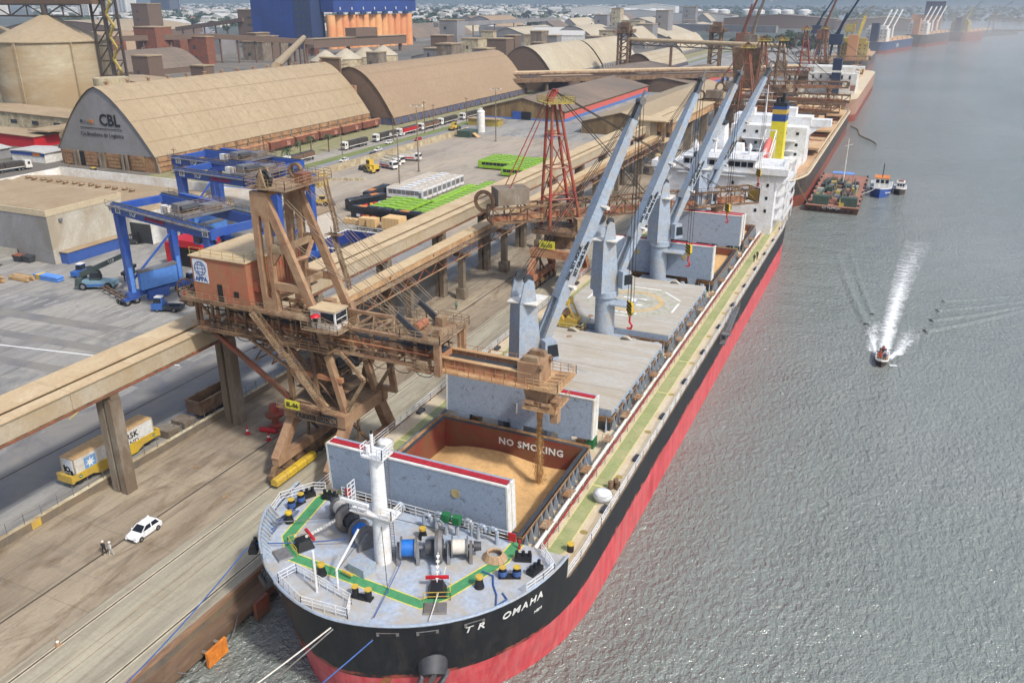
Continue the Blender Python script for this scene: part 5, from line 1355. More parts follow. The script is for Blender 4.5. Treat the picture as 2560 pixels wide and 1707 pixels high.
# CONTAINER ON YELLOW WAGON, PALLETS, OPEN WAGON
cw = thing('flat_wagon', 'yellow deep-sided flat wagon carrying a white container', 'wagon',(-88.4,66.5,0))
yx0, yx1 = -89.7,-87.2
for x in (yx0, yx1):
 MB().prism([(x - .06,59.6,1.0),(x - .06,59.6,1.9),(x - .06,73.2,1.9),(x - .06,73.2,1.0),(x - .06,70.6,.9),(x - .06,69.4,.35),(x - .06,63.6,.35),(x - .06,62.4,.9)],(.12,0,0)).build('side_sill', 'yellow_paint', cw)
MB().box(yx0 - .1, yx1 + .1,59.3,59.65,.9,1.95).box(yx0 - .1, yx1 + .1,73.15,73.5,.9,1.95).parts('buffer_beam', 'yellow_paint', cw)
MB().box(yx0 + .06, yx1 - .06,59.7,73.1,1.2,1.3).build('deck', 'dark_grey', cw)
for y in (60.9,62.2,70.6,71.9):
 for x in (-89.1,-87.8): MB().tube((x - .08, y,.46),(x + .08, y,.46),.46,12).build('wheel', 'dark_grey', cw)
for y in (60.6,72.4):
 e = MB().tube((yx1 + .07, y,1.45),(yx1 + .09, y,1.45),.24,14).build('round_emblem', 'green_box', cw)
 MB().box(yx1 + .09, yx1 + .1, y - .16, y + .16,1.4,1.5).build('emblem_bar', 'letter_white', e)
cn = thing('shipping_container', 'white shipping container with blue star emblem and black lettering on the yellow wagon', 'container',(-88.4,66.4,1.3))
MB().box(-89.6,-87.25,60.1,72.6,1.32,3.9).build('body', mat('reefer_white',(222,224,222),.5, var=.04, dirt=(200,180,150), amt=.2), cn)
MB().box(-89.65,-87.2,60.05,72.65,3.9,3.98).build('roof', mat('reefer_roof',(206,166,112),.8, var=.08), cn)
for x in (-89.6,-87.25):
 for y in (60.1,72.6): MB().box(x - .06, x + .06, y - .06, y + .06,1.3,4.0).build('corner_post', 'wall_beige', cn)
text('MAERSK',1.15,(-87.22,67.9,2.65),(0,1,0),(0,0,1), 'letter_black', cn, bold=.02, sx=1.05)
text('SEALAND',1.0,(-87.22,67.9,1.62),(0,1,0),(0,0,1), 'letter_black', cn, sx=1.0)
em = MB().box(-87.24,-87.22,61.5,63.2,1.75,3.45).build('blue_square', mat('star_blue',(120,164,212),.5, var=.04), cn)
st = MB()
c = (62.35,2.6)
star = []
for k in range(14):
 r_ = .72 if k % 2 == 0 else .3
 star.append((-87.215, c[0] + r_ * math.sin(math.pi * k / 7), c[1] + r_ * math.cos(math.pi * k / 7)))
st.prism(star,(.01,0,0)).build('star', 'letter_white', em)
MB().box(-89.3,-87.6,60.05,60.1,2.0,3.7).build('unit_panel', 'sign_white', cn)
MB().lathe([(.2,-.03),(.42,-.03),(.42,.02),(.2,.02),(.2,-.03)],(-88.5,60.05,2.4),14, 'y').box(-89.2,-88.9,60.02,60.06,2.0,2.9).box(-88.1,-87.7,60.02,60.06,1.7,2.3).box(-89.1,-88.4,60.02,60.06,1.5,1.75).parts('cooling_unit', 'letter_black', cn)
for i,(y, lab) in enumerate(((75.2, 'nearer stack of grey slabs between the yellow wagon and the open wagon'),(78.2, 'farther stack of grey slabs next to the open wagon'))):
 o = thing('slab_stack', lab, 'slabs',(-87.4, y,0), group='stacks of slabs by the wall')
 for k in range(5): MB().box(-88.8,-86.2, y - 1.1, y + 1.1,.1 + k * .22,.29 + k * .22).build('slab', 'concrete', o)
 MB().tube((-87.0, y + .7,1.19),(-87.0, y + .7,1.2),.14,10).build('lifting_hole', 'black_paint', o)
ow = thing('open_wagon', 'brown open-topped wagon parked behind the low wall', 'wagon',(-87.5,84,0))
MB().ring([(-88.9,80.3,.9),(-86.1,80.3,.9),(-86.1,87.5,.9),(-88.9,87.5,.9)], [(-88.75,80.45,.9),(-86.25,80.45,.9),(-86.25,87.35,.9),(-88.75,87.35,.9)],(0,0,2.0)).build('body', mat('open_brown',(104,80,66),.75, var=.15, dirt=(140,112,84), amt=.35), ow)
MB().ring([(-89.0,80.2,2.9),(-86.0,80.2,2.9),(-86.0,87.6,2.9),(-89.0,87.6,2.9)], [(-88.75,80.45,2.9),(-86.25,80.45,2.9),(-86.25,87.35,2.9),(-88.75,87.35,2.9)],(0,0,.1)).build('rim', 'dust_frame', ow)
MB().box(-88.7,-86.3,80.5,87.3,.9,1.0).build('floor', 'rust_dark', ow)
for k in range(6): MB().box(-86.1,-86.0,80.8 + k * 1.3,80.92 + k * 1.3,.9,2.85).build('rib', 'rust_dark', ow)
for y in (81.6,82.9,85,86.3): MB().tube((-86.7, y,.42),(-86.55, y,.42),.42,10).tube((-88.4, y,.42),(-88.25, y,.42),.42,10).parts('wheel', 'dark_grey', ow)
MB().box(-88.6,-86.4,80.6,87.2,.7,.9).build('frame', 'dark_grey', ow)
# BLUE YARD GANTRY CRANES
def make_rtg(num, label, loc, rz, span=29.5, base=10.4, H=18.4):
 o = thing('gantry_crane', label, 'crane', loc, rz, 'blue rubber-tyred gantry cranes', local=True)
 for x in (0, span):
  for y in (0, base):
   MB().hexa([(x - .55, y - .55,1.5),(x + .55, y - .55,1.5),(x + .55, y + .55,1.5),(x - .55, y + .55,1.5),(x - .85, y - .75, H),(x + .85, y - .75, H),(x + .85, y + .75, H),(x - .85, y + .75, H)]).build('leg', 'rtg_blue', o)
   MB().box(x + .56, x + .66, y - .4, y + .4,2.5, H - 1.5).build('leg_lit_face', 'rtg_light', o)  # lighter blue strip: sunlit side of the leg painted as colour
  MB().box(x - .5, x + .5,-1.2, base + 1.2,1.5,2.7).build('sill_beam', 'rtg_blue', o)
  MB().beam((x,.6,5.0),(x, base - .5,12.5),.35).build('brace', 'rtg_blue', o)
  for y in (-1.6,.4, base - .4, base + 1.6):
   t = MB().tube((x - .35, y,.75),(x + .35, y,.75),.75,14).build('tyre', 'rubber', o)
   MB().tube((x + .35, y,.75),(x + .4, y,.75),.35,10).build('rim', 'mid_grey', t)
  for y in (-.6, base + .6): MB().box(x - .4, x + .4, y - 1.6, y + 1.6,1.0,1.5).build('bogie', 'rtg_blue', o)
 MB().box(.5,1.6,1.2, base - 1.2,2.8,6.4).build('power_unit', 'rtg_light', o)
 MB().box(.5,1.7,1.0, base - 1.0,6.4,6.9).build('power_unit_top', 'mid_grey', o)
 MB().box(.7,1.5,2.4, base - 3.4,.5,2.4).build('fuel_tank', 'rtg_blue', o)
 for y in (0, base):
  g = MB().box(-1.6, span + 1.6, y - .55, y + .55, H, H + 2.0).build('girder', 'rtg_blue', o)
  MB().box(-1.6, span + 1.6, y - .2, y + .2, H + 2.0, H + 2.2).build('crane_rail', 'dark_grey', g)
  s = -1 if y == 0 else 1
  MB().box(-1.6, span + 1.6, min(y + s * .56, y + s * 1.5), max(y + s * .56, y + s * 1.5), H + 1.6, H + 1.7).rail([(-1.6, y + s * 1.5, H + 1.7),(span + 1.6, y + s * 1.5, H + 1.7)],1.1,2,.04,2).stuff('girder_walkway', 'mid_grey', g)
 for x in (-1.2, span + 1.2): MB().box(x - .4, x + .4,.56, base - .56, H + .4, H + 1.8).build('end_beam', 'rtg_blue', o)
 yf = -.58
 MB().box(0,1.8, yf - .03, yf, H + .35, H + 1.75).box(span - 1, span + .8, yf - .03, yf, H + .35, H + 1.75).parts('number_plate', 'letter_white', o)
 for x in (.9, span - .1): text(num,1.3,(x, yf - .05, H + .55),(1,0,0),(0,0,1), 'letter_black', o, bold=.02)
 text('TCP',1.35,(6.2, yf - .04, H + .5),(1,0,0),(0,0,1), 'letter_white', o, bold=.05)
 text('RTMG-LOAD/65',.9,(13.6, yf - .04, H + .5),(1,0,0),(0,0,1), 'signal_red', o, bold=.03)
 tx = span * .66
 tr_ = MB().box(tx - 3, tx + 3,-.2, base + .2, H + 2.2, H + 2.6).build('trolley', 'mid_grey', o)
 MB().box(tx - 2.4, tx - .4,1.2,4.6, H + 2.6, H + 4.2).box(tx + .2, tx + 2.4,5.0,8.4, H + 2.6, H + 3.8).parts('hoist_housing', 'mid_grey', tr_)
 MB().tube((tx,1.5, H + 3.4),(tx,5, H + 3.4),.6,12).build('hoist_drum', 'dark_grey', tr_)
 MB().rail([(tx - 3,-.2, H + 2.6),(tx + 3,-.2, H + 2.6),(tx + 3, base + .2, H + 2.6),(tx - 3, base + .2, H + 2.6)],1.2,1.2,.05,3, True).stuff('trolley_rail', 'dust_frame', tr_)
 c = MB().box(tx + 3.4, tx + 5.4,1.0,3.0, H - 2.2, H + .2).build('driver_cab', 'rtg_blue', tr_)
 MB().box(tx + 3.6, tx + 5.44,.96,3.04, H - 1.9, H - .4).build('cab_window', 'glass', c)
 MB().box(3.4,15.4, base + .6, base + 1.6, H + .2, H + 2.6).build('electrical_house', 'rtg_blue', o)
 MB().box(14.2,16.6,.6,1.6, H + 2.2, H + 3.6).build('control_house', 'white_paint', o)
 st_ = MB()
 for k in range(3): st_.beam((span + 1.3,.2 + (k % 2) * 5, H - k * 5.4),(span + 1.3,.2 + ((k + 1) % 2) * 5, H - (k + 1) * 5.4),.7,.12)
 st_.stuff('access_stair', 'mid_grey', o)
 return o
make_rtg('20', 'nearest blue gantry crane marked 20 beside the beige warehouse',(-135.2,113.6,0), R(-13))
make_rtg('19', 'blue gantry crane marked 19 directly behind crane 20',(-151,146,0), R(-6), span=30)
make_rtg('21', 'farthest blue gantry crane behind crane 19',(-164,158,0), R(-4), span=30)
# WAREHOUSES AND THINGS IN THE CONTAINER YARD
mat('shed_beige',(200,196,182),.75, var=.05, dirt=(168,156,134), amt=.3, dsc=.1, corr=('Y',2.6,.2))
mat('shed_beige_shaded',(150,150,150),.75, var=.06, dirt=(132,128,122), amt=.3, dsc=.1, corr=('X',2.6,.2))  # darker copy of the beige wall, shade put into the colour
mat('shed_band',(196,180,150),.75, var=.06)
mat('dusty_roof',(172,152,122),.9, var=.08, sc=.2, dirt=(156,134,104), amt=.35, dsc=.08)
bw = thing('warehouse', 'tall beige metal warehouse with flat dusty roof behind gantry crane 20', 'warehouse',(-194,136,0))
MB().box(-214,-173,125.8,146.8,0,12).build('wall', 'shed_beige', bw)
MB().box(-214.02,-172.98,125.72,125.8,.05,11.2).build('front_wall_shaded', 'shed_beige_shaded', bw)  # thin skin carrying the painted shade of the front face
MB().box(-214.1,-172.9,125.6,146.9,11.2,12.6).build('fascia', 'shed_band', bw)
MB().box(-213.6,-173.4,126.1,146.4,12.6,12.7).build('roof', 'dusty_roof', bw)
for y in (129,143): MB().box(-172.9,-172.4, y - .4, y + .4,9.6,10.2).build('wall_lamp', 'mid_grey', bw)
MB().box(-196,-185,125.64,125.72,0,2.2).build('door', 'shed_beige', bw)
MB().box(-196,-195.8,125.6,125.72,0,2.3).box(-185.2,-185,125.6,125.72,0,2.3).parts('door_frame', 'dark_grey', bw)
sc2 = thing('site_container_row', 'long blue container with pale roof along the beige warehouse wall', 'container',(-171.6,135,0))
MB().box(-173.9 + 1.1,-170.4,127.2,142.6,0,2.7).build('body', mat('container_blue',(62,96,168),.55, var=.08, corr=('Y',5,.5)), sc2)
MB().box(-172.85,-170.2,127.0,134.8,2.7,2.82).box(-172.85,-170.2,134.9,142.8,2.7,2.82).parts('roof', 'dusty_roof', sc2)
bw2 = thing('warehouse', 'low wide warehouse with dusty roof, roof vents and white parapet behind the beige one', 'warehouse',(-196,158,0))
MB().box(-226,-166,148,172,0,8.2).build('wall', 'white_paint', bw2)
MB().hexa([(-226,147.6,8.2),(-166,147.6,8.2),(-166,172,8.2),(-226,172,8.2),(-226,147.6,8.3),(-166,147.6,8.3),(-170,160,10.2),(-226,160,10.2)]).build('roof', 'dusty_roof', bw2)
MB().box(-226.4,-226,147.6,172,8.2,10.4).box(-226.4,-166,172,172.4,8,10.6).parts('parapet', 'white_paint', bw2)
for i in range(14):
 MB().lathe([(.5,0),(.5,.5),(.8,.7),(.7,1.1),(0,1.3)],(-222 + i * 3.1,158.6 - (i % 2) * .5,9.6),10).build('roof_vent', 'dust_frame', bw2, True)
for i in range(6): MB().lathe([(.5,0),(.5,.5),(.8,.7),(.7,1.1),(0,1.3)],(-172 + i * 1.2,150.5 + i * 1.5,8.3),10).build('roof_vent', 'dust_frame', bw2, True)
for i in range(3): MB().prism([(-220 + i * 15,150,8.3),(-212 + i * 15,150,8.3),(-212 + i * 15,150,9.6),(-220 + i * 15,150,9.6)],(0,.1,0)).build('roof_sign', 'white_paint', bw2)
MB().box(-172.8,-165.9,147.9,148,0,5).build('loading_door', 'dark_grey', bw2)
bw3 = thing('warehouse', 'white warehouse with blue base at the left edge behind the beige one', 'warehouse',(-222,138,0))
MB().box(-246,-215,128,146,2.2,9.5).build('wall', 'white_paint', bw3)
MB().box(-246,-214.9,127.9,146,0,2.2).build('base_band', 'container_blue', bw3)
MB().box(-246.2,-214.8,127.8,146.2,9.5,9.9).build('roof', 'dusty_roof', bw3)
ws = thing('warehouse', 'long white shed with blue panels beyond the third gantry crane', 'warehouse',(-170,178,0))
MB().box(-181,-150,170,187,0,6).build('wall', 'white_paint', ws)
MB().prism([(-181.5,169.6,6),(-181.5,187.4,6),(-181.5,178.5,8.4)],(32,0,0)).build('roof', mat('white_roof',(206,204,198),.8, var=.05, dirt=(180,160,130), amt=.35, dsc=.1), ws)
bl_ = thing('container_wall', 'long dark blue container row behind the gantry cranes', 'container',(-178,190,0))
MB().box(-198,-160,189,191.5,0,5.2).build('body', 'container_blue', bl_)
MB().box(-198,-160,188.95,189,4.9,5.2).build('top_edge', 'rtg_light', bl_)
# yard vehicles -----------------------------------------------------------------
def make_tractor(label, loc, rz):
 o = thing('yard_tractor', label, 'tractor', loc, rz, 'blue terminal tractors', local=True)
 MB().box(-3.2,2.2,-1.2,1.2,.6,1.1).build('chassis', 'dark_grey', o)
 MB().box(.4,2.6,-1.25,1.25,.5,1.5).build('nose', 'tractor_blue', o)
 c = MB().hexa([(.3,-.2,1.5),(2.0,-.2,1.5),(2.0,1.2,1.5),(.3,1.2,1.5),(.35,-.1,3.0),(1.8,-.1,3.0),(1.8,1.1,3.0),(.35,1.1,3.0)]).build('cab', 'tractor_blue', o)
 MB().hexa([(.5,-.22,1.9),(2.02,-.22,1.9),(2.02,1.22,1.9),(.5,1.22,1.9),(.5,-.14,2.8),(1.87,-.14,2.8),(1.87,1.14,2.8),(.5,1.14,2.8)]).build('cab_window', 'glass', c)
 MB().hexa([(.3,-.15,3.0),(1.85,-.15,3.0),(1.85,1.15,3.0),(.3,1.15,3.0),(.4,-.1,3.15),(1.75,-.1,3.15),(1.75,1.1,3.15),(.4,1.1,3.15)]).build('cab_roof', 'white_paint', c)
 MB().box(-2.6,-.8,-.5,.5,1.1,1.4).build('fifth_wheel', 'black_paint', o)
 wheels(o, [(1.5,-1.0),(1.5,1.0),(-1.9,-1.0),(-1.9,1.0)],.52,.4)
 return o
make_tractor('blue terminal tractor in front of the legs of crane 20',(-126.3,113.4,0), R(-160))
make_tractor('blue terminal tractor waiting under crane 20',(-133.5,128.5,0), R(-100))
make_tractor('blue terminal tractor behind the reach stacker near the container row',(-160.5,122.8,0), R(-75))
make_tractor('blue terminal tractor cut by the left edge under the gallery',(-107.6,66.4,0), R(20))
def make_trailer(label, loc, rz):
 o = thing('skeletal_trailer', label, 'trailer', loc, rz, 'empty skeletal trailers', local=True)
 MB().box(-6,6,-.55,-.3,.95,1.25).box(-6,6,.3,.55,.95,1.25).parts('rail', 'rust_dark', o)
 for x in (-5.8,-3,0,3,5.8): MB().box(x - .12, x + .12,-1.2,1.2,.97,1.2).build('cross_beam', 'dark_grey', o)
 wheels(o, [(-5,-1),(-5,1),(-3.8,-1),(-3.8,1)],.5,.35)
make_trailer('skeletal trailer standing in front of the reach stacker',(-141.6,114.6,0), R(160))
make_trailer('skeletal trailer parked behind the legs of crane 20',(-126.4,134,0), R(30))
rs = thing('reach_stacker', 'grey-green reach stacker with raised lettered boom beside crane 20', 'reach stacker',(-150,118,0), R(28), local=True)
MB().hexa([(-4,-1.6,.7),(3.6,-1.6,.7),(3.6,1.6,.7),(-4,1.6,.7),(-4,-1.5,2.1),(3.4,-1.4,1.6),(3.4,1.4,1.6),(-4,1.5,2.1)]).build('chassis', mat('stacker_body',(120,152,166),.5, var=.12), rs)
MB().hexa([(-4.4,-1.7,.9),(-2.8,-1.7,.9),(-2.8,1.7,.9),(-4.4,1.7,.9),(-4.2,-1.5,2.5),(-2.9,-1.5,2.5),(-2.9,1.5,2.5),(-4.2,1.5,2.5)]).build('counterweight', mat('stacker_dark',(64,76,74),.5, var=.1), rs)
c = MB().hexa([(-1.6,-.8,2.0),(.6,-.8,2.0),(.6,.8,2.0),(-1.6,.8,2.0),(-1.4,-.7,3.8),(.3,-.7,3.8),(.3,.7,3.8),(-1.4,.7,3.8)]).build('cab', 'stacker_dark', rs)
MB().hexa([(-1.3,-.82,2.4),(.62,-.82,2.4),(.62,.82,2.4),(-1.3,.82,2.4),(-1.2,-.74,3.5),(.42,-.74,3.5),(.42,.74,3.5),(-1.2,.74,3.5)]).build('cab_window', 'glass', c)
bmn = MB().beam((-3.4,0,3.0),(6.8,0,7.4),.9,1.1,.8,.9).build('boom', 'stacker_dark', rs)
text('TCP',.8,(3.6,-.5,5.7),(.918,0,.396),(-.396,0,.918), 'letter_white', bmn)
MB().beam((6.6,0,7.2),(6.6,0,4.2),.8).build('boom_head', 'black_paint', rs)
MB().box(6.1,7.1,-3.2,3.2,3.6,4.2).build('spreader', 'black_paint', rs)
for y in (-2.8,-1,1,2.8): MB().beam((6.6, y,3.6),(6.6, y,2.2),.25).build('spreader_leg', 'black_paint', rs)
wheels(rs, [(2.4,-1.5),(2.4,1.5),(-2.8,-1.4),(-2.8,1.4)],.8,.6)
MB().box(-2,2.6,-1.66,-1.6,.9,1.3).build('blue_stripe', 'tractor_blue', rs)
for i,(x, y, lx, ly, n, lab) in enumerate(((-176,111,9,3,4, 'pile of weathered timber beams at the left yard edge'),(-170,115,6,2.4,3, 'smaller pile of planks with blue cylinders behind'))):
 o = thing('timber_pile', lab, 'timber',(x, y,0), group='timber piles in the yard')
 for k in range(n):
  for j in range(5): MB().box(x - lx / 2 + (k % 2) * .6, x + lx / 2 - (j % 3) * .5, y - ly / 2 + j * ly / 5, y - ly / 2 + j * ly / 5 + ly / 5.6, k * .3, k * .3 + .27).build('beam', 'wood' if (j + k) % 3 else 'dust_frame', o)
o = thing('gas_bottle_stack', 'stack of small blue and yellow cylinders by the timber', 'cylinders',(-164.5,117.4,0))
for i in range(12):
 for k in range(2):
  MB().tube((-168 + i * .62,116.4,.32 + k * .6),(-168 + i * .62,118.2,.32 + k * .6),.3,8).build('cylinder', 'yellow_paint' if i in (1,2) else 'rtg_light', o)
o = thing('container_stack', 'red and black containers stacked beneath crane 20', 'container',(-138,136,0))
MB().box(-147,-136,137,141.6,0,5.0).build('lower_box', 'black_paint', o)
MB().box(-147.4,-138,135.8,142,5.0,6.6).box(-149,-147.2,136,142,0,5.6).parts('red_box', 'signal_red', o)
o = thing('flatbed_load', 'white tarpaulin covered block behind crane 19', 'covered load',(-128,163,0))
MB().box(-139,-125,156.5,168,0,8.6).build('body', mat('sheet_white',(212,204,190),.8, var=.05, corr=('X',4,.2)), o)
MB().box(-139.2,-124.8,156.3,168.2,8.6,8.9).build('top', 'dusty_roof', o)
for i,(x, y, m_, lab) in enumerate(((-186,119, 'signal_red', 'red forklift parked at the left edge of the yard'),(-170.6,146.4, 'dark_grey', 'dark forklift behind the blue container row'))):
 o = thing('forklift', lab, 'forklift',(x, y,0), R(30), 'forklifts', local=True)
 MB().hexa([(-1.4,-.7,.4),(1.2,-.7,.4),(1.2,.7,.4),(-1.4,.7,.4),(-1.3,-.65,1.2),(.4,-.65,1.0),(.4,.65,1.0),(-1.3,.65,1.2)]).build('body', m_, o)
 for xx in (-.9,.7):
  for yy in (-.6,.6): MB().beam((xx, yy,1.0),(xx, yy,2.3),.08).build('guard_post', 'black_paint', o)
 MB().box(-1.0,.8,-.7,.7,2.3,2.4).build('guard_roof', 'black_paint', o)
 MB().box(1.2,1.4,-.5,-.3,.1,3.0).box(1.2,1.4,.3,.5,.1,3.0).parts('mast', 'black_paint', o)
 MB().box(1.4,2.5,-.45,-.3,.1,.18).box(1.4,2.5,.3,.45,.1,.18).parts('fork', 'black_paint', o)
 wheels(o, [(.8,-.6),(.8,.6),(-.9,-.6),(-.9,.6)],.36,.28)
for i,(x, y) in enumerate(((-183,124.2),(-180.4,124.6))):
 o = thing('waste_skip', ['orange topped dark skip by the warehouse wall', 'dark green skip by the warehouse wall'][i], 'skip',(x, y,0))
 MB().hexa([(x - 1, y - .7,.1),(x + 1, y - .7,.1),(x + 1, y + .7,.1),(x - 1, y + .7,.1),(x - 1.3, y - .9,1.5),(x + 1.3, y - .9,1.5),(x + 1.3, y + .9,1.5),(x - 1.3, y + .9,1.5)]).build('body', 'dark_grey', o)
 MB().box(x - 1.3, x + 1.3, y - .9, y + .9,1.5,1.65).build('lid', 'loader_orange' if i == 0 else 'dark_grey', o)
fe = thing('fire_engine', '', 'fire engine', local=True, group='white fire engines by the yard wall')
MB().hexa([(1.8,-1.2,.7),(4.0,-1.2,.7),(4.0,1.2,.7),(1.8,1.2,.7),(1.8,-1.2,3.0),(3.6,-1.15,2.9),(3.6,1.15,2.9),(1.8,1.2,3.0)]).build('cab', 'white_paint', fe)
MB().box(3.7,3.96,-1.05,1.05,1.7,2.6).box(2.1,3.2,-1.24,-1.19,1.8,2.6).box(2.1,3.2,1.19,1.24,1.8,2.6).parts('cab_window', 'glass', fe)
MB().box(-4,1.7,-1.25,1.25,.8,2.6).build('body', 'white_paint', fe)
MB().box(-3.8,1.6,-1.28,-1.25,1.0,1.5).box(-3.8,1.6,1.25,1.28,1.0,1.5).parts('stripe', 'signal_red', fe)
MB().box(-3.9,1.2,-.8,.8,2.6,3.0).build('equipment_deck', 'wall_beige', fe)
wheels(fe, [(2.8,-1.05),(2.8,1.05),(-2.4,-1.05),(-2.4,1.05)],.5,.35)
FG = 'white fire engines by the yard wall'
for i,(x, y, a, lab) in enumerate(((-166.6,258.5,-20, 'nearest white fire engine right behind the yellow loader'),(-168.5,263.5,-20, 'second white fire engine in the row by the yard wall'),(-170,268.5,-15, 'third white fire engine in the row by the yard wall'),(-167.5,275.5,10, 'white fire engine parked apart at the far end of the row'))): place(fe,(x, y,0), R(a), lab, FG)
def make_loader(label, loc, rz, k=1.0, group='yellow loaders'):
 o = thing('wheel_loader', label, 'loader', loc, rz, group, local=True)
 o.scale = (k, k, k)
 MB().hexa([(-3,-1,.9),(1,-1,.9),(1,1,.9),(-3,1,.9),(-3,-.9,2.1),(1,-.9,1.9),(1,.9,1.9),(-3,.9,2.1)]).build('body', 'yellow_paint', o)
 c = MB().box(-.9,.7,-.75,.75,1.9,3.3).build('cab', 'yellow_paint', o)
 MB().box(-.8,.74,-.79,.79,2.2,3.1).build('cab_window', 'glass', c)
 for y in (-.8,.8): MB().beam((.8, y,1.6),(3.0, y,.9),.25,.4).build('lift_arm', 'yellow_paint', o)
 MB().prism([(2.8,-1.4,.2),(4.0,-1.4,.15),(3.2,-1.4,1.4),(2.8,-1.4,1.2)],(0,2.8,0)).build('bucket', 'dark_grey', o)
 wheels(o, [(1.2,-1.1),(1.2,1.1),(-2,-1.1),(-2,1.1)],.75,.5)
make_loader('large yellow wheel loader at the head of the parked engines',(-170,251.5,0), R(160),1.25)
make_loader('small yellow roller-like loader in front of the large one',(-168,248.5,0), R(160),.7)
make_loader('yellow backhoe loader in front of the grey shed gable',(-250,203,0), R(-15),1.0)
make_loader('small yellow excavator beside the loader tower head',(-153,200.5,0), R(20),.9)
make_loader('yellow loader on the road behind the fire engines',(-190,352,0), R(90),1.1)
o = thing('barrier_stack', 'low stack of pale concrete barriers on the yard near the wall', 'barriers',(-168,232,0))
for i in range(7): MB().prism([(-174 + i * 1.7,231 + i * .9,0),(-174 + i * 1.7,231.8 + i * .9,0),(-174 + i * 1.7,231.6 + i * .9,.9),(-174 + i * 1.7,231.2 + i * .9,.9)],(1.5,0,0)).build('barrier', 'wall_beige', o)
o = thing('yellow_frame', 'yellow tubular lifting frame standing by the yard wall', 'frame',(-170,222,0))
MB().truss((-172,221,0),(-172,226,0),(0,0,3.6),3,.2).truss((-169.5,221,0),(-169.5,226,0),(0,0,3.6),3,.2).stuff('lattice', 'yellow_paint', o)
yw = thing('yard_wall', 'long pale yellow wall between the road and the bus yard', 'wall',(-181.3,270,0))
for i in range(27): MB().box(-181.1,-180.8,214 + i * 5,219 + i * 5 - .05,0,2.3).build('panel', 'wall_beige', yw)
MB().box(-181.2,-180.7,214,349,2.3,2.4).build('coping', 'gallery_roof', yw)
def lamp_mast(x, y, h, label):
 o = thing('lamp_mast', label, 'lamp mast',(x, y,0), group='tall yard lamp masts')
 MB().tube((x, y,0),(x, y, h),.28,10,.14).build('pole', 'concrete', o)
 MB().tube((x, y,0),(x, y,.5),.6,12).build('footing', 'concrete', o)
 for k in range(6):
  t = math.pi * k / 3
  a = MB().beam((x, y, h),(x + 2.2 * math.cos(t), y + 2.2 * math.sin(t), h - .25),.1).build('arm', 'concrete', o)
  MB().cbox((x + 2.3 * math.cos(t), y + 2.3 * math.sin(t), h - .35),(.6,.6,.25)).build('lamp', 'white_paint', a)
lamp_mast(-139.9,222.6,19, 'tall lamp mast rising from the row of white coaches')
lamp_mast(-153.6,257.5,23, 'tall lamp mast on the open yard behind the white coaches')
lamp_mast(-158,330,22, 'tall lamp mast by the ochre gabled warehouse')
def pole(x, y, h, label, arms=True):
 o = thing('utility_pole', label, 'pole',(x, y,0), group='wooden poles along the lane')
 MB().tube((x, y,0),(x, y, h),.2,8,.14).build('pole', 'rust_dark', o)
 if arms: MB().beam((x - 1, y, h - .6),(x + 1, y, h - .6),.14).build('crossarm', 'rust_dark', o)
for i,(x, y, h) in enumerate(((-200,232,13),(-198.4,275,12),(-198,312,11),(-197.6,338,14),(-197.4,346,12),(-197,378,12),(-243,150,13),(-214,205,12),(-240,186,12))): pole(x, y, h, ['utility pole nearest the camera on the lane side', 'utility pole right of the palms', 'utility pole beside the truck before the red trailer', 'first of two poles standing close together', 'second of two poles standing close together', 'utility pole by the far white truck', 'utility pole at the left edge of the lot', 'slender pole at the corner of the big shed', 'slender pole by the little lot of cars'][i])
def palm(x, y, h, label, seed):
 rnd = random.Random(seed)
 o = thing('palm_tree', label, 'tree',(x, y,0), group='palms on the verge')
 MB().tube((x, y,0),(x, y, h),.28,8,.2).build('trunk', 'rust_dark', o)
 f = MB()
 for k in range(22):
  a = rnd.uniform(0,6.28); e = rnd.uniform(-.2,1.0); L = rnd.uniform(2.0,2.9)
  d = Vector((math.cos(a), math.sin(a),0)); s_ = Vector((-d.y, d.x,0))
  pts = []
  for j in range(6):
   t = j / 5
   pts.append(Vector((x, y, h)) + d * (L * t * math.cos(e * .6)) + Vector((0,0, L * (.75 * e * t - .95 * t * t))))
  for j in range(5):
   w_ = .34 * (1 - j / 6)
   f.add([pts[j] + s_ * w_, pts[j], pts[j + 1], pts[j + 1] + s_ * w_ * .8 - Vector((0,0,.15))], [(0,1,2,3)])
   f.add([pts[j], pts[j] - s_ * w_, pts[j + 1] - s_ * w_ * .8 - Vector((0,0,.15)), pts[j + 1]], [(0,1,2,3)])
 f.stuff('crown', 'palm_green', o)
mat('palm_green',(62,78,44),.7, var=.25, sc=1)
for i,(x, y, h) in enumerate(((-207.5,261,6.5),(-207.8,268,7.2),(-207.6,279,6.6),(-206.6,252,5.2))): palm(x, y, h, ['palm second nearest, beside the first truck', 'tallest palm in the group on the verge', 'palm standing farthest along the verge', 'shortest palm nearest the camera'][i], i)
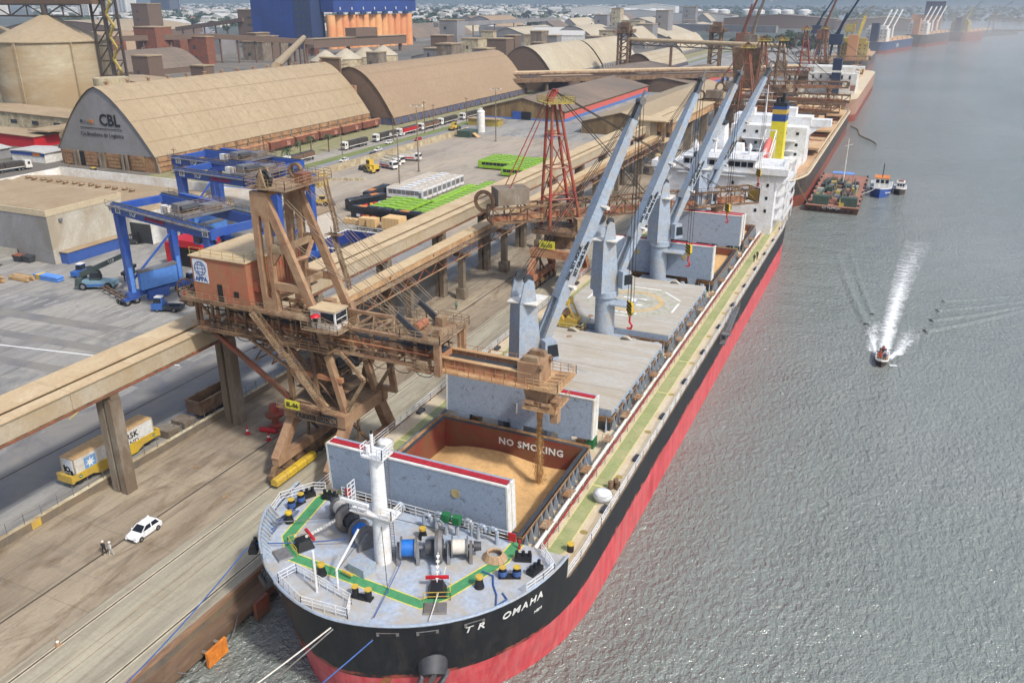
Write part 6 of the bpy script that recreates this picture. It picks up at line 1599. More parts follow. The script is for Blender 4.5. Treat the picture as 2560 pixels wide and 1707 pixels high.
# OTHER VESSELS
def simple_hull(o, cx, hb, y0, y1, zd, bowlen, sternlen, top, boot, bow_far=True, zred=0.5):
 """hull along Y; the stern is the near end when bow_far"""
 def hbw(y, z):
  t = max(0, min(1,(z + 8) / (zd + 8)))
  a = max(0, min(1,(y1 - y) / (bowlen * (1.5 - .5 * t)))) if bow_far else max(0, min(1,(y - y0) / (bowlen * (1.5 - .5 * t))))
  b = max(0, min(1,(y - y0) / sternlen)) if bow_far else max(0, min(1,(y1 - y) / sternlen))
  return hb * (1 - (1 - a) ** 2.4) ** .6 * ((.75 * t + .1 * (1 - t)) + (1 - (.75 * t + .1 * (1 - t))) * math.sin(b * math.pi / 2))
 def rows(zs):
  out = []
  for z in zs:
   k = (y0 + (3 * (1 - max(0, min(1,(z + 4) / (zd + 4)))) if bow_far else 0))
   ys = [k + (y1 - k) * (.5 - .5 * math.cos(math.pi * i / 36)) for i in range(37)]
   out.append([(cx - hbw(y, z), y, z) for y in ys][::-1] + [(cx + hbw(y, z), y, z) for y in ys])
  return out
 MB().grid(rows([zred,(zred + zd) / 2, zd])).build('hull', top, o, True)
 MB().grid(rows([-8,-3, zred])).build('boot_topping', boot, o, True)
 r = rows([zd - .02])[0]
 n = len(r) // 2
 return [(r[n - 1 - i], r[n + i]) for i in range(n)], hbw
mat('brown_deck',(176,132,104),.8, var=.1, dirt=(196,164,124), amt=.4, dsc=.3)
mat('brown_cover',(196,152,112),.8, var=.08, dirt=(206,176,132), amt=.35, dsc=.3)
mat('dull_black',(52,52,54),.6, var=.15, dirt=(92,78,66), amt=.3)
mat('dull_red',(160,66,52),.6, var=.15, dirt=(110,78,62), amt=.35)
s2 = thing('bulk_carrier', 'second bulk carrier with brown deck and yellow and blue funnel, stern towards the camera', 'ship',(-40.4,360, WZ))
cx2, d2 = -40.4,6.0
dk2, hb2 = simple_hull(s2, cx2,15.8,262,466, d2,22,16, 'dull_black', 'dull_red')
MB().grid([[a, b] for a, b in dk2]).build('deck', 'brown_deck', s2)
MB().path([(b[0], b[1], d2 + .25) for a, b in dk2],.3,5).build('gunwale', 'deck_dust', s2)
MB().rail([(b[0] - .2, b[1], d2) for a, b in dk2[::2]],1.3,3,.07,3).stuff('side_rail', 'deck_dust', s2)
a2 = MB().box(cx2 - 12, cx2 + 12.2,292,304, d2,18).build('accommodation', 'ship_white', s2)
MB().box(cx2 - 12.4, cx2 + 12.6,298,306,18,20.6).build('bridge_deck', 'ship_white', a2)
MB().prism([(cx2 + 12.2,300,17.4),(cx2 + 18.6,300,17.6),(cx2 + 18.6,300,19.8),(cx2 + 12.2,300,19.8)],(0,5,0)).prism([(cx2 + 12.2,300.2,14.6),(cx2 + 15.6,300.2,17.4),(cx2 + 12.2,300.2,17.4)],(0,4,0)).parts('bridge_wing', 'ship_white', a2)
for z in (15.6,12,9):
 for x in (-8,-4,3.2,5.2,9): MB().box(cx2 + x, cx2 + x + .9,291.9,292.02, z, z + .9).build('porthole', 'glass', a2)
for z in (13.6,10.4): MB().box(cx2 - 8, cx2 + 9,290.4,292, z, z + .3).build('aft_gallery', 'ship_white', a2)
MB().prism([(cx2 - 12,291.9, d2),(cx2 - 6.4,291.9, d2),(cx2 - 6.4,291.9,12),(cx2 - 9,291.9,14.5),(cx2 - 12,291.9,13.5)],(0,.05,0)).build('recess', 'steel_dust', a2)
MB().box(cx2 - 11, cx2 + 11.5,278,292, d2,8.8).build('poop_house', 'ship_white', s2)
MB().rail([(cx2 - 11,278,8.8),(cx2 + 11.5,278,8.8),(cx2 + 11.5,292,8.8)],1.2,2,.07,3).stuff('poop_rail', 'ship_white', s2)
fx, fy = cx2 + 4.4,284
fu2 = MB().hexa([(fx - 2.2, fy - 3,8.8),(fx + 2.2, fy - 3,8.8),(fx + 2.2, fy + 3,8.8),(fx - 2.2, fy + 3,8.8),(fx - 2.1, fy - 2.9,21),(fx + 2.1, fy - 2.9,21),(fx + 2.1, fy + 2.9,21),(fx - 2.1, fy + 2.9,21)]).build('funnel', mat('funnel_yellow',(226,212,50),.5, var=.05), s2)
for z0, z1, m_ in ((21.0,23.2, mat('funnel_blue',(40,76,138),.5, var=.06)),(23.2,24.6, mat('funnel_gold',(206,172,60),.5)),(24.6,25.6, MATS['funnel_blue']),(25.6,26.6, MATS['black_paint'])):
 MB().box(fx - 2.12, fx + 2.12, fy - 2.92, fy + 2.92, z0, z1).build('funnel_band', m_, fu2)
for dx, dy, h in ((-1,-1,28.2),(.6,0,29.4),(-.2,1.6,28)): MB().tube((fx + dx, fy + dy,26.6),(fx + dx, fy + dy, h),.55,10).build('exhaust_pipe', 'black_paint', fu2)
lx = cx2 + 3.0
lf = MB()
for s in (-1,1):
 lf.beam((lx + s * 1.6,268,9.5),(lx + s * 1.6,278,15.5),.3).beam((lx + s * 1.6,278,8.8),(lx + s * 1.6,278,18.6),.3).beam((lx + s * 1.6,268,6),(lx + s * 1.6,268,13),.3).beam((lx + s * 1.6,268,13),(lx + s * 1.6,278,18.6),.25)
lf.beam((lx - 1.6,278,18.6),(lx + 1.6,278,18.6),.3).beam((lx - 1.6,268,13),(lx + 1.6,268,13),.3)
lfo = lf.stuff('lifeboat_ramp', 'ship_white', s2)
rows = []
for i in range(9):
 t = i / 8; r = 1.35 * math.sin(math.pi * (.08 + .88 * t)) ** .5
 c = Vector((lx,267.6,10.8)).lerp(Vector((lx,277,16.2)), t)
 rows.append([(c.x + r * math.cos(2 * math.pi * j / 12), c.y, c.z + r * math.sin(2 * math.pi * j / 12)) for j in range(13)])
MB().grid(rows).build('lifeboat', mat('lifeboat_pink',(222,120,110),.5, var=.05), lfo, True)
MB().tube((cx2 - 3,303,20.6),(cx2 - 3,303,30),.35,8,.15).beam((cx2 - 6,303,25),(cx2,303,25),.25).beam((cx2 - 5,303,27.5),(cx2 - 1,303,27.5),.2).build('radar_mast', 'ship_white', a2)
MB().box(cx2 + 4, cx2 + 7.4,299,304,20.6,23.2).box(cx2 - 9, cx2 - 6,299,303,20.6,22.6).parts('wheelhouse', 'ship_white', a2)
MB().tube((cx2 + 6,326, d2),(cx2 + 6,326,16),.25,8).build('stub_mast', 'ship_white', s2)
for i,(a, b) in enumerate(((312,328),(334,352),(358,378),(384,404),(410,430),(436,450))):
 h = MB().box(cx2 - 7.5, cx2 + 7.5, a, b, d2, d2 + 2.0).build('hatch_coaming', 'brown_deck', s2)
 if i % 2: MB().box(cx2 - 7.9, cx2 + 7.9, a - .4, b + .4, d2 + 2.0, d2 + 2.9).build('hatch_cover', 'brown_cover', h)
 else:
  MB().box(cx2 - 7.2, cx2 + 7.2, a + .3, b - .3, d2 + 2.0, d2 + 2.05).build('open_hold', 'rust_dark', h)
  for s in (-1,1): MB().box(cx2 + s * 11.6 - 3.4, cx2 + s * 11.6 + 3.4, a - .2, b + .2, d2 + 2.1, d2 + 2.8).build('hatch_cover', 'brown_cover', h)
 for y in (a + 2, b - 2): MB().box(cx2 + 7.6, cx2 + 13.6, y - .15, y + .15, d2 + 1.8, d2 + 2.05).build('cover_track', 'dull_red', h)
MB().tube((cx2 + 14.2,318, d2 + .5),(cx2 + 14.2,450, d2 + .5),.3,6).build('deck_pipe', 'deck_dust', s2)
s3 = thing('bulk_carrier', 'dusty pale bulk carrier with dark blue funnel behind the second ship', 'ship',(-38,570, WZ))
dk3, hb3 = simple_hull(s3,-39,15,476,690,8.5,22,12, mat('cream_red',(168,132,112),.7, var=.1), 'dull_red')
MB().grid([[a, b] for a, b in dk3]).build('deck', 'deck_dust', s3)
a3 = MB().box(-52,-27,508,530,8.5,19).build('accommodation', 'white_paint', s3)
MB().box(-50,-29,512,528,19,22).box(-54,-24.2,516,522,21,22.2).parts('bridge_deck', 'white_paint', a3)
for z in (16,12.5):
 for x in (-50,-46,-41,-35,-31): MB().box(x, x + 1,507.9,508.02, z, z + 2).build('window', 'dark_grey', a3)
f3 = MB().box(-39.5,-35,500,506,8.5,27).build('funnel', mat('navy',(40,52,78),.5, var=.06), s3)
MB().box(-39.6,-34.9,499.9,506.1,20,21).build('funnel_band', 'white_paint', f3)
MB().tube((-37,503,27),(-37,503,34),.3,6).build('mast', 'rust_dark', f3)
for x in (-51,-28): MB().hexa([(x - 1,498,11),(x + 1,498,11),(x + 1,505,11),(x - 1,505,11),(x - 1.3,499,13.5),(x + 1.3,499,13.5),(x + 1.3,504,13.5),(x - 1.3,504,13.5)]).build('lifeboat', 'loader_orange', s3)
for k in range(6): MB().box(-47,-31,545 + k * 22,560 + k * 22,8.5,10.5).build('hatch_cover', 'brown_cover', s3)
def far_ship(label, cx, y0, y1, hull, house, fun, zd, cranes=0, rz=0.0, yellow=False, txt=None):
 o = thing('cargo_ship', label, 'ship',(cx,(y0 + y1) / 2, WZ), group='ships moored at the far quay')
 d, hbf = simple_hull(o, cx,14, y0, y1, zd,22,14, hull, 'dull_red')
 MB().grid([[a, b] for a, b in d]).build('deck', 'brown_deck', o)
 h = MB().box(cx - 12, cx + 12, y0 + 12, y0 + 26, zd, zd + 14).build('accommodation', house, o)
 MB().box(cx - 10, cx + 10, y0 + 14, y0 + 24, zd + 14, zd + 17).build('bridge', house, h)
 for z in (zd + 4, zd + 8, zd + 11):
  for x in (-9,-5,0,5,9): MB().box(cx + x, cx + x + 1.2, y0 + 11.9, y0 + 12.02, z, z + 1.2).build('window', 'dark_grey', h)
 MB().box(cx - 4, cx + 4, y0 + 3, y0 + 10, zd, zd + 20).build('funnel', fun, o)
 for k in range(5): MB().box(cx - 8, cx + 8, y0 + 36 + k * 24, y0 + 54 + k * 24, zd, zd + 2).build('hatch_cover', 'brown_cover', o)
 for k in range(cranes):
  y = y0 + 32 + k * 26
  c = MB().tube((cx, y, zd),(cx, y, zd + 16),1.5,10).build('deck_crane', house, o)
  MB().beam((cx, y + 1, zd + 13),(cx + 4, y + 18, zd + 34),1.2).build('jib', house, c)
 if txt: text(txt,6,(cx + hbf(y0 + 60,4) + .15, y0 + 60,2.5),(0,1,0),(0,0,1), 'letter_white', o)
 o.rotation_euler = (0,0, rz)
 return o
mat('far_navy',(58,76,110),.6, var=.08)
mat('far_orange',(196,140,96),.6, var=.08)
far_ship('brown hulled ship with small yellow deck cranes before the blue hulled ship',-50,800,960, 'dull_black', 'yellow_rail', 'far_orange',8,2)
far_ship('blue hulled ship with white house and lettering on its side',-32,1105,1260, 'far_navy', 'white_paint', 'navy',10,3, R(-12), txt='LINE')
far_ship('dark hulled ship with white cranes and a huge orange and blue funnel',12,1290,1440, 'dull_black', 'white_paint', 'far_orange',12,4, R(-14))
far_ship('red hulled ship at the far end of the moored row',66,1480,1590, 'loader_orange', 'yellow_rail', 'navy',10,1, R(-18))
o = thing('ship_superstructure_block', 'orange and dark blue tall stack rising behind the white ship cranes', 'stack',(6,1420,0))
MB().box(-14,26,1440,1470,0,34).build('block', 'far_orange', o); MB().box(2,28,1436,1474,34,52).build('top', 'navy', o)
# barge and boats
bg_ = thing('work_barge', 'rusty flat barge crowded with green pump machinery beside the second ship', 'barge',(-15.6,294, WZ))
MB().hexa([(-23.2,268,-4.4),(-8.6,268,-4.4),(-8.6,320,-4.4),(-23.2,320,-4.4),(-23.6,267,-1.3),(-8.2,267,-1.3),(-8.2,321,-1.3),(-23.6,321,-1.3)]).build('hull', mat('barge_hull',(84,58,50),.75, var=.15, dirt=(120,84,66), amt=.35), bg_)
MB().box(-23.4,-8.4,267.2,320.8,-1.3,-1.2).build('deck', mat('barge_deck',(172,122,102),.8, var=.1, dirt=(140,100,84), amt=.35), bg_)
rn = random.Random(5)
mat('machine_green',(66,84,72),.6, var=.15); mat('machine_pale',(166,172,164),.6, var=.1)
for i in range(9):
 for j in range(5):
  x = -20.6 + j * 2.4 + rn.uniform(-.4,.4); y = 271 + i * 4.2 + rn.uniform(-.8,.8)
  if rn.random() < .8:
   sx_, sy_, h_ = rn.uniform(.6,1.1), rn.uniform(.8,1.8), rn.uniform(.8,2.2)
   MB().hexa([(x - sx_, y - sy_,-1.2),(x + sx_, y - sy_,-1.2),(x + sx_, y + sy_,-1.2),(x - sx_, y + sy_,-1.2),(x - sx_ * .9, y - sy_ * .9,-1.2 + h_),(x + sx_ * .9, y - sy_ * .9,-1.2 + h_),(x + sx_ * .9, y + sy_ * .9,-1.2 + h_),(x - sx_ * .9, y + sy_ * .9,-1.2 + h_)]).build('pump_unit', ['machine_green', 'machine_pale', 'barge_deck', 'yellow_rail', 'dark_grey', 'mid_grey', 'rust_dark'][(i * 5 + j) % 7], bg_)
for x0 in (-21.8,-13.6): MB().box(x0, x0 + 4.6,268.6,271.4,-1.2,1.4).build('container_tank', 'machine_green', bg_)
for k in range(4): MB().path([(-20 + k * 3,274,0),(-19.4 + k * 3,284,1.2),(-20.5 + k * 3,296,.6),(-18 + k * 2,306,.4)],.22,6).build('hose_pipe', 'machine_green', bg_)
MB().box(-19.4,-12.6,305,309,1.8,2.0).build('awning', mat('awning_blue',(110,150,214),.6, var=.15), bg_)
for x in (-19.2,-12.8): MB().beam((x,307,-1.2),(x,307,1.8),.15).build('awning_post', 'mid_grey', bg_)
MB().tube((-15.6,303,-1.2),(-15.6,303,14),.22,8,.1).beam((-16.6,303,11.5),(-14.2,303,12.2),.15).build('light_mast', 'white_paint', bg_)
for y in range(270,321,7):
 for x in (-23.2,-8.6): MB().tube((x, y,-1.2),(x, y,-.6),.3,8).build('bollard', 'dark_grey', bg_)
for k in range(8): MB().tube((-22 + k * 1.7,266.9,-2.3),(-22 + k * 1.7,267.1,-2.3),.5,10).build('tyre_fender', 'rubber', bg_)
text('CT DUMPLIN',.9,(-16,267.0,-1.95),(1,0,0),(0,0,1), 'letter_white', bg_)
def boat(name, label, cx, y0, L, hb, zd, hullm, parts, group=None):
 o = thing(name, label, 'boat',(cx, y0 + L / 2, WZ), group=group)
 rows = []
 for z, k in ((-4.2,.6),(WZ,.9),(zd,1.0)):
  ys = [y0 + (0 if z == zd else .5) + L * i / 12 for i in range(13)]
  h = [hb * k * min(1,(1 - (1 - min(1, i / 5)) ** 2)) ** .8 for i in range(13)]
  rows.append([(cx - a, y, z + (.5 * (1 - i / 5) ** 2 if i < 5 and z == zd else 0)) for i,(a, y) in enumerate(zip(h, ys))][::-1] + [(cx + a, y, z + (.5 * (1 - i / 5) ** 2 if i < 5 and z == zd else 0)) for i,(a, y) in enumerate(zip(h, ys))])
 MB().grid(rows).build('hull', hullm, o, True)
 r = rows[2]; n = len(r) // 2
 MB().grid([[r[n - 1 - i], r[n + i]] for i in range(n)]).build('deck', 'deck_blue', o)
 MB().path(r,.12,5).build('gunwale', 'white_paint', o)
 return o
tg = boat('tug_boat', 'blue hulled work boat with white wheelhouse moored at the barge',-3.6,294.5,17,3.3,-.6, 'rtg_blue', None)
wh = MB().box(-5.8,-1.4,299.4,305,-.6,2.4).build('wheelhouse', 'white_paint', tg)
MB().box(-5.9,-1.3,299.2,305.2,2.4,2.6).build('wheelhouse_roof', 'orange_paint', wh)
for x in (-5.3,-3.9,-2.5): MB().box(x, x + 1.0,299.34,299.42,.9,2.0).build('window', 'glass', wh)
MB().box(-1.42,-1.34,300.2,304,.9,2.0).build('window', 'glass', wh)
MB().tube((-3.6,301,2.6),(-3.6,301,7),.14,6).build('mast', 'black_paint', wh)
text('Barreto',.9,(-1.2,297.6,-1.9),(.55,.83,0),(0,0,1), 'letter_white', tg)
for y in (299,303,307): MB().lathe([(.25,-.18),(.5,-.18),(.5,.18),(.25,.18),(.25,-.18)],(-.1, y,-1.4),12, 'x').build('tyre_fender', 'rubber', tg)
sb = boat('small_boat', 'small black and white boat tied beside the blue work boat',2.2,302,10,1.9,-1.5, 'dull_black', None)
c = MB().box(1.0,3.4,305,309,-1.5,.4).build('cabin', 'white_paint', sb)
MB().box(.9,3.5,304.8,309.2,.4,.55).build('cabin_roof', 'white_paint', c)
for x in (1.2,2.0,2.8): MB().box(x, x + .6,304.94,305.02,-.7,.1).build('window', 'glass', c)
MB().box(1.4,3.0,306,308,.55,.9).build('roof_raft', 'loader_orange', c)
sp = boat('speed_boat', 'small open motor boat with passengers speeding towards the camera',3.0,149.4,6.2,1.05,-2.3, mat('boat_dark',(70,56,52),.4, var=.15), None)
MB().box(2.4,3.6,154.6,155.5,-2.3,-1.6).build('engine_box', 'dark_grey', sp)
for y in (151.8,153.2): MB().box(2.1,3.9, y, y + .4,-2.25,-1.9).build('bench', 'wood', sp)
o = thing('floating_boom', 'dark floating boom trailing from the side of the second ship', 'floating line',(-18,440, WZ))
for i in range(22):
 t = i / 22; t2 = (i + .8) / 22
 f_ = lambda t: (-24.2 + 14.2 * t + 1.2 * math.sin(t * 9),466 - 58 * t, WZ + .12)
 MB().tube(f_(t), f_(t2),.3,6).build('float', 'rust_dark', o)
# wake of the speed boat
def foam_mat(name, thr, sc, st):
 k = NT(name)
 p = k.pos(st)
 n = k.noise(p, sc,6,.7,1.0)
 tc = k.n('TexCoord'); sp_ = k.n('SeparateXYZ'); k.l(tc.outputs['UV'], sp_.inputs[0])
 e = k.n('Math', operation='MULTIPLY');
 m1 = k.n('Math', operation='PINGPONG'); m1.inputs[1].default_value = .5; k.l(sp_.outputs[0], m1.inputs[0])
 e.inputs[1].default_value = 2.0; k.l(m1.outputs[0], e.inputs[0])
 f = k.n('Math', operation='MULTIPLY'); k.l(e.outputs[0], f.inputs[0]); k.l(sp_.outputs[1], f.inputs[1])
 a = k.n('Math', operation='MULTIPLY_ADD'); k.l(f.outputs[0], a.inputs[0]); a.inputs[1].default_value = .5; k.l(n, a.inputs[2])
 al = k.ramp(a.outputs[0], [(thr,0),(thr + .3,1)])
 k.b.inputs['Base Color'].default_value = rgb(232,236,236)
 k.b.inputs['Roughness'].default_value = .9
 k.l(al, k.b.inputs['Alpha'])
 k.bump(n,.6,.15)
 return k.m
def strip(name, pts, w0, w1, m, z, label=None, bulge=0.0):
 rows = []; uv = []
 n = len(pts)
 for i, p in enumerate(pts):
  a = Vector(pts[max(0, i - 1)]); b = Vector(pts[min(n - 1, i + 1)]); t = (b - a).normalized(); s = Vector((-t.y, t.x))
  w_ = lerp(w0, w1, i / (n - 1))
  row = []
  for j in range(7):
   q = (j / 6 - .5) * w_
   row.append((p[0] + s.x * q, p[1] + s.y * q, z + bulge * math.cos(math.pi * (j / 6 - .5)) ** 2 * (1 - .8 * i / n)))
   uv.append((j / 6,1 - i / (n - 1)))
  rows.append(row)
 mb = MB().grid(rows)
 o = mb.build(name, m, None, True)
 ul = o.data.uv_layers.new(name='UVMap')
 for l in o.data.loops: ul.data[l.index].uv = uv[l.vertex_index]
 return tag(o, label, 'wake', kind='stuff')
fm1 = foam_mat('foam_trail',.5,.9,(.5,1.8,1)); fm2 = foam_mat('foam_spray',.56,1.3,(1,1,1))
strip('wake_foam', [(3.2 + .001 * (t * 86) ** 1.85 * .9 + t * 2.0,155 + t * 88) for t in [i / 30 for i in range(31)]],2.4,6.4, fm1, WZ + .05, 'white foam trail behind the speeding motor boat',.15)
strip('wake_foam', [(2.2 - t * 3.0,154 + t * 18) for t in [i / 10 for i in range(11)]],1.6,1.8, fm2, WZ + .09, 'left arm of white foam in the motor boat wake',.3)
strip('wake_foam', [(4.0 + t * 6.0,154 + t * 18) for t in [i / 10 for i in range(11)]],1.6,1.8, fm2, WZ + .09, 'right arm of white foam in the motor boat wake',.3)
strip('wake_foam', [(1.2 - t * .2,157 + t * 20) for t in [i / 10 for i in range(11)]],2.0,5.0, fm2, WZ + .07, 'left patch of broken foam inside the motor boat wake')
strip('wake_foam', [(5.6 + t * 2.4,157 + t * 17) for t in [i / 10 for i in range(11)]],2.0,4.6, fm2, WZ + .07, 'right patch of broken foam inside the motor boat wake')
strip('wake_foam', [(4.4 + t * 2.2,151.4 + t * .6) for t in [i / 6 for i in range(7)]],1.2,.6, fm2, WZ + .1, 'bow splash beside the motor boat')
def swell(pts, w_, h, label):
 return tag(strip('wake_wave', pts, w_, w_ * 1.4, WATER, WZ - .02, label, h), kind='stuff')
swell([(-.6 - t * 11,171 + t * 48 + t * t * 10) for t in [i / 40 for i in range(41)]],2.2,.42, 'outer left wave of the motor boat wake')
swell([(.2 - t * 9,178 + t * 48 + t * t * 10) for t in [i / 40 for i in range(41)]],1.8,.28, 'inner left wave of the motor boat wake')
for q in range(4):
 swell([(10 + q * 1.2 + t * (24 + q * 4),172 + q * 7 + t * 24 + t * t * 6) for t in [i / 40 for i in range(41)]],2.0,.4 - q * .07, ['outer right wave of the motor boat wake', 'second right wave of the motor boat wake', 'third right wave of the motor boat wake', 'innermost right wave of the motor boat wake'][q])
# SECOND SHIP LOADER (red, slewed)
def tube_tower(o, c, feet, apex, m, r=.34):
 for f, a in zip(feet, apex): MB().tube(f, a, r,10, r * .85).build('tower_leg', m, o)
 n = 4
 for k in range(1, n):
  t = k / n
  P = [Vector(f).lerp(Vector(a), t) for f, a in zip(feet, apex)]
  for i in range(4): MB().tube(P[i], P[(i + 1) % 4], r * .45,6).build('tower_brace', m, o)
  t0 = (k - 1) / n
  Q = [Vector(f).lerp(Vector(a), t0) for f, a in zip(feet, apex)]
  for i in range(4): MB().tube(Q[i], P[(i + 1) % 4], r * .35,6).build('tower_brace', m, o)
def loader(label, y, ang, mt, mp, mb_, reach=38, back=16, zb=15.0, zapex=38.0, detail=True, group='ship loaders along the quay'):
 X0 = -61.4
 o = thing('ship_loader', label, 'ship loader',(X0, y,0), group=group)
 portal(o,-65.4,-57.45, y - 7, y + 7, y - 4, y + 4,7.6, mp)
 MB().tube((X0, y,9.3),(X0, y,12.4),3.2,18).build('slew_bearing', 'rust_dark', o)
 MB().box(X0 - 4.4, X0 + 4.4, y - 4.4, y + 4.4,12.4,13.2).build('slew_deck', 'rust_dark', o)
 MB().rail([(X0 - 4.4, y - 4.4,13.2),(X0 + 4.4, y - 4.4,13.2),(X0 + 4.4, y + 4.4,13.2),(X0 - 4.4, y + 4.4,13.2)],1.1,1.5,.05,2, True).stuff('deck_rail', 'rust_dark', o)
 d = Vector((math.cos(ang), math.sin(ang),0)); n = Vector((-d.y, d.x,0)); B = Vector((X0, y,0))
 def L(f, s, z): return B + d * f + n * s + Vector((0,0, z))
 feet = [L(-3.2,-2.6,13.2), L(3.6,-2.8,13.2), L(3.6,2.8,13.2), L(-3.2,2.6,13.2)]
 apex = [L(-2.6,-1.3, zapex), L(-1.2,-1.3, zapex), L(-1.2,1.3, zapex), L(-2.6,1.3, zapex)]
 tube_tower(o, B, feet, apex, mt)
 hp = MB().hexa([L(-4.2,-3, zapex - .1), L(1.4,-3, zapex - .1), L(1.4,3, zapex - .1), L(-4.2,3, zapex - .1), L(-4.2,-3, zapex + .1), L(1.4,-3, zapex + .1), L(1.4,3, zapex + .1), L(-4.2,3, zapex + .1)]).build('head_platform', 'yellow_rail', o)
 MB().rail([L(-4.2,-3, zapex + .1), L(1.4,-3, zapex + .1), L(1.4,3, zapex + .1), L(-4.2,3, zapex + .1)],1.1,1.2,.05,3, True).stuff('head_rail', 'yellow_rail', o)
 for s in (-.9,-.3,.3,.9): MB().beam(L(-2.8, s, zapex + .1), L(-1.6, s, zapex + 2.2),.22,.6).build('sheave_frame', mt, o)
 MB().beam(L(-1.6,-1.2, zapex + 2.2), L(-1.6,1.2, zapex + 2.2),.5).build('sheave_axle', mt, o)
 for s in (-2.0,2.0):
  for z in (zb, zb + 3.0): MB().beam(L(-back, s, z), L(reach, s, z),.4).build('chord', mb_, o)
  nn = int((reach + back) / 3.4)
  for i in range(nn + 1):
   f = lerp(-back, reach, i / nn)
   MB().beam(L(f, s, zb), L(f, s, zb + 3.0),.24).build('truss_post', mb_, o)
   if i < nn:
    f2 = lerp(-back, reach,(i + 1) / nn)
    a, b = (zb, zb + 3.0) if i % 2 else (zb + 3.0, zb)
    MB().beam(L(f, s, a), L(f2, s, b),.2).build('truss_diagonal', mb_, o)
 for i in range(int((reach + back) / 3.4) + 1):
  f = lerp(-back, reach, i / int((reach + back) / 3.4))
  MB().beam(L(f,-2, zb + 3), L(f,2, zb + 3),.2).beam(L(f,-2, zb), L(f,2, zb),.2).parts('cross_member', mb_, o)
 MB().beam(L(-back,0, zb + .7), L(reach - 3,0, zb + .7),2.2,1.0).build('belt_trough', 'dust_red', o)
 MB().rail([L(4,-2.6, zb + 3.1), L(reach,-2.6, zb + 3.1)],1.0,2.4,.05,2).stuff('boom_rail', mb_, o)
 for s in (-1.6,1.6):
  MB().tube(L(-1.6, s * .6, zapex + 2.0), L(reach * .82, s, zb + 3.2),.09,5).build('boom_stay', 'cable', o)
  MB().tube(L(-1.6, s * .6, zapex + 2.0), L(reach * .42, s, zb + 3.2),.09,5).build('boom_stay', 'cable', o)
  MB().tube(L(-2.4, s * .6, zapex + 2.0), L(-back + 2, s, zb + 3.4),.12,5).build('back_stay', mt, o)
 mhs = MB().hexa([L(-back + 1,-2.3, zb + 3.6), L(-back + 7.5,-2.3, zb + 3.6), L(-back + 7.5,2.3, zb + 3.6), L(-back + 1,2.3, zb + 3.6), L(-back + 1,-2.3, zb + 6.8), L(-back + 7.5,-2.3, zb + 6.8), L(-back + 7.5,2.3, zb + 6.8), L(-back + 1,2.3, zb + 6.8)]).build('machine_house', 'concrete', o)
 MB().lathe([(1.5,-.05),(2.3,-.05),(2.3,.05),(1.5,.05),(1.5,-.05)], tuple(L(-back - 1.5,-1.0, zb + 4.5)),20, 'y').build('cable_reel', 'rust_dark', o)
 MB().tube(L(reach - 9,0, zb), L(reach - 9,0, zb - 3.4),1.6,12,.9).tube(L(reach - 9,0, zb - 3.4), L(reach - 9,0, zb - 7.5),.8,12).parts('spout', 'rust_frame', o)
 MB().hexa([L(reach - 12.5,-2.8, zb - 3.0), L(reach - 6,-2.8, zb - 3.0), L(reach - 6,2.8, zb - 3.0), L(reach - 12.5,2.8, zb - 3.0), L(reach - 12.5,-2.8, zb - 2.8), L(reach - 6,-2.8, zb - 2.8), L(reach - 6,2.8, zb - 2.8), L(reach - 12.5,2.8, zb - 2.8)]).build('spout_platform', 'rust_frame', o)
 MB().beam(L(reach,-1.9, zb + 1.5), L(reach,1.9, zb + 1.5),.3,2.6).build('boom_end_plate', 'yellow_paint', o)
 MB().hexa([L(2,-4.6,13.2), L(5,-4.6,13.2), L(5,-2.4,13.2), L(2,-2.4,13.2), L(2,-4.6,15.6), L(5,-4.6,15.6), L(5,-2.4,15.6), L(2,-2.4,15.6)]).build('operator_cab', 'dust_frame', o)
 return o
L2 = loader('ship loader with bright red tubular tower behind the first deck crane',158.5, R(43), 'loader_red', 'dust_red', 'rust_dark',46,15,15.4,38.2)
sg = MB().box(-64,-60.6,153.8,153.92,9.6,11.2).build('number_sign', 'sign_yellow', L2)
text('SL-05',1.1,(-62.3,153.76,9.95),(1,0,0),(0,0,1), 'letter_black', sg)
MB().box(-57.9,-57.0,171.5,173,0,12).build('buffer_post', 'loader_red', L2)
loader('ship loader with orange red twin tower, nearer of the pair beyond the cranes',372,0, 'loader_orange', 'loader_orange', 'rust_dark',37,18,14,38)
loader('ship loader with orange red tower, farther of the pair beyond the cranes',413,0, 'loader_orange', 'loader_orange', 'rust_dark',38,18,14,39)
loader('grey dusty ship loader with conical body behind the orange pair',470, R(20), 'rust_dark', 'rust_dark', 'rust_dark',34,18,14,37)
loader('red ship loader far along the quay beside the dusty pale ship',572, R(10), 'loader_red', 'loader_orange', 'rust_dark',34,18,14,39)
loader('brown ship loader farthest along the quay in the dust',690, R(25), 'rust_dark', 'rust_dark', 'rust_dark',34,18,14,36)
o = thing('hopper_tower', 'tall rusty hopper box standing between the orange loaders', 'hopper',(-72,418,0))
MB().hexa([(-75,414,18),(-66,414,18),(-66,424,18),(-75,424,18),(-77,412,36),(-64,412,36),(-64,426,36),(-77,426,36)]).build('hopper', 'rust_dark', o)
for x in (-74.5,-66.5):
 for y in (414.5,423.5): MB().beam((x, y,0),(x, y,18),.9).build('leg', 'rust_dark', o)
o = thing('transfer_tower', 'open steel transfer tower where the ochre conveyor ends', 'tower',(-79,292,0))
for x in (-85,-74):
 for y in (287,297): MB().beam((x, y,0),(x, y,18),.8).build('column', 'dust_frame', o)
for z in (6,11,18): MB().box(-85.6,-73.4,286.4,297.6, z, z + .4).build('floor', 'gallery_roof', o)
MB().box(-85,-79,287,297,11.4,17.9).build('enclosure', 'gallery_wall', o)
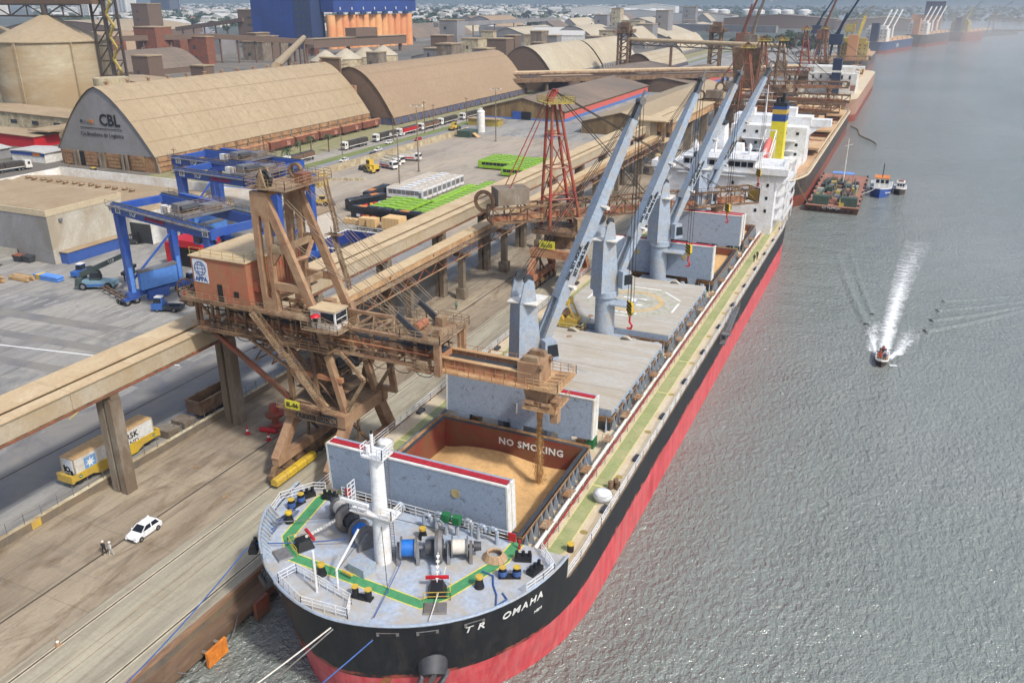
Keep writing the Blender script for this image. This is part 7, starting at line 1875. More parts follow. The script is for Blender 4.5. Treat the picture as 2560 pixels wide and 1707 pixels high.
o = thing('conveyor_gallery', 'tan conveyor gallery continuing seaward beyond the transfer tower', 'conveyor',(-77,350,0))
for i in range(6):
 a = 298 + i * 28
 MB().box(-80.5,-74.5, a, a + 27.9,13,16).build('side_panel', 'gallery_panel', o)
 MB().box(-81,-74, a, a + 27.9,16,16.4).build('roof_panel', 'gallery_roof', o)
 MB().box(-79,-76, a + 12, a + 14,0,13).build('column', 'concrete', o)
# SHEDS
mat('tan_roof',(170,153,124),.85, var=.04, sc=.08, dirt=(158,138,108), amt=.3, dsc=.03, soft=.4, corr=('Y',1.0,.35))
mat('brown_roof',(158,136,108),.85, var=.04, sc=.08, dirt=(150,126,100), amt=.3, dsc=.03, soft=.4)
mat('pale_roof',(184,174,152),.85, var=.04, sc=.05, dirt=(172,158,132), amt=.35, dsc=.03)
mat('grey_brown_roof',(134,116,98),.9, var=.07, sc=.05, dirt=(112,100,88), amt=.4, dsc=.03)
mat('roof_seam',(150,130,102),.85, var=.1)
mat('gable_grey',(144,142,142),.8, var=.06, dirt=(128,124,120), amt=.3, dsc=.05, corr=('X',2.0,.15))
mat('gable_brown',(112,92,76),.8, var=.1)
mat('ochre_wall',(150,124,84),.85, var=.12, dirt=(110,90,62), amt=.4, dsc=.3, stretch=(1,1,.2))
mat('pink_wall',(206,100,90),.8, var=.05); mat('blue_band',(84,122,182),.8, var=.06)
mat('bay_panel',(176,140,100),.85, var=.12, dirt=(140,104,72), amt=.4)
mat('bay_blue',(66,84,120),.8, var=.12, dirt=(110,96,84), amt=.3)
def arch_prof(x0, x1, ze, zr, p=1.75, n=22):
 c, h = (x0 + x1) / 2,(x1 - x0) / 2
 return [(c + h * u, ze + (zr - ze) * (1 - abs(u) ** p)) for u in [math.sin(math.pi / 2 * (-1 + 2 * i / n)) for i in range(n + 1)]]
def arch_shed(label, x0, x1, y0, y1, ze, zr, roof, gable, bay=None, p=1.75, cowls=0, group=None, bays=True):
 o = thing('storage_shed', label, 'shed',((x0 + x1) / 2, y0,0), group=group)
 pr = arch_prof(x0, x1, ze, zr, p)
 MB().grid([[(x, y, z) for x, z in pr] for y in (y0 - .6, y0 + (y1 - y0) / 3, y0 + 2 * (y1 - y0) / 3, y1 + .6)]).build('roof', roof, o, True)
 if cowls or bay == 'bay_blue':
  for i in range(int((y1 - y0) / 6.6)):
   y = y0 + 3.3 + i * 6.6
   MB().grid([[(x, y + dy, z + .05) for x, z in pr] for dy in (-.12,.12)]).build('roof_seam', 'roof_seam', o)
  for u in (.35,.62,.85):
   x = (x0 + x1) / 2 + (x1 - x0) / 2 * u; z = ze + (zr - ze) * (1 - u ** p)
   x2 = x + .25; z2 = ze + (zr - ze) * (1 - ((x2 - (x0 + x1) / 2) / ((x1 - x0) / 2)) ** p)
   MB().grid([[(x, y0, z + .06),(x2, y0, z2 + .06)], [(x, y1, z + .06),(x2, y1, z2 + .06)]]).build('roof_lap', 'roof_seam', o)
 for y in (y0, y1): MB().prism([(x, y, z - .2) for x, z in pr],(0,.1,0)).build('gable', gable, o)
 MB().box(x0 + .3, x1 - .3, y0 + .2, y1 - .2,0, ze).build('wall', bay or gable, o)
 if bays:
  k = max(4, int((y1 - y0) / 6.5))
  for i in range(k + 1):
   y = lerp(y0, y1, i / k)
   MB().prism([(x1 - .4, y - .3,0),(x1 + 1.0, y - .3,0),(x1 - .1, y - .3, ze)],(0,.6,0)).build('buttress', 'concrete' if bay != 'bay_blue' else 'rust_dark', o)
   if i < k:
    for j in range(3 if bay != 'bay_blue' else 1):
     z0 = .3 + j * ze / 3.2; z1 = z0 + (ze / 3.6 if bay != 'bay_blue' else ze * .8)
     MB().hexa([(x1 - .3, y + .5, z0),(x1 + .35, y + .5, z0),(x1 + .35, lerp(y0, y1,(i + 1) / k) - .5, z0),(x1 - .3, lerp(y0, y1,(i + 1) / k) - .5, z0),(x1 - .3, y + .5, z1),(x1 + .05, y + .5, z1),(x1 + .05, lerp(y0, y1,(i + 1) / k) - .5, z1),(x1 - .3, lerp(y0, y1,(i + 1) / k) - .5, z1)]).build('bay_slat', bay or gable, o)
 for i in range(cowls):
  y = lerp(y0 + 5, y1 - 3, i / max(1, cowls - 1))
  MB().tube(((x0 + x1) / 2, y, zr - .3),((x0 + x1) / 2, y, zr + .9),.5,8).tube(((x0 + x1) / 2, y, zr + .9),((x0 + x1) / 2, y, zr + 1.2),.9,8).parts('ridge_cowl', 'rust_frame', o)
 return o
cbl = arch_shed('huge tan arched storage shed with grey gable lettered CBL',-283,-235,217,350,5.6,28.4, 'tan_roof', 'gable_grey', 'bay_panel',1.5,14)
gy = 216.9
for i,(a, b) in enumerate(((-281,-276),(-270,-264),(-258.6,-252.6),(-247,-241))):
 for j in range(4): MB().box(a, b, gy - .25, gy,.4 + j * 1.3,1.5 + j * 1.3).build('gable_slat', 'bay_panel', cbl)
for x in (-274.8,-273.2,-262,-260.5,-251,-249): MB().beam((x, gy - .3,0),(x, gy - .3,5.6),.9).build('gable_post', 'concrete', cbl)
for x in (-272,-249.8): MB().box(x - 1.6, x + 1.6, gy - .08, gy,0,5.2).build('gable_door', 'black_paint', cbl)
text('CBL',5.6,(-254.6, gy - .1,15.2),(1,0,0),(0,0,1), 'letter_black', cbl, bold=.12)
text('Cia.Brasileira de Logística',2.05,(-259.4, gy - .1,11.2),(1,0,0),(0,0,1), 'letter_black', cbl)
MB().box(-269.6,-249, gy - .12, gy - .04,13.9,14.1).build('logo_rule', 'letter_black', cbl)
for i in range(4): MB().tube((-268.6 + i * 1.75, gy - .12,16.2),(-268.6 + i * 1.75, gy - .02,16.2),.62 + .12 * (i == 3),14).build('logo_dot', ['dark_grey', 'mid_grey', 'steel_dust', 'orange_paint'][i], cbl)
sh2 = arch_shed('second huge brown arched shed with blue panelled base behind the first',-270,-223,353,512,3.6,26.4, 'brown_roof', 'gable_brown', 'bay_blue',1.9)
for i in range(4): MB().box(-262 + i * 7,-260.6 + i * 7,352.8,353,5,16 - i * 2).build('gable_opening', 'dark_grey', sh2)
arch_shed('pale arched shed beyond the second brown shed',-288,-241,602,712,4,24, 'pale_roof', 'gable_brown', 'gable_grey',1.9)
arch_shed('pale arched shed just behind the previous pale one',-290,-246,730,830,4,23, 'pale_roof', 'gable_brown', 'gable_grey',1.8)
arch_shed('small pale arched shed with dark base behind the pipe bridge',-222,-190,700,806,3,15, 'pale_roof', 'gable_brown', 'bay_blue',1.9)
arch_shed('steep pale shed roof right of the rusty tower',-260,-228,940,1064,4,19, 'pale_roof', 'gable_grey', None,1.2)
arch_shed('steep pale shed roof seen above the pipe bridge',-348,-299,1040,1112,6,24, 'pale_roof', 'gable_grey', None,1.15)
arch_shed('brown arched shed with grey screens in the centre background',-770,-690,1460,1580,6,26, 'brown_roof', 'gable_grey', None,1.8, bays=False)
arch_shed('brown arched shed behind the tan one at the left',-850,-748,600,722,4,24, 'brown_roof', 'gable_brown', None,1.8, bays=False)
arch_shed('long dark grey-brown arched shed behind the tan CBL shed',-610,-548,440,572,4,18, 'grey_brown_roof', 'gable_brown', None,1.8,5, bays=False)
arch_shed('long tan flat-arched shed roof at the left background',-1440,-1150,1040,1210,8,22, 'tan_roof', 'gable_brown', None,2.2, bays=False)
arch_shed('grey-brown arched shed right of the orange silos',-720,-640,1080,1260,4,22, 'grey_brown_roof', 'gable_grey', None,1.8, bays=False)
arch_shed('grey arched shed with pale screens farther right of the silos',-800,-740,1480,1640,4,26, 'grey_brown_roof', 'gable_grey', None,1.8, bays=False)
rb = random.Random(11)
for i in range(16):
 x = rb.uniform(-700,-330); y = rb.uniform(1150,2300); w_ = rb.uniform(20,45); l_ = rb.uniform(60,160)
 arch_shed('far grey industrial shed, %s in the hazy port background' % ords[i], x - w_, x + w_, y, y + l_,6, rb.uniform(14,24), rb.choice(['pale_roof', 'grey_brown_roof', 'pale_roof']), 'gable_grey', None, rb.choice([1.1,1.8]), bays=False, group='far industrial sheds')
def gable_house(name, label, cat, x0, x1, y0, y1, ze, zr, wall, roof, bands=(), along='y', group=None):
 o = thing(name, label, cat,((x0 + x1) / 2, y0,0), group=group)
 MB().box(x0, x1, y0, y1,0, ze).build('wall', wall, o)
 c = (x0 + x1) / 2
 MB().prism([(x0, y0, ze),(x1, y0, ze),(c, y0, zr)],(0, y1 - y0,0)).build('gable', wall, o)
 for s in (-1,1):
  xe = x0 - .6 if s < 0 else x1 + .6
  zz = ze - .6 * (zr - ze) / (c - x0)
  MB().prism([(c, y0 - .6, zr + .05),(xe, y0 - .6, zz + .05),(xe, y0 - .6, zz + .3),(c, y0 - .6, zr + .35)],(0, y1 - y0 + 1.2,0)).build('roof_slope', roof, o)
 for z0, z1, m_ in bands:
  MB().box(x0 - .05, x1 + .05, y0 - .05, y1 + .05, z0, z1).build('painted_band', m_, o)
 return o
w3 = gable_house('warehouse', 'long low warehouse with pink and blue painted side behind the red loader', 'warehouse',-198,-153,398,545,5.0,10.4, 'ochre_wall', 'grey_brown_roof')
MB().box(-152.98,-152.7,398,545,1.5,4.0).build('painted_band', 'pink_wall', w3)
MB().box(-152.98,-152.7,398,545,0,1.5).build('painted_band', 'blue_band', w3)
MB().box(-198,-153,397.7,397.98,0,.9).build('painted_band', 'blue_band', w3)
MB().box(-176,-171,397.6,397.99,0,4).build('door', 'black_paint', w3)
MB().box(-181,-176.4,397.6,397.99,0,4).build('door', 'rtg_blue', w3)
w4 = gable_house('warehouse', 'ochre gabled warehouse with tan roof beside the seaward conveyor', 'warehouse',-133,-96,368,545,5.2,9.8, 'ochre_wall', 'tan_roof')
w5 = gable_house('warehouse', 'low warehouse with pink upper and blue lower wall beyond the pipe bridge', 'warehouse',-165,-128,556,690,6,9, 'gable_brown', 'grey_brown_roof')
MB().box(-127.98,-127.7,556,690,2,5).build('painted_band', 'pink_wall', w5); MB().box(-127.98,-127.7,556,690,0,2).build('painted_band', 'blue_band', w5)
gable_house('warehouse', 'grey low warehouse left of the pink one beyond the pipe bridge', 'warehouse',-215,-172,600,690,7,10, 'gable_brown', 'grey_brown_roof')
gable_house('warehouse', 'dusty flat warehouse roof in front of the pale shed', 'warehouse',-238,-205,530,590,6,9, 'gable_brown', 'brown_roof')
gable_house('office_building', 'low flat building with dusty roof in front of the dark shed', 'building',-512,-440,408,438,7,8.4, 'gable_grey', 'dusty_roof')
o = thing('water_tank', 'white cylindrical tank at the end of the yard wall', 'tank',(-176,352,0))
MB().tube((-176,352,0),(-176,352,9),1.8,16).build('tank', 'white_paint', o, True); MB().lathe([(1.9,9),(1.2,9.8),(0,10)],(-176,352,0),16).build('tank_top', 'white_paint', o)
o = thing('site_office', 'yellow low cabin with dusty roof by the ochre warehouse', 'cabin',(-184,372,0))
MB().box(-192,-176,370,376,0,3).build('wall', 'yellow_rail', o); MB().box(-192.4,-175.6,369.6,376.4,3,3.3).build('roof', 'dusty_roof', o)
o = thing('green_container', 'green container with a ramp beside the white tank', 'container',(-181,338,0))
MB().box(-179,-172.6,334,342,0,2.8).build('body', 'machine_green', o); MB().add([(-172.5,336,1.8),(-172.5,339,1.8),(-169.8,339,0),(-169.8,336,0)], [(0,1,2,3)]).build('ramp', 'wood', o)
o = thing('gate_house', 'small kiosk with blue base in front of the ochre gabled warehouse', 'kiosk',(-141,352,0))
MB().box(-143,-139,350,354,0,3).build('wall', 'gallery_panel', o); MB().box(-143.1,-138.9,349.9,354.1,0,1).build('base_band', 'blue_band', o); MB().box(-143.4,-138.6,349.6,354.4,3,3.3).build('roof', 'dusty_roof', o)
o = thing('transfer_house', 'brown transfer tower wedged between the two big arched sheds', 'tower',(-254,352,0))
MB().box(-262,-251,350.9,352.4,0,30).build('tower', 'gable_brown', o)
MB().box(-250,-243,350.6,352.7,14,18).build('side_box', 'rust_frame', o); MB().box(-262.4,-250.6,350.5,352.8,30,30.6).build('roof', 'dusty_roof', o)
for x in (-248,-245): MB().tube((x,351.6,0),(x,351.6,14),.5,8).build('downpipe', 'white_paint', o)
# SILOS, BLUE ELEVATOR, CONES
mat('silo_concrete',(190,180,154),.85, var=.07, sc=.15, dirt=(168,146,112), amt=.42, dsc=.05, stretch=(.5,.5,1.6))
def silo(label, x, y, r, h, hc):
 o = thing('silo', label, 'silo',(x, y,0), group='big concrete silos')
 MB().lathe([(r,0),(r, h)],(x, y,0),48).build('shell', 'silo_concrete', o, True)
 MB().lathe([(r + .8, h),(r + .8, h + .5),(2.4, h + hc),(0, h + hc)],(x, y,0),48).build('cone_roof', 'tan_roof', o, True)
 for t in (R(-75), R(-20), R(-120)): MB().beam((x + (r + .2) * math.cos(t), y + (r + .2) * math.sin(t),0),(x + (r + .2) * math.cos(t), y + (r + .2) * math.sin(t), h),2.0,.6).build('pilaster', 'silo_concrete', o)
silo('large round concrete silo with conical tan roof at the left',-398,312,26.5,37,12)
silo('concrete silo cut by the left edge of the picture',-468,318,26.5,37,12)
o = thing('elevator_tower', 'dark steel lattice tower with yellow zigzag stairs beside the silo', 'tower',(-362,318,0))
tw = MB()
for x in (-370,-362):
 for y in (316,324): tw.beam((x, y,0),(x, y,70),1.0)
for k in range(10):
 z = k * 7
 tw.beam((-370,316, z),(-362,316, z + 7),.5).beam((-362,316, z),(-362,324, z + 7),.5).beam((-370,316, z + 7),(-362,316, z + 7),.6).beam((-362,316, z + 7),(-362,324, z + 7),.6)
tw.parts('lattice_member', mat('tower_dark',(76,68,60),.7, var=.15), o)
for k in range(12): MB().beam((-359.5 if k % 2 else -356,315.4,3 + k * 5.2),(-356 if k % 2 else -359.5,315.4,8.2 + k * 5.2),1.0,.9).build('stair_flight', 'yellow_rail', o)
o = thing('silo_gallery', 'grey conveyor gallery spanning over the silo tops', 'conveyor',(-410,318,0))
MB().box(-500,-364,312,320,54,60).build('gallery', 'gable_brown', o)
MB().truss((-500,312,48.5),(-372,312,48.5),(0,0,5.4),10,.5).stuff('under_truss', 'tower_dark', o)
MB().tube((-398,312,49),(-398,312,54),1.5,10).build('feed_spout', 'tower_dark', o)
o = thing('round_tank', 'low round tank on a white stilted platform right of the silo', 'tank',(-338,318,0))
MB().tube((-346,300,12),(-346,300,22),8,20).build('tank', 'wall_beige', o, True)
MB().box(-356,-334,291,309,8,12).build('platform', 'wall_beige', o)
for x in (-354,-345,-336): MB().beam((x,292,0),(x,292,8),1).build('leg', 'white_paint', o)
be = thing('grain_elevator', 'tall blue grain elevator with a row of orange silos at its side', 'elevator',(-690,870,0))
mat('elevator_blue',(34,66,138),.7, var=.06, sc=.05, dirt=(30,56,118), amt=.3, dsc=.03)
mat('elevator_dark',(42,58,98),.7, var=.08)
mat('silo_orange',(222,146,96),.8, var=.05, dirt=(232,176,116), amt=.3, dsc=.03)
for i in range(4): MB().box(-738 + i * 15.4,-723 + i * 15.4,860 + i * .5,884,0,74).build('tower_panel', 'elevator_blue', be)
MB().box(-676.2,-652,862,888,0,74).build('stair_tower', 'elevator_dark', be)
for i in range(3):
 for k in range(9): MB().box(-672 + i * 7,-669.6 + i * 7,861.8,862.02,6 + k * 7.4,9 + k * 7.4).build('window', 'dark_grey', be)
for i in range(13):
 t = i / 12
 MB().tube((lerp(-640,-612, t), lerp(884,1014, t),0),(lerp(-640,-612, t), lerp(884,1014, t),38),5.6,18).build('silo_cell', 'silo_orange', be, True)
pr = [(-650,880),(-632,880),(-604,1022),(-622,1022)]
MB().prism([(x, y,41) for x, y in pr],(0,0,14)).build('top_gallery', 'elevator_blue', be)
MB().prism([(x + (1 if j in (1,2) else -1), y,55) for j,(x, y) in enumerate(pr)],(0,0,2)).build('gallery_roof', 'elevator_dark', be)
for i in range(7):
 t = i / 6.5
 MB().cbox((lerp(-631,-606, t) + 1, lerp(890,1010, t),40),(3,9,3)).build('feed_hood', 'elevator_dark', be)
 MB().cbox((lerp(-630,-604, t) + .4, lerp(890,1010, t),45),(.5,1.4,3.2)).build('gallery_window', 'white_paint', be)
text('DIMATCOL',5,(-735,858.6,2.6),(1,0,0),(0,0,1), 'steel_dust', be)
o = thing('intake_gallery', 'long grey-brown gallery with box on top in front of the orange silos', 'conveyor',(-545,800,0))
MB().prism([(-584,760,8),(-574,760,8),(-540,890,8),(-550,890,8)],(0,0,9)).build('gallery', 'gable_brown', o)
MB().prism([(-585,760,17),(-573,760,17),(-539,890,17),(-551,890,17)],(0,0,.6)).build('gallery_roof', 'dusty_roof', o)
MB().prism([(-572,815,17.6),(-558,815,17.6),(-550,845,17.6),(-564,845,17.6)],(0,0,9)).build('roof_box', 'gable_brown', o)
for x, y in ((-580,765),(-566,810),(-552,855),(-546,885)): MB().beam((x, y,0),(x, y,8),3).build('leg', 'gable_brown', o)
o = thing('conveyor_tube', 'sloping tan tube conveyor rising from the CBL shed roof', 'conveyor',(-400,480,0))
MB().tube((-262,318,28.4),(-455,590,27),2.0,10).build('tube', 'tan_roof', o)
for i in range(4):
 a = Vector((-262,318,28.4)).lerp(Vector((-455,590,27)),.3 + i * .22)
 MB().beam((a.x, a.y,0), a,1.2).build('leg', 'gable_brown', o)
for i in range(4):
 o = thing('cone_silo', 'pale cone-roofed silo, %s from the left behind the second shed' % ords[i], 'silo',(-442,600 + i * 29,0), group='pale cone-roofed silos')
 MB().lathe([(13,0),(13,9)],(-442,600 + i * 29,0),24).build('shell', 'wall_beige', o, True)
 MB().lathe([(13.6,9),(1.5,17),(0,17.2)],(-442,600 + i * 29,0),24).build('cone_roof', 'pale_roof', o, True)
def box_tower(label, x, y, w_, d_, h, m_, cat='tower', name='box_tower'):
 o = thing(name, label, cat,(x, y,0))
 MB().box(x - w_ / 2, x + w_ / 2, y - d_ / 2, y + d_ / 2,0, h).build('body', m_, o)
 MB().box(x - w_ / 2 - .5, x + w_ / 2 + .5, y - d_ / 2 - .5, y + d_ / 2 + .5, h, h + .8).build('roof', 'dusty_roof', o)
 for k in range(max(1, int(h / 9))): MB().box(x - w_ / 4, x - w_ / 4 + w_ * .14, y - d_ / 2 - .1, y - d_ / 2,4 + k * 9,7 + k * 9).build('opening', 'dark_grey', o)
box_tower('tall grey box tower left of the pale far sheds',-512,950,24,20,32, 'gable_grey')
box_tower('grey head tower with rusty legs behind the dark shed',-860,815,26,22,50, 'gable_brown')
box_tower('small grey box on legs above the dark shed',-520,486,16,14,17, 'gable_brown')
box_tower('small grey hut right of the dark shed',-452,470,12,10,13, 'gable_brown')
box_tower('brown plant block with red panels behind the dark shed',-640,610,26,20,32, 'loader_orange')
box_tower('grey plant tower beside the blue elevator',-800,960,60,40,42, 'gable_brown')
box_tower('pale box tower beside the pale arched shed',-292,590,12,14,22, 'gable_grey')
box_tower('low white plant block in front of the pale arched shed',-300,560,22,16,14, 'wall_beige')
box_tower('brown plant block behind the second shed ridge',-330,700,18,16,24, 'gable_brown')
for i in range(10):
 x = rb.uniform(-620,-260); y = rb.uniform(1000,1900)
 box_tower('far pale plant tower, %s among the hazy sheds' % ords[i], x, y, rb.uniform(14,34), rb.uniform(14,30), rb.uniform(18,42), rb.choice(['gable_grey', 'wall_beige', 'gable_brown']))
for i in range(26):
 x = rb.uniform(-430,-300); y = 560 + i * 17 + rb.uniform(-8,8)
 if i % 3: box_tower('dusty plant block between the sheds, %s row back behind the second shed' % (ords[i] if i < 17 else 'far ' + ords[i - 17]), x, y, rb.uniform(8,22), rb.uniform(8,20), rb.uniform(8,26), rb.choice(['gable_grey', 'wall_beige', 'gable_brown', 'concrete']), 'plant block', 'plant_block')
 else: gable_house('warehouse', 'dusty low warehouse between the sheds, %s row back behind the second shed' % (ords[i] if i < 17 else 'far ' + ords[i - 17]), 'warehouse', x - 18, x + 18, y, y + 34,6,9.5, 'gable_grey', rb.choice(['pale_roof', 'grey_brown_roof', 'brown_roof']))
for i in range(12):
 x = rb.uniform(-760,-470); y = rb.uniform(470,800) + (560 - abs(x)) * .1
 box_tower('brown plant block behind the CBL shed, %s of the left background' % ords[i], x, y, rb.uniform(10,30), rb.uniform(10,24), rb.uniform(8,24), rb.choice(['gable_brown', 'concrete', 'gable_grey', 'loader_orange']), 'plant block', 'plant_block')
def gallery_run(label, pts, w_, h, m_, cat='conveyor', legs=6):
 o = thing('overhead_conveyor', label, cat,(pts[0][0], pts[0][1],0))
 for a, b in zip(pts[:-1], pts[1:]):
  MB().beam(a, b, w_, h).build('gallery', m_, o)
  for i in range(legs):
   c = Vector(a).lerp(Vector(b),(i + .5) / legs)
   MB().beam((c.x, c.y,0),(c.x, c.y, c.z - h / 2),1.3).build('leg', 'gable_brown', o)
 return o
gallery_run('overhead conveyor crossing behind the dark shed towards the blue elevator', [(-700,540,22),(-600,640,24),(-520,690,18)],5,4.5, 'gable_brown')
gallery_run('overhead conveyor rising at the left of the blue elevator', [(-960,960,16),(-820,940,30)],6,5, 'gable_brown')
gallery_run('long pale overhead conveyor across the far sheds', [(-540,960,26),(-560,1400,24)],6,5, 'gable_grey')
gallery_run('long pale wall-like conveyor gallery in the centre background', [(-620,1240,10),(-330,1260,12)],8,12, 'gable_grey', legs=3)
gallery_run('pale wall-like conveyor gallery right of the centre', [(-480,1500,12),(-200,1420,12)],8,10, 'gable_grey', legs=3)
# PIPE BRIDGES
pb = thing('pipe_bridge', 'low brown conveyor bridge with tan tubes crossing behind the red loader', 'conveyor bridge',(-170,540,0))
for dy, dz, r_, m_ in ((0,0,1.0, 'dust_frame'),(5,.4,1.1, 'gallery_roof'),(10,0,1.0, 'rust_frame')):
 MB().tube((-236,498 + dy,12.5 + dz),(-70,624 + dy,13.5 + dz), r_,10).build('tube', m_, pb)
MB().beam((-236,500,8.8),(-70,626,9.8),14,2.4).build('bridge_deck', 'rust_dark', pb)
for i in range(9):
 c = Vector((-232,503,8)).lerp(Vector((-74,623,9)), i / 8)
 for s in (-4,4): MB().beam((c.x - s * .6, c.y + s,0),(c.x - s * .6, c.y + s, c.z),1.4).build('column', 'concrete_dark', pb)
def steel_tower(label, x, y, h):
 o = thing('steel_tower', label, 'tower',(x, y,0), group='rusty steel conveyor towers')
 t = MB()
 for dx in (-4,4):
  for dy in (-4,4): t.beam((x + dx, y + dy,0),(x + dx, y + dy, h),1.6)
 for k in range(7):
  z = k * h / 7; z2 = (k + 1) * h / 7
  t.beam((x - 4, y - 4, z),(x + 4, y - 4, z2),.8).beam((x - 4, y - 4, z2),(x + 4, y - 4, z2),.9).beam((x + 4, y - 4, z),(x + 4, y + 4, z2),.8).beam((x + 4, y - 4, z2),(x + 4, y + 4, z2),.9)
 t.parts('member', 'rust_dark', o)
 MB().box(x - 7, x + 7, y - 7, y + 7, h - 5, h - 4.4).build('top_deck', 'rust_dark', o)
 MB().box(x - 3, x + 4, y - 3, y + 3, h - 4.4, h + 3).build('drive_house', 'rust_dark', o)
 MB().rail([(x - 7, y - 7, h - 4.4),(x + 7, y - 7, h - 4.4),(x + 7, y + 7, h - 4.4)],2,3,.3,2).stuff('rail', 'rust_dark', o)
steel_tower('rusty steel tower at the left end of the high pipe bridge',-215,690,36)
steel_tower('rusty steel tower at the right end of the high pipe bridge',-150,730,36)
pb2 = thing('pipe_bridge', 'high tube conveyor bridge between two rusty steel towers', 'conveyor bridge',(-170,700,0))
MB().tube((-211,692,26),(-84,640,26),1.6,10).build('tube', 'gallery_roof', pb2)
MB().truss((-211,694,22),(-84,642,22),(0,0,3.6),14,.5).stuff('truss', 'rust_dark', pb2)
for t in (.3,.62,.9):
 c = Vector((-211,692,22)).lerp(Vector((-84,640,22)), t)
 MB().beam((c.x, c.y,0), c,1.8).build('column', 'rust_frame', pb2)
def harbour_crane(label, x, y, h, m_, lean):
 o = thing('harbour_crane', label, 'crane',(x, y,0), group='far harbour cranes')
 t = MB()
 for dx in (-5,5):
  for dy in (-5,5): t.beam((x + dx, y + dy,0),(x + dx * .5, y + dy * .5,22),1.4)
 t.parts('leg', m_, o)
 MB().box(x - 5, x + 5, y - 5, y + 6,22,30).build('house', m_, o)
 MB().beam((x, y,28),(x + lean * .35, y, h),3.0,3.0,1.2,1.2).build('mast', m_, o)
 MB().truss((x - 1, y - 2,30),(x + lean, y - 8, h + 16),(1.6,0,1.6),12,.4).stuff('jib', m_, o)
for i,(x, y, h, m_, ln) in enumerate(((-120,720,50, 'concrete',10),(-134,760,52, 'loader_orange',14),(-60,760,46, 'navy',16),(-80,860,40, 'loader_orange',8),(-100,1000,44, 'navy',16),(60,1600,34, 'concrete_dark',20),(110,1750,34, 'concrete_dark',24),(-70,1050,32, 'yellow_rail',20))):
 harbour_crane(['grey harbour crane above the right steel tower', 'orange lattice harbour crane beside the grey one', 'dark blue harbour crane behind the orange loaders', 'orange harbour crane in the dust', 'dark mobile crane mast by the orange roofs', 'hazy crane at the far pier', 'hazy crane at the pier end', 'yellow crane beside the far blue ship'][i], x, y, h, m_, ln)
o = thing('far_pier', 'long hazy pier on piles reaching into the bay at the right', 'pier',(250,1850,0))
MB().box(120,700,1840,1856,1,4).build('deck', 'concrete_dark', o)
for i in range(24): MB().beam((126 + i * 24,1848,-6),(126 + i * 24,1848,1),3).build('pile', 'concrete_dark', o)
MB().truss((120,1900,16),(700,1900,16),(0,0,5),30,.8).stuff('conveyor_truss', 'concrete_dark', o)
# TOWN, TREES, TANKS
def leaf_mat(name, c1, c2):
 k = NT(name)
 col = k.mix(k.ramp(k.noise(k.pos((1,1,1)),.25,3), [(.35,0),(.65,1)]), rgb(*c1), rgb(*c2))
 k.l(col, k.b.inputs['Base Color'])
 k.b.inputs['Roughness'].default_value = .8
 MATS[name] = k.m
leaf_mat('leaf_dark',(44,62,36),(66,84,46)); leaf_mat('leaf_mid',(58,80,44),(86,104,58))
def make_tree(seed, m_, r=5.0, h=9.0, n=420):
 rnd = random.Random(seed)
 o = thing('tree', '', 'tree', local=True, group='trees of the far town')
 t = MB().tube((0,0,0),(0,0, h * .55),.35,7,.22)
 for k in range(4):
  a = rnd.uniform(0,6.28)
  t.tube((0,0, h * .4),(r * .5 * math.cos(a), r * .5 * math.sin(a), h * .75),.16,5,.08)
 t.stuff('trunk', 'rust_dark', o)
 f = MB()
 cl = [(rnd.uniform(-.55,.55) * r, rnd.uniform(-.55,.55) * r, h * rnd.uniform(.55,1.0), r * rnd.uniform(.32,.55)) for _ in range(9)]
 for i in range(n):
  c = cl[i % 9]
  v = Vector((rnd.gauss(0,1), rnd.gauss(0,1), rnd.gauss(0,.8))).normalized() * c[3] * rnd.uniform(.7,1.05)
  p = Vector(c[:3]) + v
  u = Vector((rnd.uniform(-1,1), rnd.uniform(-1,1), rnd.uniform(-1,1))).normalized(); w_ = v.cross(u).normalized() if v.cross(u).length else u
  s = rnd.uniform(.45,.8)
  f.add([p - u * s - w_ * s * .6, p + u * s - w_ * s * .6, p + u * s * .8 + w_ * s * .7, p - u * s * .8 + w_ * s * .7], [(0,1,2,3)])
 f.stuff('crown', m_, o)
 return o
TR = [make_tree(1, 'leaf_dark'), make_tree(2, 'leaf_mid',4.4,8), make_tree(3, 'leaf_dark',6,10.5)]
rt = random.Random(21)
def occupied(x, y):
 return (-1480 < x < -1100 and 1000 < y < 1260) or (-880 < x < -520 and 400 < y < 1300) or (-860 < x < -680 and 1440 < y < 1680)
cnt = 0
kinds = ['dark leafy tree', 'pale green leafy tree', 'broad dark leafy tree']
for i in range(1200):
 if cnt >= 240: break
 y = rt.uniform(1150,3600); x = -y * rt.uniform(.36,1.28)
 if occupied(x, y): continue
 k = rt.randrange(3)
 lab = kinds[k] + (' among the houses of the town at upper left' if x < -y * .7 else ' among the hazy houses beyond the port sheds')
 s = rt.uniform(.9,1.7)
 c = place(TR[k],(x, y,0), rt.uniform(0,6.28), lab, 'trees of the far town'); c.scale = (s * 1.15, s * 1.15, s)
 cnt += 1
for i in range(26):   # belt of trees near the orange roofs
 x = rt.uniform(-190,-90); y = rt.uniform(1010,1240)
 c = place(TR[i % 3],(x, y,0), rt.uniform(0,6.28), kinds[i % 3] + ' in the belt behind the quay buildings', 'trees behind the far quay'); c.scale = (1.5,1.5,1.4)
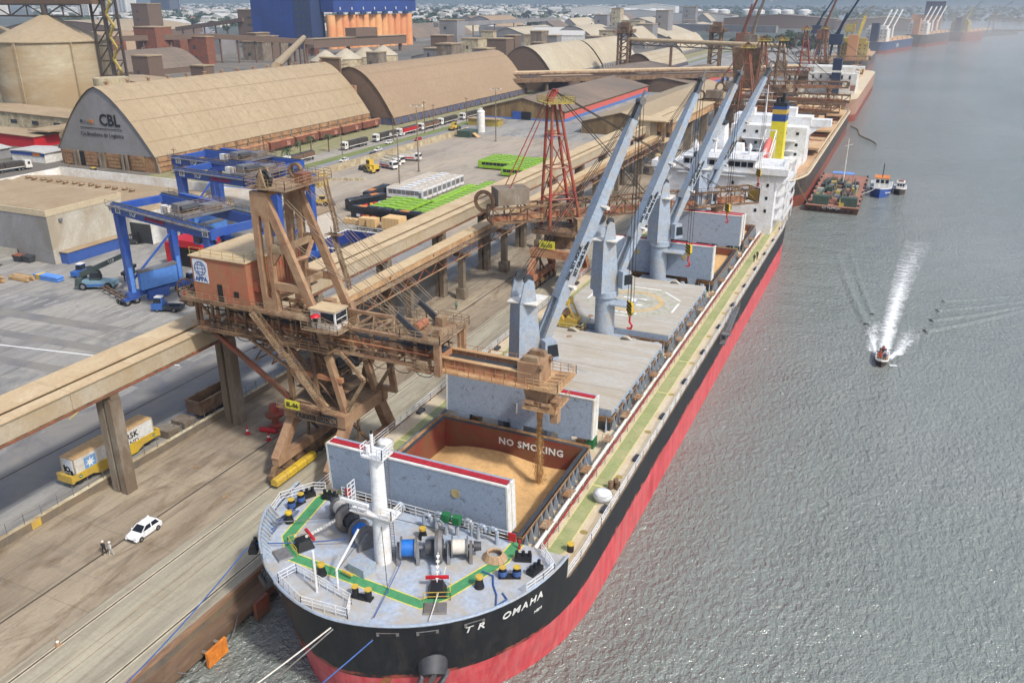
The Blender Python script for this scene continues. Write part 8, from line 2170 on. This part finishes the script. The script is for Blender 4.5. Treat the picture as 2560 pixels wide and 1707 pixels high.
def make_house(i, wall, roof, w_, d_, h, flat):
 o = thing('house', '', 'house', local=True, group='houses of the far town')
 MB().box(-w_, w_,-d_, d_,0, h).build('wall', wall, o)
 if flat: MB().box(-w_ - .3, w_ + .3,-d_ - .3, d_ + .3, h, h + .5).build('roof', roof, o)
 else: MB().prism([(-w_ - .6,-d_ - .5, h),(w_ + .6,-d_ - .5, h),(0,-d_ - .5, h + w_ * .42)],(0,2 * d_ + 1,0)).build('roof', roof, o)
 for x in (-w_ * .6,0, w_ * .6): MB().box(x - .7, x + .7,-d_ - .06,-d_, h * .35, h * .75).build('window', 'dark_grey', o)
 for y in (-d_ * .5, d_ * .5): MB().box(w_, w_ + .06, y - .7, y + .7, h * .35, h * .75).build('window', 'dark_grey', o)
 return o
mat('tile_roof',(176,100,76),.85, var=.12); mat('sheet_roof',(190,188,182),.7, var=.08); mat('plaster',(222,216,204),.8, var=.06); mat('plaster_grey',(176,176,174),.8, var=.08)
HS = [make_house(0, 'plaster', 'tile_roof',5,7,5, False), make_house(1, 'plaster', 'sheet_roof',7,10,6.5, False), make_house(2, 'plaster_grey', 'sheet_roof',6,8,8, True), make_house(3, 'plaster', 'plaster',8,12,9, True), make_house(4, 'white_paint', 'sheet_roof',12,22,8, False)]
hk = ['house with red tiled roof', 'house with pale sheet roof', 'grey flat-roofed house', 'white flat-roofed block', 'long white hall']
cnt = 0
for i in range(2000):
 if cnt >= 290: break
 y = rt.uniform(1150,3800); x = -y * rt.uniform(.36,1.28)
 if occupied(x, y): continue
 k = rt.choice([0,1,1,2,3,4])
 lab = hk[k] + (' in the town at upper left' if x < -y * .7 else ' in the hazy town beyond the port sheds')
 c = place(HS[k],(x, y,0), rt.choice([0, R(12), R(90), R(102)]), lab, 'houses of the far town'); s = rt.uniform(.9,1.5); c.scale = (s, s, s)
 cnt += 1
def mass(name, n, y0, y1, f0, f1, m_, fn, label, cat):
 b = MB()
 for i in range(n):
  y = y0 + (y1 - y0) * rt.random() ** 1.3; x = -y * rt.uniform(f0, f1)
  if occupied(x, y): continue
  fn(b, x, y)
 return tag(b.build(name, m_), label, cat, kind='stuff')
def hbox(b, x, y):
 w_, d_, h = rt.uniform(5,13), rt.uniform(6,18), rt.uniform(4,10)
 b.box(x - w_, x + w_, y - d_, y + d_,0, h)
def tblob(b, x, y):
 r = rt.uniform(5,12)
 for q in range(7):
  a = Vector((rt.uniform(-1,1), rt.uniform(-1,1), rt.uniform(.2,1))) * r * .7 + Vector((x, y,0)); u = Vector((rt.uniform(-1,1), rt.uniform(-1,1), rt.uniform(-.4,.4))).normalized() * r * .5; v_ = Vector((rt.uniform(-1,1), rt.uniform(-1,1), rt.uniform(-.2,1))).normalized() * r * .5
  b.add([a - u - v_, a + u - v_, a + u + v_, a - u + v_, a + Vector((0,0, r * .35))], [(0,1,4),(1,2,4),(2,3,4),(3,0,4)])
mass('distant_houses',1500,2600,7000,.3,1.3, 'plaster', hbox, 'pale mass of distant town houses towards the hills', 'houses')
mass('distant_houses',700,2600,7000,.3,1.3, 'plaster_grey', hbox, 'grey mass of distant town houses towards the hills', 'houses')
mass('distant_trees',3600,1500,7200,.3,1.3, 'leaf_dark', tblob, 'dark green mass of distant trees through the town', 'trees')
mass('distant_trees',900,2600,6500,-.12,.3, 'leaf_dark', tblob, 'low dark green wood behind the far port and bay', 'trees')
def apartment(label, x, y, w_, d_, h, wall, band):
 o = thing('apartment_block', label, 'building',(x, y,0))
 MB().box(x - w_, x + w_, y - d_, y + d_,0, h).build('wall', wall, o)
 nf = int(h / 4)
 for k in range(nf):
  for j in range(6):
   xx = lerp(x - w_ * .85, x + w_ * .7, j / 5)
   MB().box(xx, xx + w_ * .16, y - d_ - .15, y - d_,1.6 + k * 4,3.6 + k * 4).build('window', 'dark_grey', o)
  MB().box(x + w_, x + w_ + .2, y - d_ * .8, y + d_ * .8,1.6 + k * 4,3.4 + k * 4).build('window_band', band, o)
 MB().box(x - w_ * .4, x + w_ * .4, y - d_ * .4, y + d_ * .4, h, h + 6).build('roof_house', wall, o)
apartment('white high apartment tower rising behind the lattice tower',-2390,2030,24,18,96, 'white_paint', 'plaster_grey')
apartment('broad white apartment block left of the dark tower',-2880,2600,60,26,74, 'white_paint', 'plaster_grey')
apartment('dark blue-grey high tower left of the blue elevator',-2980,2930,52,30,130, 'navy', 'mid_grey')
apartment('pale apartment block at the far left behind the silo',-2900,2080,40,24,80, 'plaster', 'plaster_grey')
struct('avenue', MB().add([(-1040,1090,.05),(-1010,1090,.05),(-4900,5050,.05),(-4960,5050,.05)], [(0,1,2,3)]), G_ROAD)
for i in range(40):
 t = (i / 40) ** 1.6
 x, y = lerp(-1030,-3600, t), lerp(1110,3720, t)
 place((car0, car1)[i % 2],(x + rt.uniform(-6,6), y,.06), R(45),('white' if i % 2 == 0 else 'dark') + ' car on the distant avenue into the town', 'cars on the avenue')
def tank(label, x, y, r, h):
 o = thing('storage_tank', label, 'tank',(x, y,0), group='white tanks by the bay')
 MB().lathe([(r,0),(r, h),(r * .5, h + r * .16),(0, h + r * .2)],(x, y,0),20).build('shell', 'white_paint', o, True)
 MB().beam((x + r, y - r * .3,0),(x + r * .9, y - r * .5, h),.8).build('stair', 'mid_grey', o)
for i in range(14):
 tank('white storage tank, %s from the left in the row by the bay' % ords[i],-960 + i * 44 + (30 if i > 4 else 0) + (20 if i > 8 else 0),2900 + (i % 2) * 60,19,20)
for i,(x, y, w_, d_, h) in enumerate(((-1010,2870,70,20,26),(-860,3060,90,24,30),(-700,2400,80,40,20),(-500,2200,90,40,18),(-260,1900,110,40,18),(-60,1840,90,30,16))):
 gable_house('depot', ['white depot left of the tank row', 'long white depot behind the tanks', 'pale far warehouse in the middle of the haze', 'grey far warehouse near the pale tanks', 'brown long far shed before the bay', 'brown far shed at the bay corner'][i], 'warehouse', x - w_, x + w_, y - d_, y + d_, h, h + 8, ['white_paint', 'white_paint', 'plaster_grey', 'plaster_grey', 'gable_brown', 'gable_brown'][i], ['sheet_roof', 'sheet_roof', 'sheet_roof', 'grey_brown_roof', 'grey_brown_roof', 'brown_roof'][i])
for i,(x, y) in enumerate(((-104,1180),(-76,1200),(-60,1150))): gable_house('house', ['orange roofed hall left of the far blue ship', 'orange roofed hall nearest the far blue ship', 'small orange roofed hall by the quay'][i], 'house', x - 12, x + 12, y, y + 26,6,12, 'plaster', mat('orange_tile',(214,112,66),.8, var=.08) if i == 0 else 'orange_tile')
sm = mat('smoke_white',(236,238,240),.95, var=.03)
for i,(x, y) in enumerate(((-560,3300),(-500,3330))):
 rows = []
 for k in range(10):
  t = k / 9; r = 4 + 14 * math.sin(math.pi * (.1 + .85 * t))
  rows.append([(x + t * (30 + i * 40) + r * math.cos(2 * math.pi * j / 10), y + r * math.sin(2 * math.pi * j / 10),40 + 74 * t + 3 * math.sin(j * 2.1 + k)) for j in range(11)])
 tag(MB().grid(rows).build('smoke_plume', sm, None, True), ['left white smoke plume over the far plant', 'right white smoke plume over the far plant'][i], 'smoke', kind='stuff')
o = gable_house('warehouse', 'long low cream building in front of the silos at the left', 'building',-460,-322,262,282,8,9.4, 'wall_beige', 'dusty_roof')
MB().box(-330,-318,240,262,6,6.6).build('awning', 'dusty_roof', o)
for i in range(8): MB().box(-440 + i * 14,-436 + i * 14,261.8,262,4.4,6).build('window', 'dark_grey', o)
gable_house('shop_row', 'low red painted shop row with dusty roof at the left edge', 'building',-380,-322,236,248,4.4,5, 'signal_red', 'dusty_roof')
o = gable_house('kiosk_row', 'white and blue kiosk row beside the CBL shed', 'kiosk',-306,-288,214,224,3.6,4.0, 'white_paint', 'sheet_roof')
MB().box(-306.1,-287.9,213.8,214,2.4,3.6).build('sign_band', 'rtg_blue', o); MB().box(-294,-290,213.7,213.8,2.5,3.5).build('sign_panel', 'orange_paint', o)
gable_house('kiosk_row', 'grey open shelter left of the blue kiosks', 'shelter',-330,-312,206,218,3.6,4.6, 'gable_grey', 'sheet_roof')
place(T1,(-284,205,0), R(80), 'dark truck parked beside the CBL gable', TG)
# PEOPLE (one continuous skinned body each)
def person(label, loc, rz, top, legs, hat='white_paint', pose='stand', parent_off=None, skin='skin'):
 """x right, y forward"""
 o = thing('person', label, 'person', loc, rz, local=True)
 w_ = .12 if pose == 'walk' else .0
 sit = pose == 'sit'
 J = {'pel': (0,0,.95), 'waist': (0,.0,1.1), 'chest': (0,.02,1.35), 'neck': (0,.02,1.5), 'head': (0,.04,1.66), 'crown': (0,.03,1.76)}
 if sit: J = {k: (v[0], v[1], v[2] - .5) for k, v in J.items()}
 E_ = [('pel', 'waist',.15,.14),('waist', 'chest',.14,.17),('chest', 'neck',.17,.065)]
 z0 = -.5 if sit else 0
 verts = []; edges = []; rad = []
 def add(p, r): verts.append(p); rad.append(r); return len(verts) - 1
 pel = add((0,0,.95 + z0),.15); wa = add((0,0,1.12 + z0),.14); ch = add((0,.02,1.34 + z0),.165); nk = add((0,.02,1.5 + z0),.065); hd = add((0,.05,1.62 + z0),.1); cr = add((0,.04,1.74 + z0),.085)
 edges += [(pel, wa),(wa, ch),(ch, nk),(nk, hd),(hd, cr)]
 for s in (-1,1):
  k = w_ * s
  hip = add((.1 * s,0,.9 + z0),.1)
  if sit: kn = add((.13 * s,.42,.92 + z0),.075); an = add((.13 * s,.46,.5 + z0),.05); to = add((.13 * s,.6,.45 + z0),.045)
  else: kn = add((.1 * s,.04 + k,.5),.07); an = add((.1 * s, k * 1.6 - .02,.09),.05); to = add((.11 * s, k * 1.6 + .15,.04),.045)
  edges += [(pel, hip),(hip, kn),(kn, an),(an, to)]
  sh = add((.2 * s,.02,1.42 + z0),.075); el = add((.27 * s,-.02 - k * .8 + (.12 if sit else 0),1.15 + z0),.052); wr = add((.26 * s,.1 - k * 1.2 + (.2 if sit else 0),.93 + z0 + (.08 if sit else 0)),.04); ha = add((.25 * s,.14 - k * 1.3 + (.24 if sit else 0),.83 + z0 + (.1 if sit else 0)),.038)
  edges += [(ch, sh),(sh, el),(el, wr),(wr, ha)]
 me = bpy.data.meshes.new('body')
 me.from_pydata(verts, edges, [])
 b = bpy.data.objects.new('body', me); C.objects.link(b); b.parent = o
 sk = b.modifiers.new('skin', 'SKIN')
 for i, v in enumerate(me.skin_vertices[0].data):
  v.radius = (rad[i], rad[i]); v.use_root = (i == 0)
 ss = b.modifiers.new('sub', 'SUBSURF'); ss.levels = 1; ss.render_levels = 1
 k = NT('clothing')
 sp_ = k.n('SeparateXYZ'); k.l(k.n('TexCoord').outputs['Object'], sp_.inputs[0])
 f1 = k.n('Math', operation='GREATER_THAN'); f1.inputs[1].default_value = .98 + z0; k.l(sp_.outputs[2], f1.inputs[0])
 f2 = k.n('Math', operation='GREATER_THAN'); f2.inputs[1].default_value = 1.51 + z0; k.l(sp_.outputs[2], f2.inputs[0])
 col = k.mix(f1.outputs[0], rgb(*legs), rgb(*top)); col = k.mix(f2.outputs[0], col, rgb(150,104,80))
 k.l(col, k.b.inputs['Base Color']); k.b.inputs['Roughness'].default_value = .8
 me.materials.append(k.m)
 if hat: MB().lathe([(.15,0),(.135,.06),(.1,.12),(0,.145)],(0,.03,1.7 + z0),12).build('helmet', hat, o, True)
 return o
person('man in dark jacket and white helmet walking on the quay beside the white car',(-73.0,51.5,0), R(20),(38,40,44),(40,36,34), pose='walk')
person('man in pale overalls and white helmet walking next to the dark jacketed man',(-72.2,51.7,0), R(-10),(196,200,196),(190,186,176), pose='walk')
person('person in green shirt and dark trousers by the conveyor columns',(-74.6,137.2,0), R(40),(70,130,110),(44,46,56), hat='green_box')
um = person('person in dark trousers standing on the loader walkway under a red umbrella',(-59.4,74.45,20.72), R(0),(60,64,72),(34,36,44), hat=None)
u = thing('umbrella', 'open red umbrella held by the person on the loader walkway', 'umbrella',(-59.2,74.35,22.0))
MB().lathe([(.62,.35),(.5,.52),(.28,.64),(0,.7)],(-59.2,74.3,22.1),10).build('canopy', 'signal_red', u, True)
MB().tube((-59.2,74.3,21.7),(-59.2,74.3,22.8),.015,5).build('shaft', 'black_paint', u)
for i,(x, y, c) in enumerate(((2.6,151.9,(196,60,50)),(3.4,152.0,(60,80,130)),(2.6,153.3,(150,90,60)),(3.4,153.4,(206,206,210)),(3.0,154.3,(170,70,50)))):
 p = person(['passenger in red at the front left of the motor boat', 'passenger in blue at the front right of the motor boat', 'passenger in brown in the second row of the motor boat', 'passenger in white in the second row of the motor boat', 'helmsman in rust red at the stern of the motor boat'][i],(x, y,-2.3), R(180), c,(50,50,60), hat=None, pose='sit' if i < 4 else 'stand')
person('crew member in dark overalls on the deck aft of the gangway',(SX + 13.8,176, DZ), R(30),(40,42,44),(36,38,40), hat='orange_paint')
person('crew member in green jacket beside the deck walkway near the bridge',(SX + 14.0,178.6, DZ), R(-30),(60,100,80),(36,38,40), hat='white_paint')
# LOOSE THINGS ON DECK AND QUAY
def sack(name, label, x, y, z, s):
 o = thing(name, label, 'sacks',(x, y, z))
 rnd = random.Random(int(x * 10))
 rows = []
 for i in range(9):
  t = math.pi * i / 8
  rows.append([(x + s * 1.1 * math.sin(t) ** .6 * math.cos(2 * math.pi * j / 14) * (1 + rnd.uniform(-.06,.06)), y + s * .9 * math.sin(t) ** .6 * math.sin(2 * math.pi * j / 14), z + s * .72 * (1 - math.cos(t))) for j in range(15)])
 for r_ in rows: r_[-1] = r_[0]
 MB().grid(rows).build('bundle', 'sack_white', o, True)
 for k in (-.35,.35): MB().lathe([(s * 1.02, k * s - .03),(s * 1.06, k * s),(s * 1.02, k * s + .03)],(x, y, z + s * .72),14).build('strap', 'mid_grey', o)
sack('sack_bundle', 'white wrapped bundle on the port side deck by the open hold', SX - 13.9,76.2, DZ,1.0)
sack('sack_bundle', 'white wrapped bundle at the starboard rail near the drums', SX + 14.2,76.4, DZ,1.0)
for i,(dx, dy) in enumerate(((0,0),(.75,.2),(.35,.75))):
 x, y = SX + 14.2 + dx,79.2 + dy
 o = thing('oil_drum', ['rusty drum nearest the white bundle at the rail', 'rusty drum nearest the ship rail', 'rusty drum behind the other two at the rail'][i], 'drum',(x, y, DZ), group='drums at the starboard rail')
 MB().lathe([(.3,0),(.32,.02),(.3,.05),(.3,.45),(.32,.47),(.3,.5),(.3,.9),(.32,.92),(.28,.92),(0,.9)],(x, y, DZ),16).build('drum', 'rust_dark', o, True)
 MB().tube((x + .15, y, DZ + .9),(x + .15, y, DZ + .94),.04,6).build('bung', 'mid_grey', o)
o = thing('deck_bin', 'yellow and black bollard-like bin on the starboard deck', 'bin',(SX + 14.2,66.4, DZ))
MB().tube((SX + 14.2,66.4, DZ),(SX + 14.2,66.4, DZ + .8),.35,12).build('body', 'black_paint', o); MB().tube((SX + 14.2,66.4, DZ + .8),(SX + 14.2,66.4, DZ + .95),.38,12).build('cap', 'yellow_paint', o)
gb = thing('grab_bucket', 'yellow clamshell grab bucket standing on its platform beside the second crane', 'grab bucket',(SX - 6.6,119,8))
MB().box(SX - 9.6, SX - 3.4,117.2,121.4,7.7,7.95).build('platform_top', 'steel_dust', gb)
MB().rail([(SX - 9.6,117.2,7.95),(SX - 3.4,117.2,7.95),(SX - 3.4,121.4,7.95),(SX - 9.6,121.4,7.95)],1.1,1.2,.05,2, True).stuff('platform_rail', 'pale_yellow_line', gb)
MB().box(SX - 8.6, SX - 4.4,117.8,120.8, DZ,7.7).build('platform_base', 'grey_blue_paint', gb)
for s in (-1,1):
 MB().prism([(SX - 6.6,117.9,8.1),(SX - 6.6 + s * 1.9,117.9,8.3),(SX - 6.6 + s * 2.2,117.9,9.4),(SX - 6.6 + s * .5,117.9,10.0),(SX - 6.6,117.9,9.2)],(0,2.4,0)).build('clam_shell', 'yellow_paint', gb)
 for y in (118.2,120): MB().beam((SX - 6.6 + s * 1.8, y,9.4),(SX - 6.6 + s * .5, y,12.0),.22).build('grab_arm', 'yellow_paint', gb)
MB().box(SX - 7.3, SX - 5.9,118.2,120.2,11.8,12.6).build('grab_head', 'yellow_paint', gb)
MB().cbox((SX - 6.6,119.2,10.3),(.9,1.4,.7)).build('lower_block', 'rust_frame', gb)
o = thing('rope_coil', 'tan coiled mooring rope on the starboard forecastle', 'rope',(SX + 9.4,58.9, FZ))
for k in range(5): MB().path([(SX + 9.4 + (1.15 - k * .1) * math.cos(t * .45),58.9 + (1.0 - k * .08) * math.sin(t * .45), FZ + .08 + k * .13 + .02 * math.sin(t)) for t in range(15)],.1,5).build('rope_turn', 'rope_tan', o)
o = thing('rope_heap', 'blue mooring rope laid in loops by the port bulwark', 'rope',(SX - 12.4,54.5, FZ))
for k in range(7): MB().path([(SX - 12.3 - .3 * k * .5 + .2 * math.sin(t + k),57.6 - t * .62, FZ + .07 + .02 * k) for t in range(9)],.07,5).build('rope_run', 'rope_blue' if k % 2 else 'mid_grey', o)
o = thing('rope_heap', 'slack blue rope lying across the starboard forecastle edge', 'rope',(SX + 11.5,53, FZ))
MB().path([(SX + 9.2,56.6, FZ + .1),(SX + 10.4,56.4, FZ + .1),(SX + 11.0,55.2, FZ + .1),(SX + 11.8,54.2, FZ + .1),(SX + 12.4,52.8, FZ + .1),(SX + 12.9,54.0, FZ + .1),(SX + 12.2,54.6, FZ + .1)],.08,6).build('rope_run', 'rope_blue', o)
def sag(a, b, d, n=14): return [tuple(Vector(a).lerp(Vector(b), i / n) - Vector((0,0, d * 4 * (i / n) * (1 - i / n)))) for i in range(n + 1)]
def line(label, a, b, d, m_, r=.07):
 o = thing('mooring_line', label, 'rope', a, group='mooring lines')
 MB().path(sag(a, b, d), r,6).build('rope', m_, o)
line('white mooring line from the bow crossing the lower left corner',(-37.6,45.4,7.5),(-52,18,1.0),1.0, 'rope_white')
line('grey mooring line just below the white one at the bow',(-37.4,45.4,7.4),(-50,18,.6),1.2, 'mid_grey')
line('blue mooring line from the bow fairlead right of the white ones',(-33.6,45.7,7.4),(-47,14,1.0),1.0, 'rope_blue')
line('blue mooring line running along the quay edge to the port bow',(SX - 13.2,50.8,8.0),(-55.0,22,.5),1.6, 'rope_blue')
line('long blue line from the forward winch across the forecastle deck',(SX + 2.4,53.6, FZ + 1.0),(SX + 3.8,46.9, FZ + .4),.1, 'rope_blue',.05)
line('white line from the winch drum to the starboard bow fairlead',(SX + 6.4,54.8, FZ + .9),(SX + 8.2,48.6, FZ + .3),.1, 'rope_white',.05)
line('blue line from the port winch across the deck to the port bow',(SX - 4.4,54.6, FZ + .9),(SX - 12.2,50.9, FZ + .5),.15, 'rope_blue',.06)
line('grey line from the port windlass to the bulwark chock',(SX - 6.4,58.2, FZ + .9),(SX - 13.6,53.8, FZ + .6),.1, 'mid_grey',.05)
line('grey mooring line from the second ship stern down to the barge',(-27,266,6.4),(-22.6,267.4,-1),.6, 'cable_dust',.12)
line('pale line from the blue work boat to the barge',(-5.2,295.6,-.2),(-8.8,289,-1.0),.3, 'rope_white',.08)
def cone(x, y, label, m_='loader_orange', k=1.0):
 o = thing('traffic_cone', label, 'cone',(x, y,0), group='traffic cones')
 MB().box(x - .2 * k, x + .2 * k, y - .2 * k, y + .2 * k,.0,.05).build('base', m_, o)
 MB().lathe([(.16 * k,.05),(.03 * k,.78 * k),(0,.79 * k)],(x, y,0),12).build('cone', m_, o, True)
 MB().lathe([(.118 * k,.3 * k),(.09 * k,.46 * k)],(x, y,.0),12).build('band', 'letter_white', o, True)
cone(-65.5,39.5, 'orange and white cone on the crane rail at lower left', 'rust_frame',1.3)
cone(-77.5,80, 'red cone nearer the gallery column under the loader', 'signal_red',1.7)
cone(-73.6,79.8, 'red cone on the rail trench behind the loader leg', 'signal_red',1.7)
cone(-127,176, 'small red cone on the bus yard', 'signal_red',1.5)
o = thing('red_capstan', 'red valve capstan and hose reel standing behind the loader leg', 'capstan',(-75.3,83,0))
MB().lathe([(1.0,0),(1.0,.35),(.55,.6),(.5,1.6),(1.3,1.8),(1.4,2.3),(.8,2.5),(.7,3.4),(.5,3.6),(0,3.6)],(-75.3,83.4,0),18).build('body', 'loader_red', o, True)
MB().tube((-76.4,81.4,.35),(-73.8,81.9,.35),.36,12).build('cylinder', 'signal_red', o)
o = thing('fender_board', 'bright orange fender board hung on the quay wall left of the bow', 'fender',(-53.2,47,-1.2))
MB().hexa([(-53.1,45.4,-3.0),(-52.8,45.4,-3.0),(-52.8,48.0,-3.0),(-53.1,48.0,-3.0),(-53.1,45.4,-1.2),(-52.8,45.4,-1.2),(-52.8,48.0,-1.2),(-53.1,48.0,-1.2)]).build('board', 'orange_paint', o)
MB().tube((-53.9,45.8,-1.6),(-53.1,45.8,-1.6),.2,8).tube((-53.9,47.4,-1.6),(-53.1,47.4,-1.6),.2,8).parts('arm', 'concrete', o)
MB().path(sag((-53.8,42.6,-1.4),(-53.0,45.3,-1.9),.7),.06,5).path(sag((-53.0,48.0,-1.9),(-53.8,50.8,-1.0),.8),.06,5).parts('chain', 'mid_grey', o)
o = thing('fender_board', 'worn red fender board between the quay and the ship bow', 'fender',(-53.3,54,-1.2))
MB().box(-53.4,-53.0,52.6,54.6,-2.9,-.8).build('board', 'loader_orange', o)
MB().box(-53.8,-53.4,53,54,-2.4,-1.4).build('arm', 'concrete', o)
for x, y in ((-69,66.2),(-77.5,70),(-59.5,61)): struct('manhole_cover', MB().tube((x, y,-.1),(x, y,.014),.45,16), 'dust_frame')
o = thing('concrete_block_stand', 'low concrete plinth with a yellow post at the left edge of the quay', 'plinth',(-79,42,0))
MB().box(-82,-78.4,38.6,43.6,0,.35).build('plinth', 'concrete', o); MB().beam((-80.4,41.6,.3),(-80.4,41.6,1.9),.2).build('post', 'yellow_rail', o)
o = thing('skip_container', 'red open skip under the galleries beyond the red loader', 'skip',(-72,226,0))
MB().hexa([(-76,224,.2),(-70,224,.2),(-70,227,.2),(-76,227,.2),(-76.6,223.6,2.2),(-69.4,223.6,2.2),(-69.4,227.4,2.2),(-76.6,227.4,2.2)]).build('body', 'loader_red', o); MB().box(-76.2,-69.8,224,227,2.2,2.3).build('load', 'rust_dark', o)
v = make_car('van', 'white van on the quay behind the ship bridge', 'car_white'); v.location = (-58.6,232,0); v.rotation_euler = (0,0, R(-90)); v.scale = (1.25,1.2,1.4)
# DUST AND HAZE
hz = bpy.data.materials.new('haze_air'); hz.use_nodes = True
t_ = hz.node_tree; t_.nodes.remove(t_.nodes['Principled BSDF'])
pv = t_.nodes.new('ShaderNodeVolumePrincipled')
pv.inputs['Color'].default_value = (.66,.80,1.0,1); pv.inputs['Density'].default_value = .0001; pv.inputs['Anisotropy'].default_value = .15
t_.links.new(pv.outputs[0], t_.nodes['Material Output'].inputs['Volume'])
tag(MB().box(-22000,31500,-600,31500,-12,900).build('haze', hz), kind='stuff')
dm = bpy.data.materials.new('dust_air'); dm.use_nodes = True
t_ = dm.node_tree; t_.nodes.remove(t_.nodes['Principled BSDF'])
pv = t_.nodes.new('ShaderNodeVolumePrincipled')
pv.inputs['Color'].default_value = (.95,.93,.9,1)
tc = t_.nodes.new('ShaderNodeTexCoord'); gr = t_.nodes.new('ShaderNodeTexGradient'); gr.gradient_type = 'QUADRATIC_SPHERE'
mu = t_.nodes.new('ShaderNodeMath'); mu.operation = 'MULTIPLY'; mu.inputs[1].default_value = .002
t_.links.new(tc.outputs['Object'], gr.inputs[0]); t_.links.new(gr.outputs['Fac'], mu.inputs[0]); t_.links.new(mu.outputs[0], pv.inputs['Density'])
t_.links.new(pv.outputs[0], t_.nodes['Material Output'].inputs['Volume'])
for i,(x, y, z, a, b, c) in enumerate(((-26,700,14,40,130,24),(80,1250,16,320,620,60))):
 rows = [[(math.sin(math.pi * k / 10) * math.cos(2 * math.pi * j / 16), math.sin(math.pi * k / 10) * math.sin(2 * math.pi * j / 16),-math.cos(math.pi * k / 10)) for j in range(17)] for k in range(11)]
 d_ = tag(MB().grid(rows).build('dust_cloud', dm, None, True), ['drifting pale dust around the dusty ship', 'thin mist over the far berths and the water there'][i], 'dust', kind='stuff')
 d_.location = (x, y, z); d_.scale = (a, b, c)
# tidy up
for o in list(bpy.data.objects):
 if o.get('_w') is not None: del o['_w']
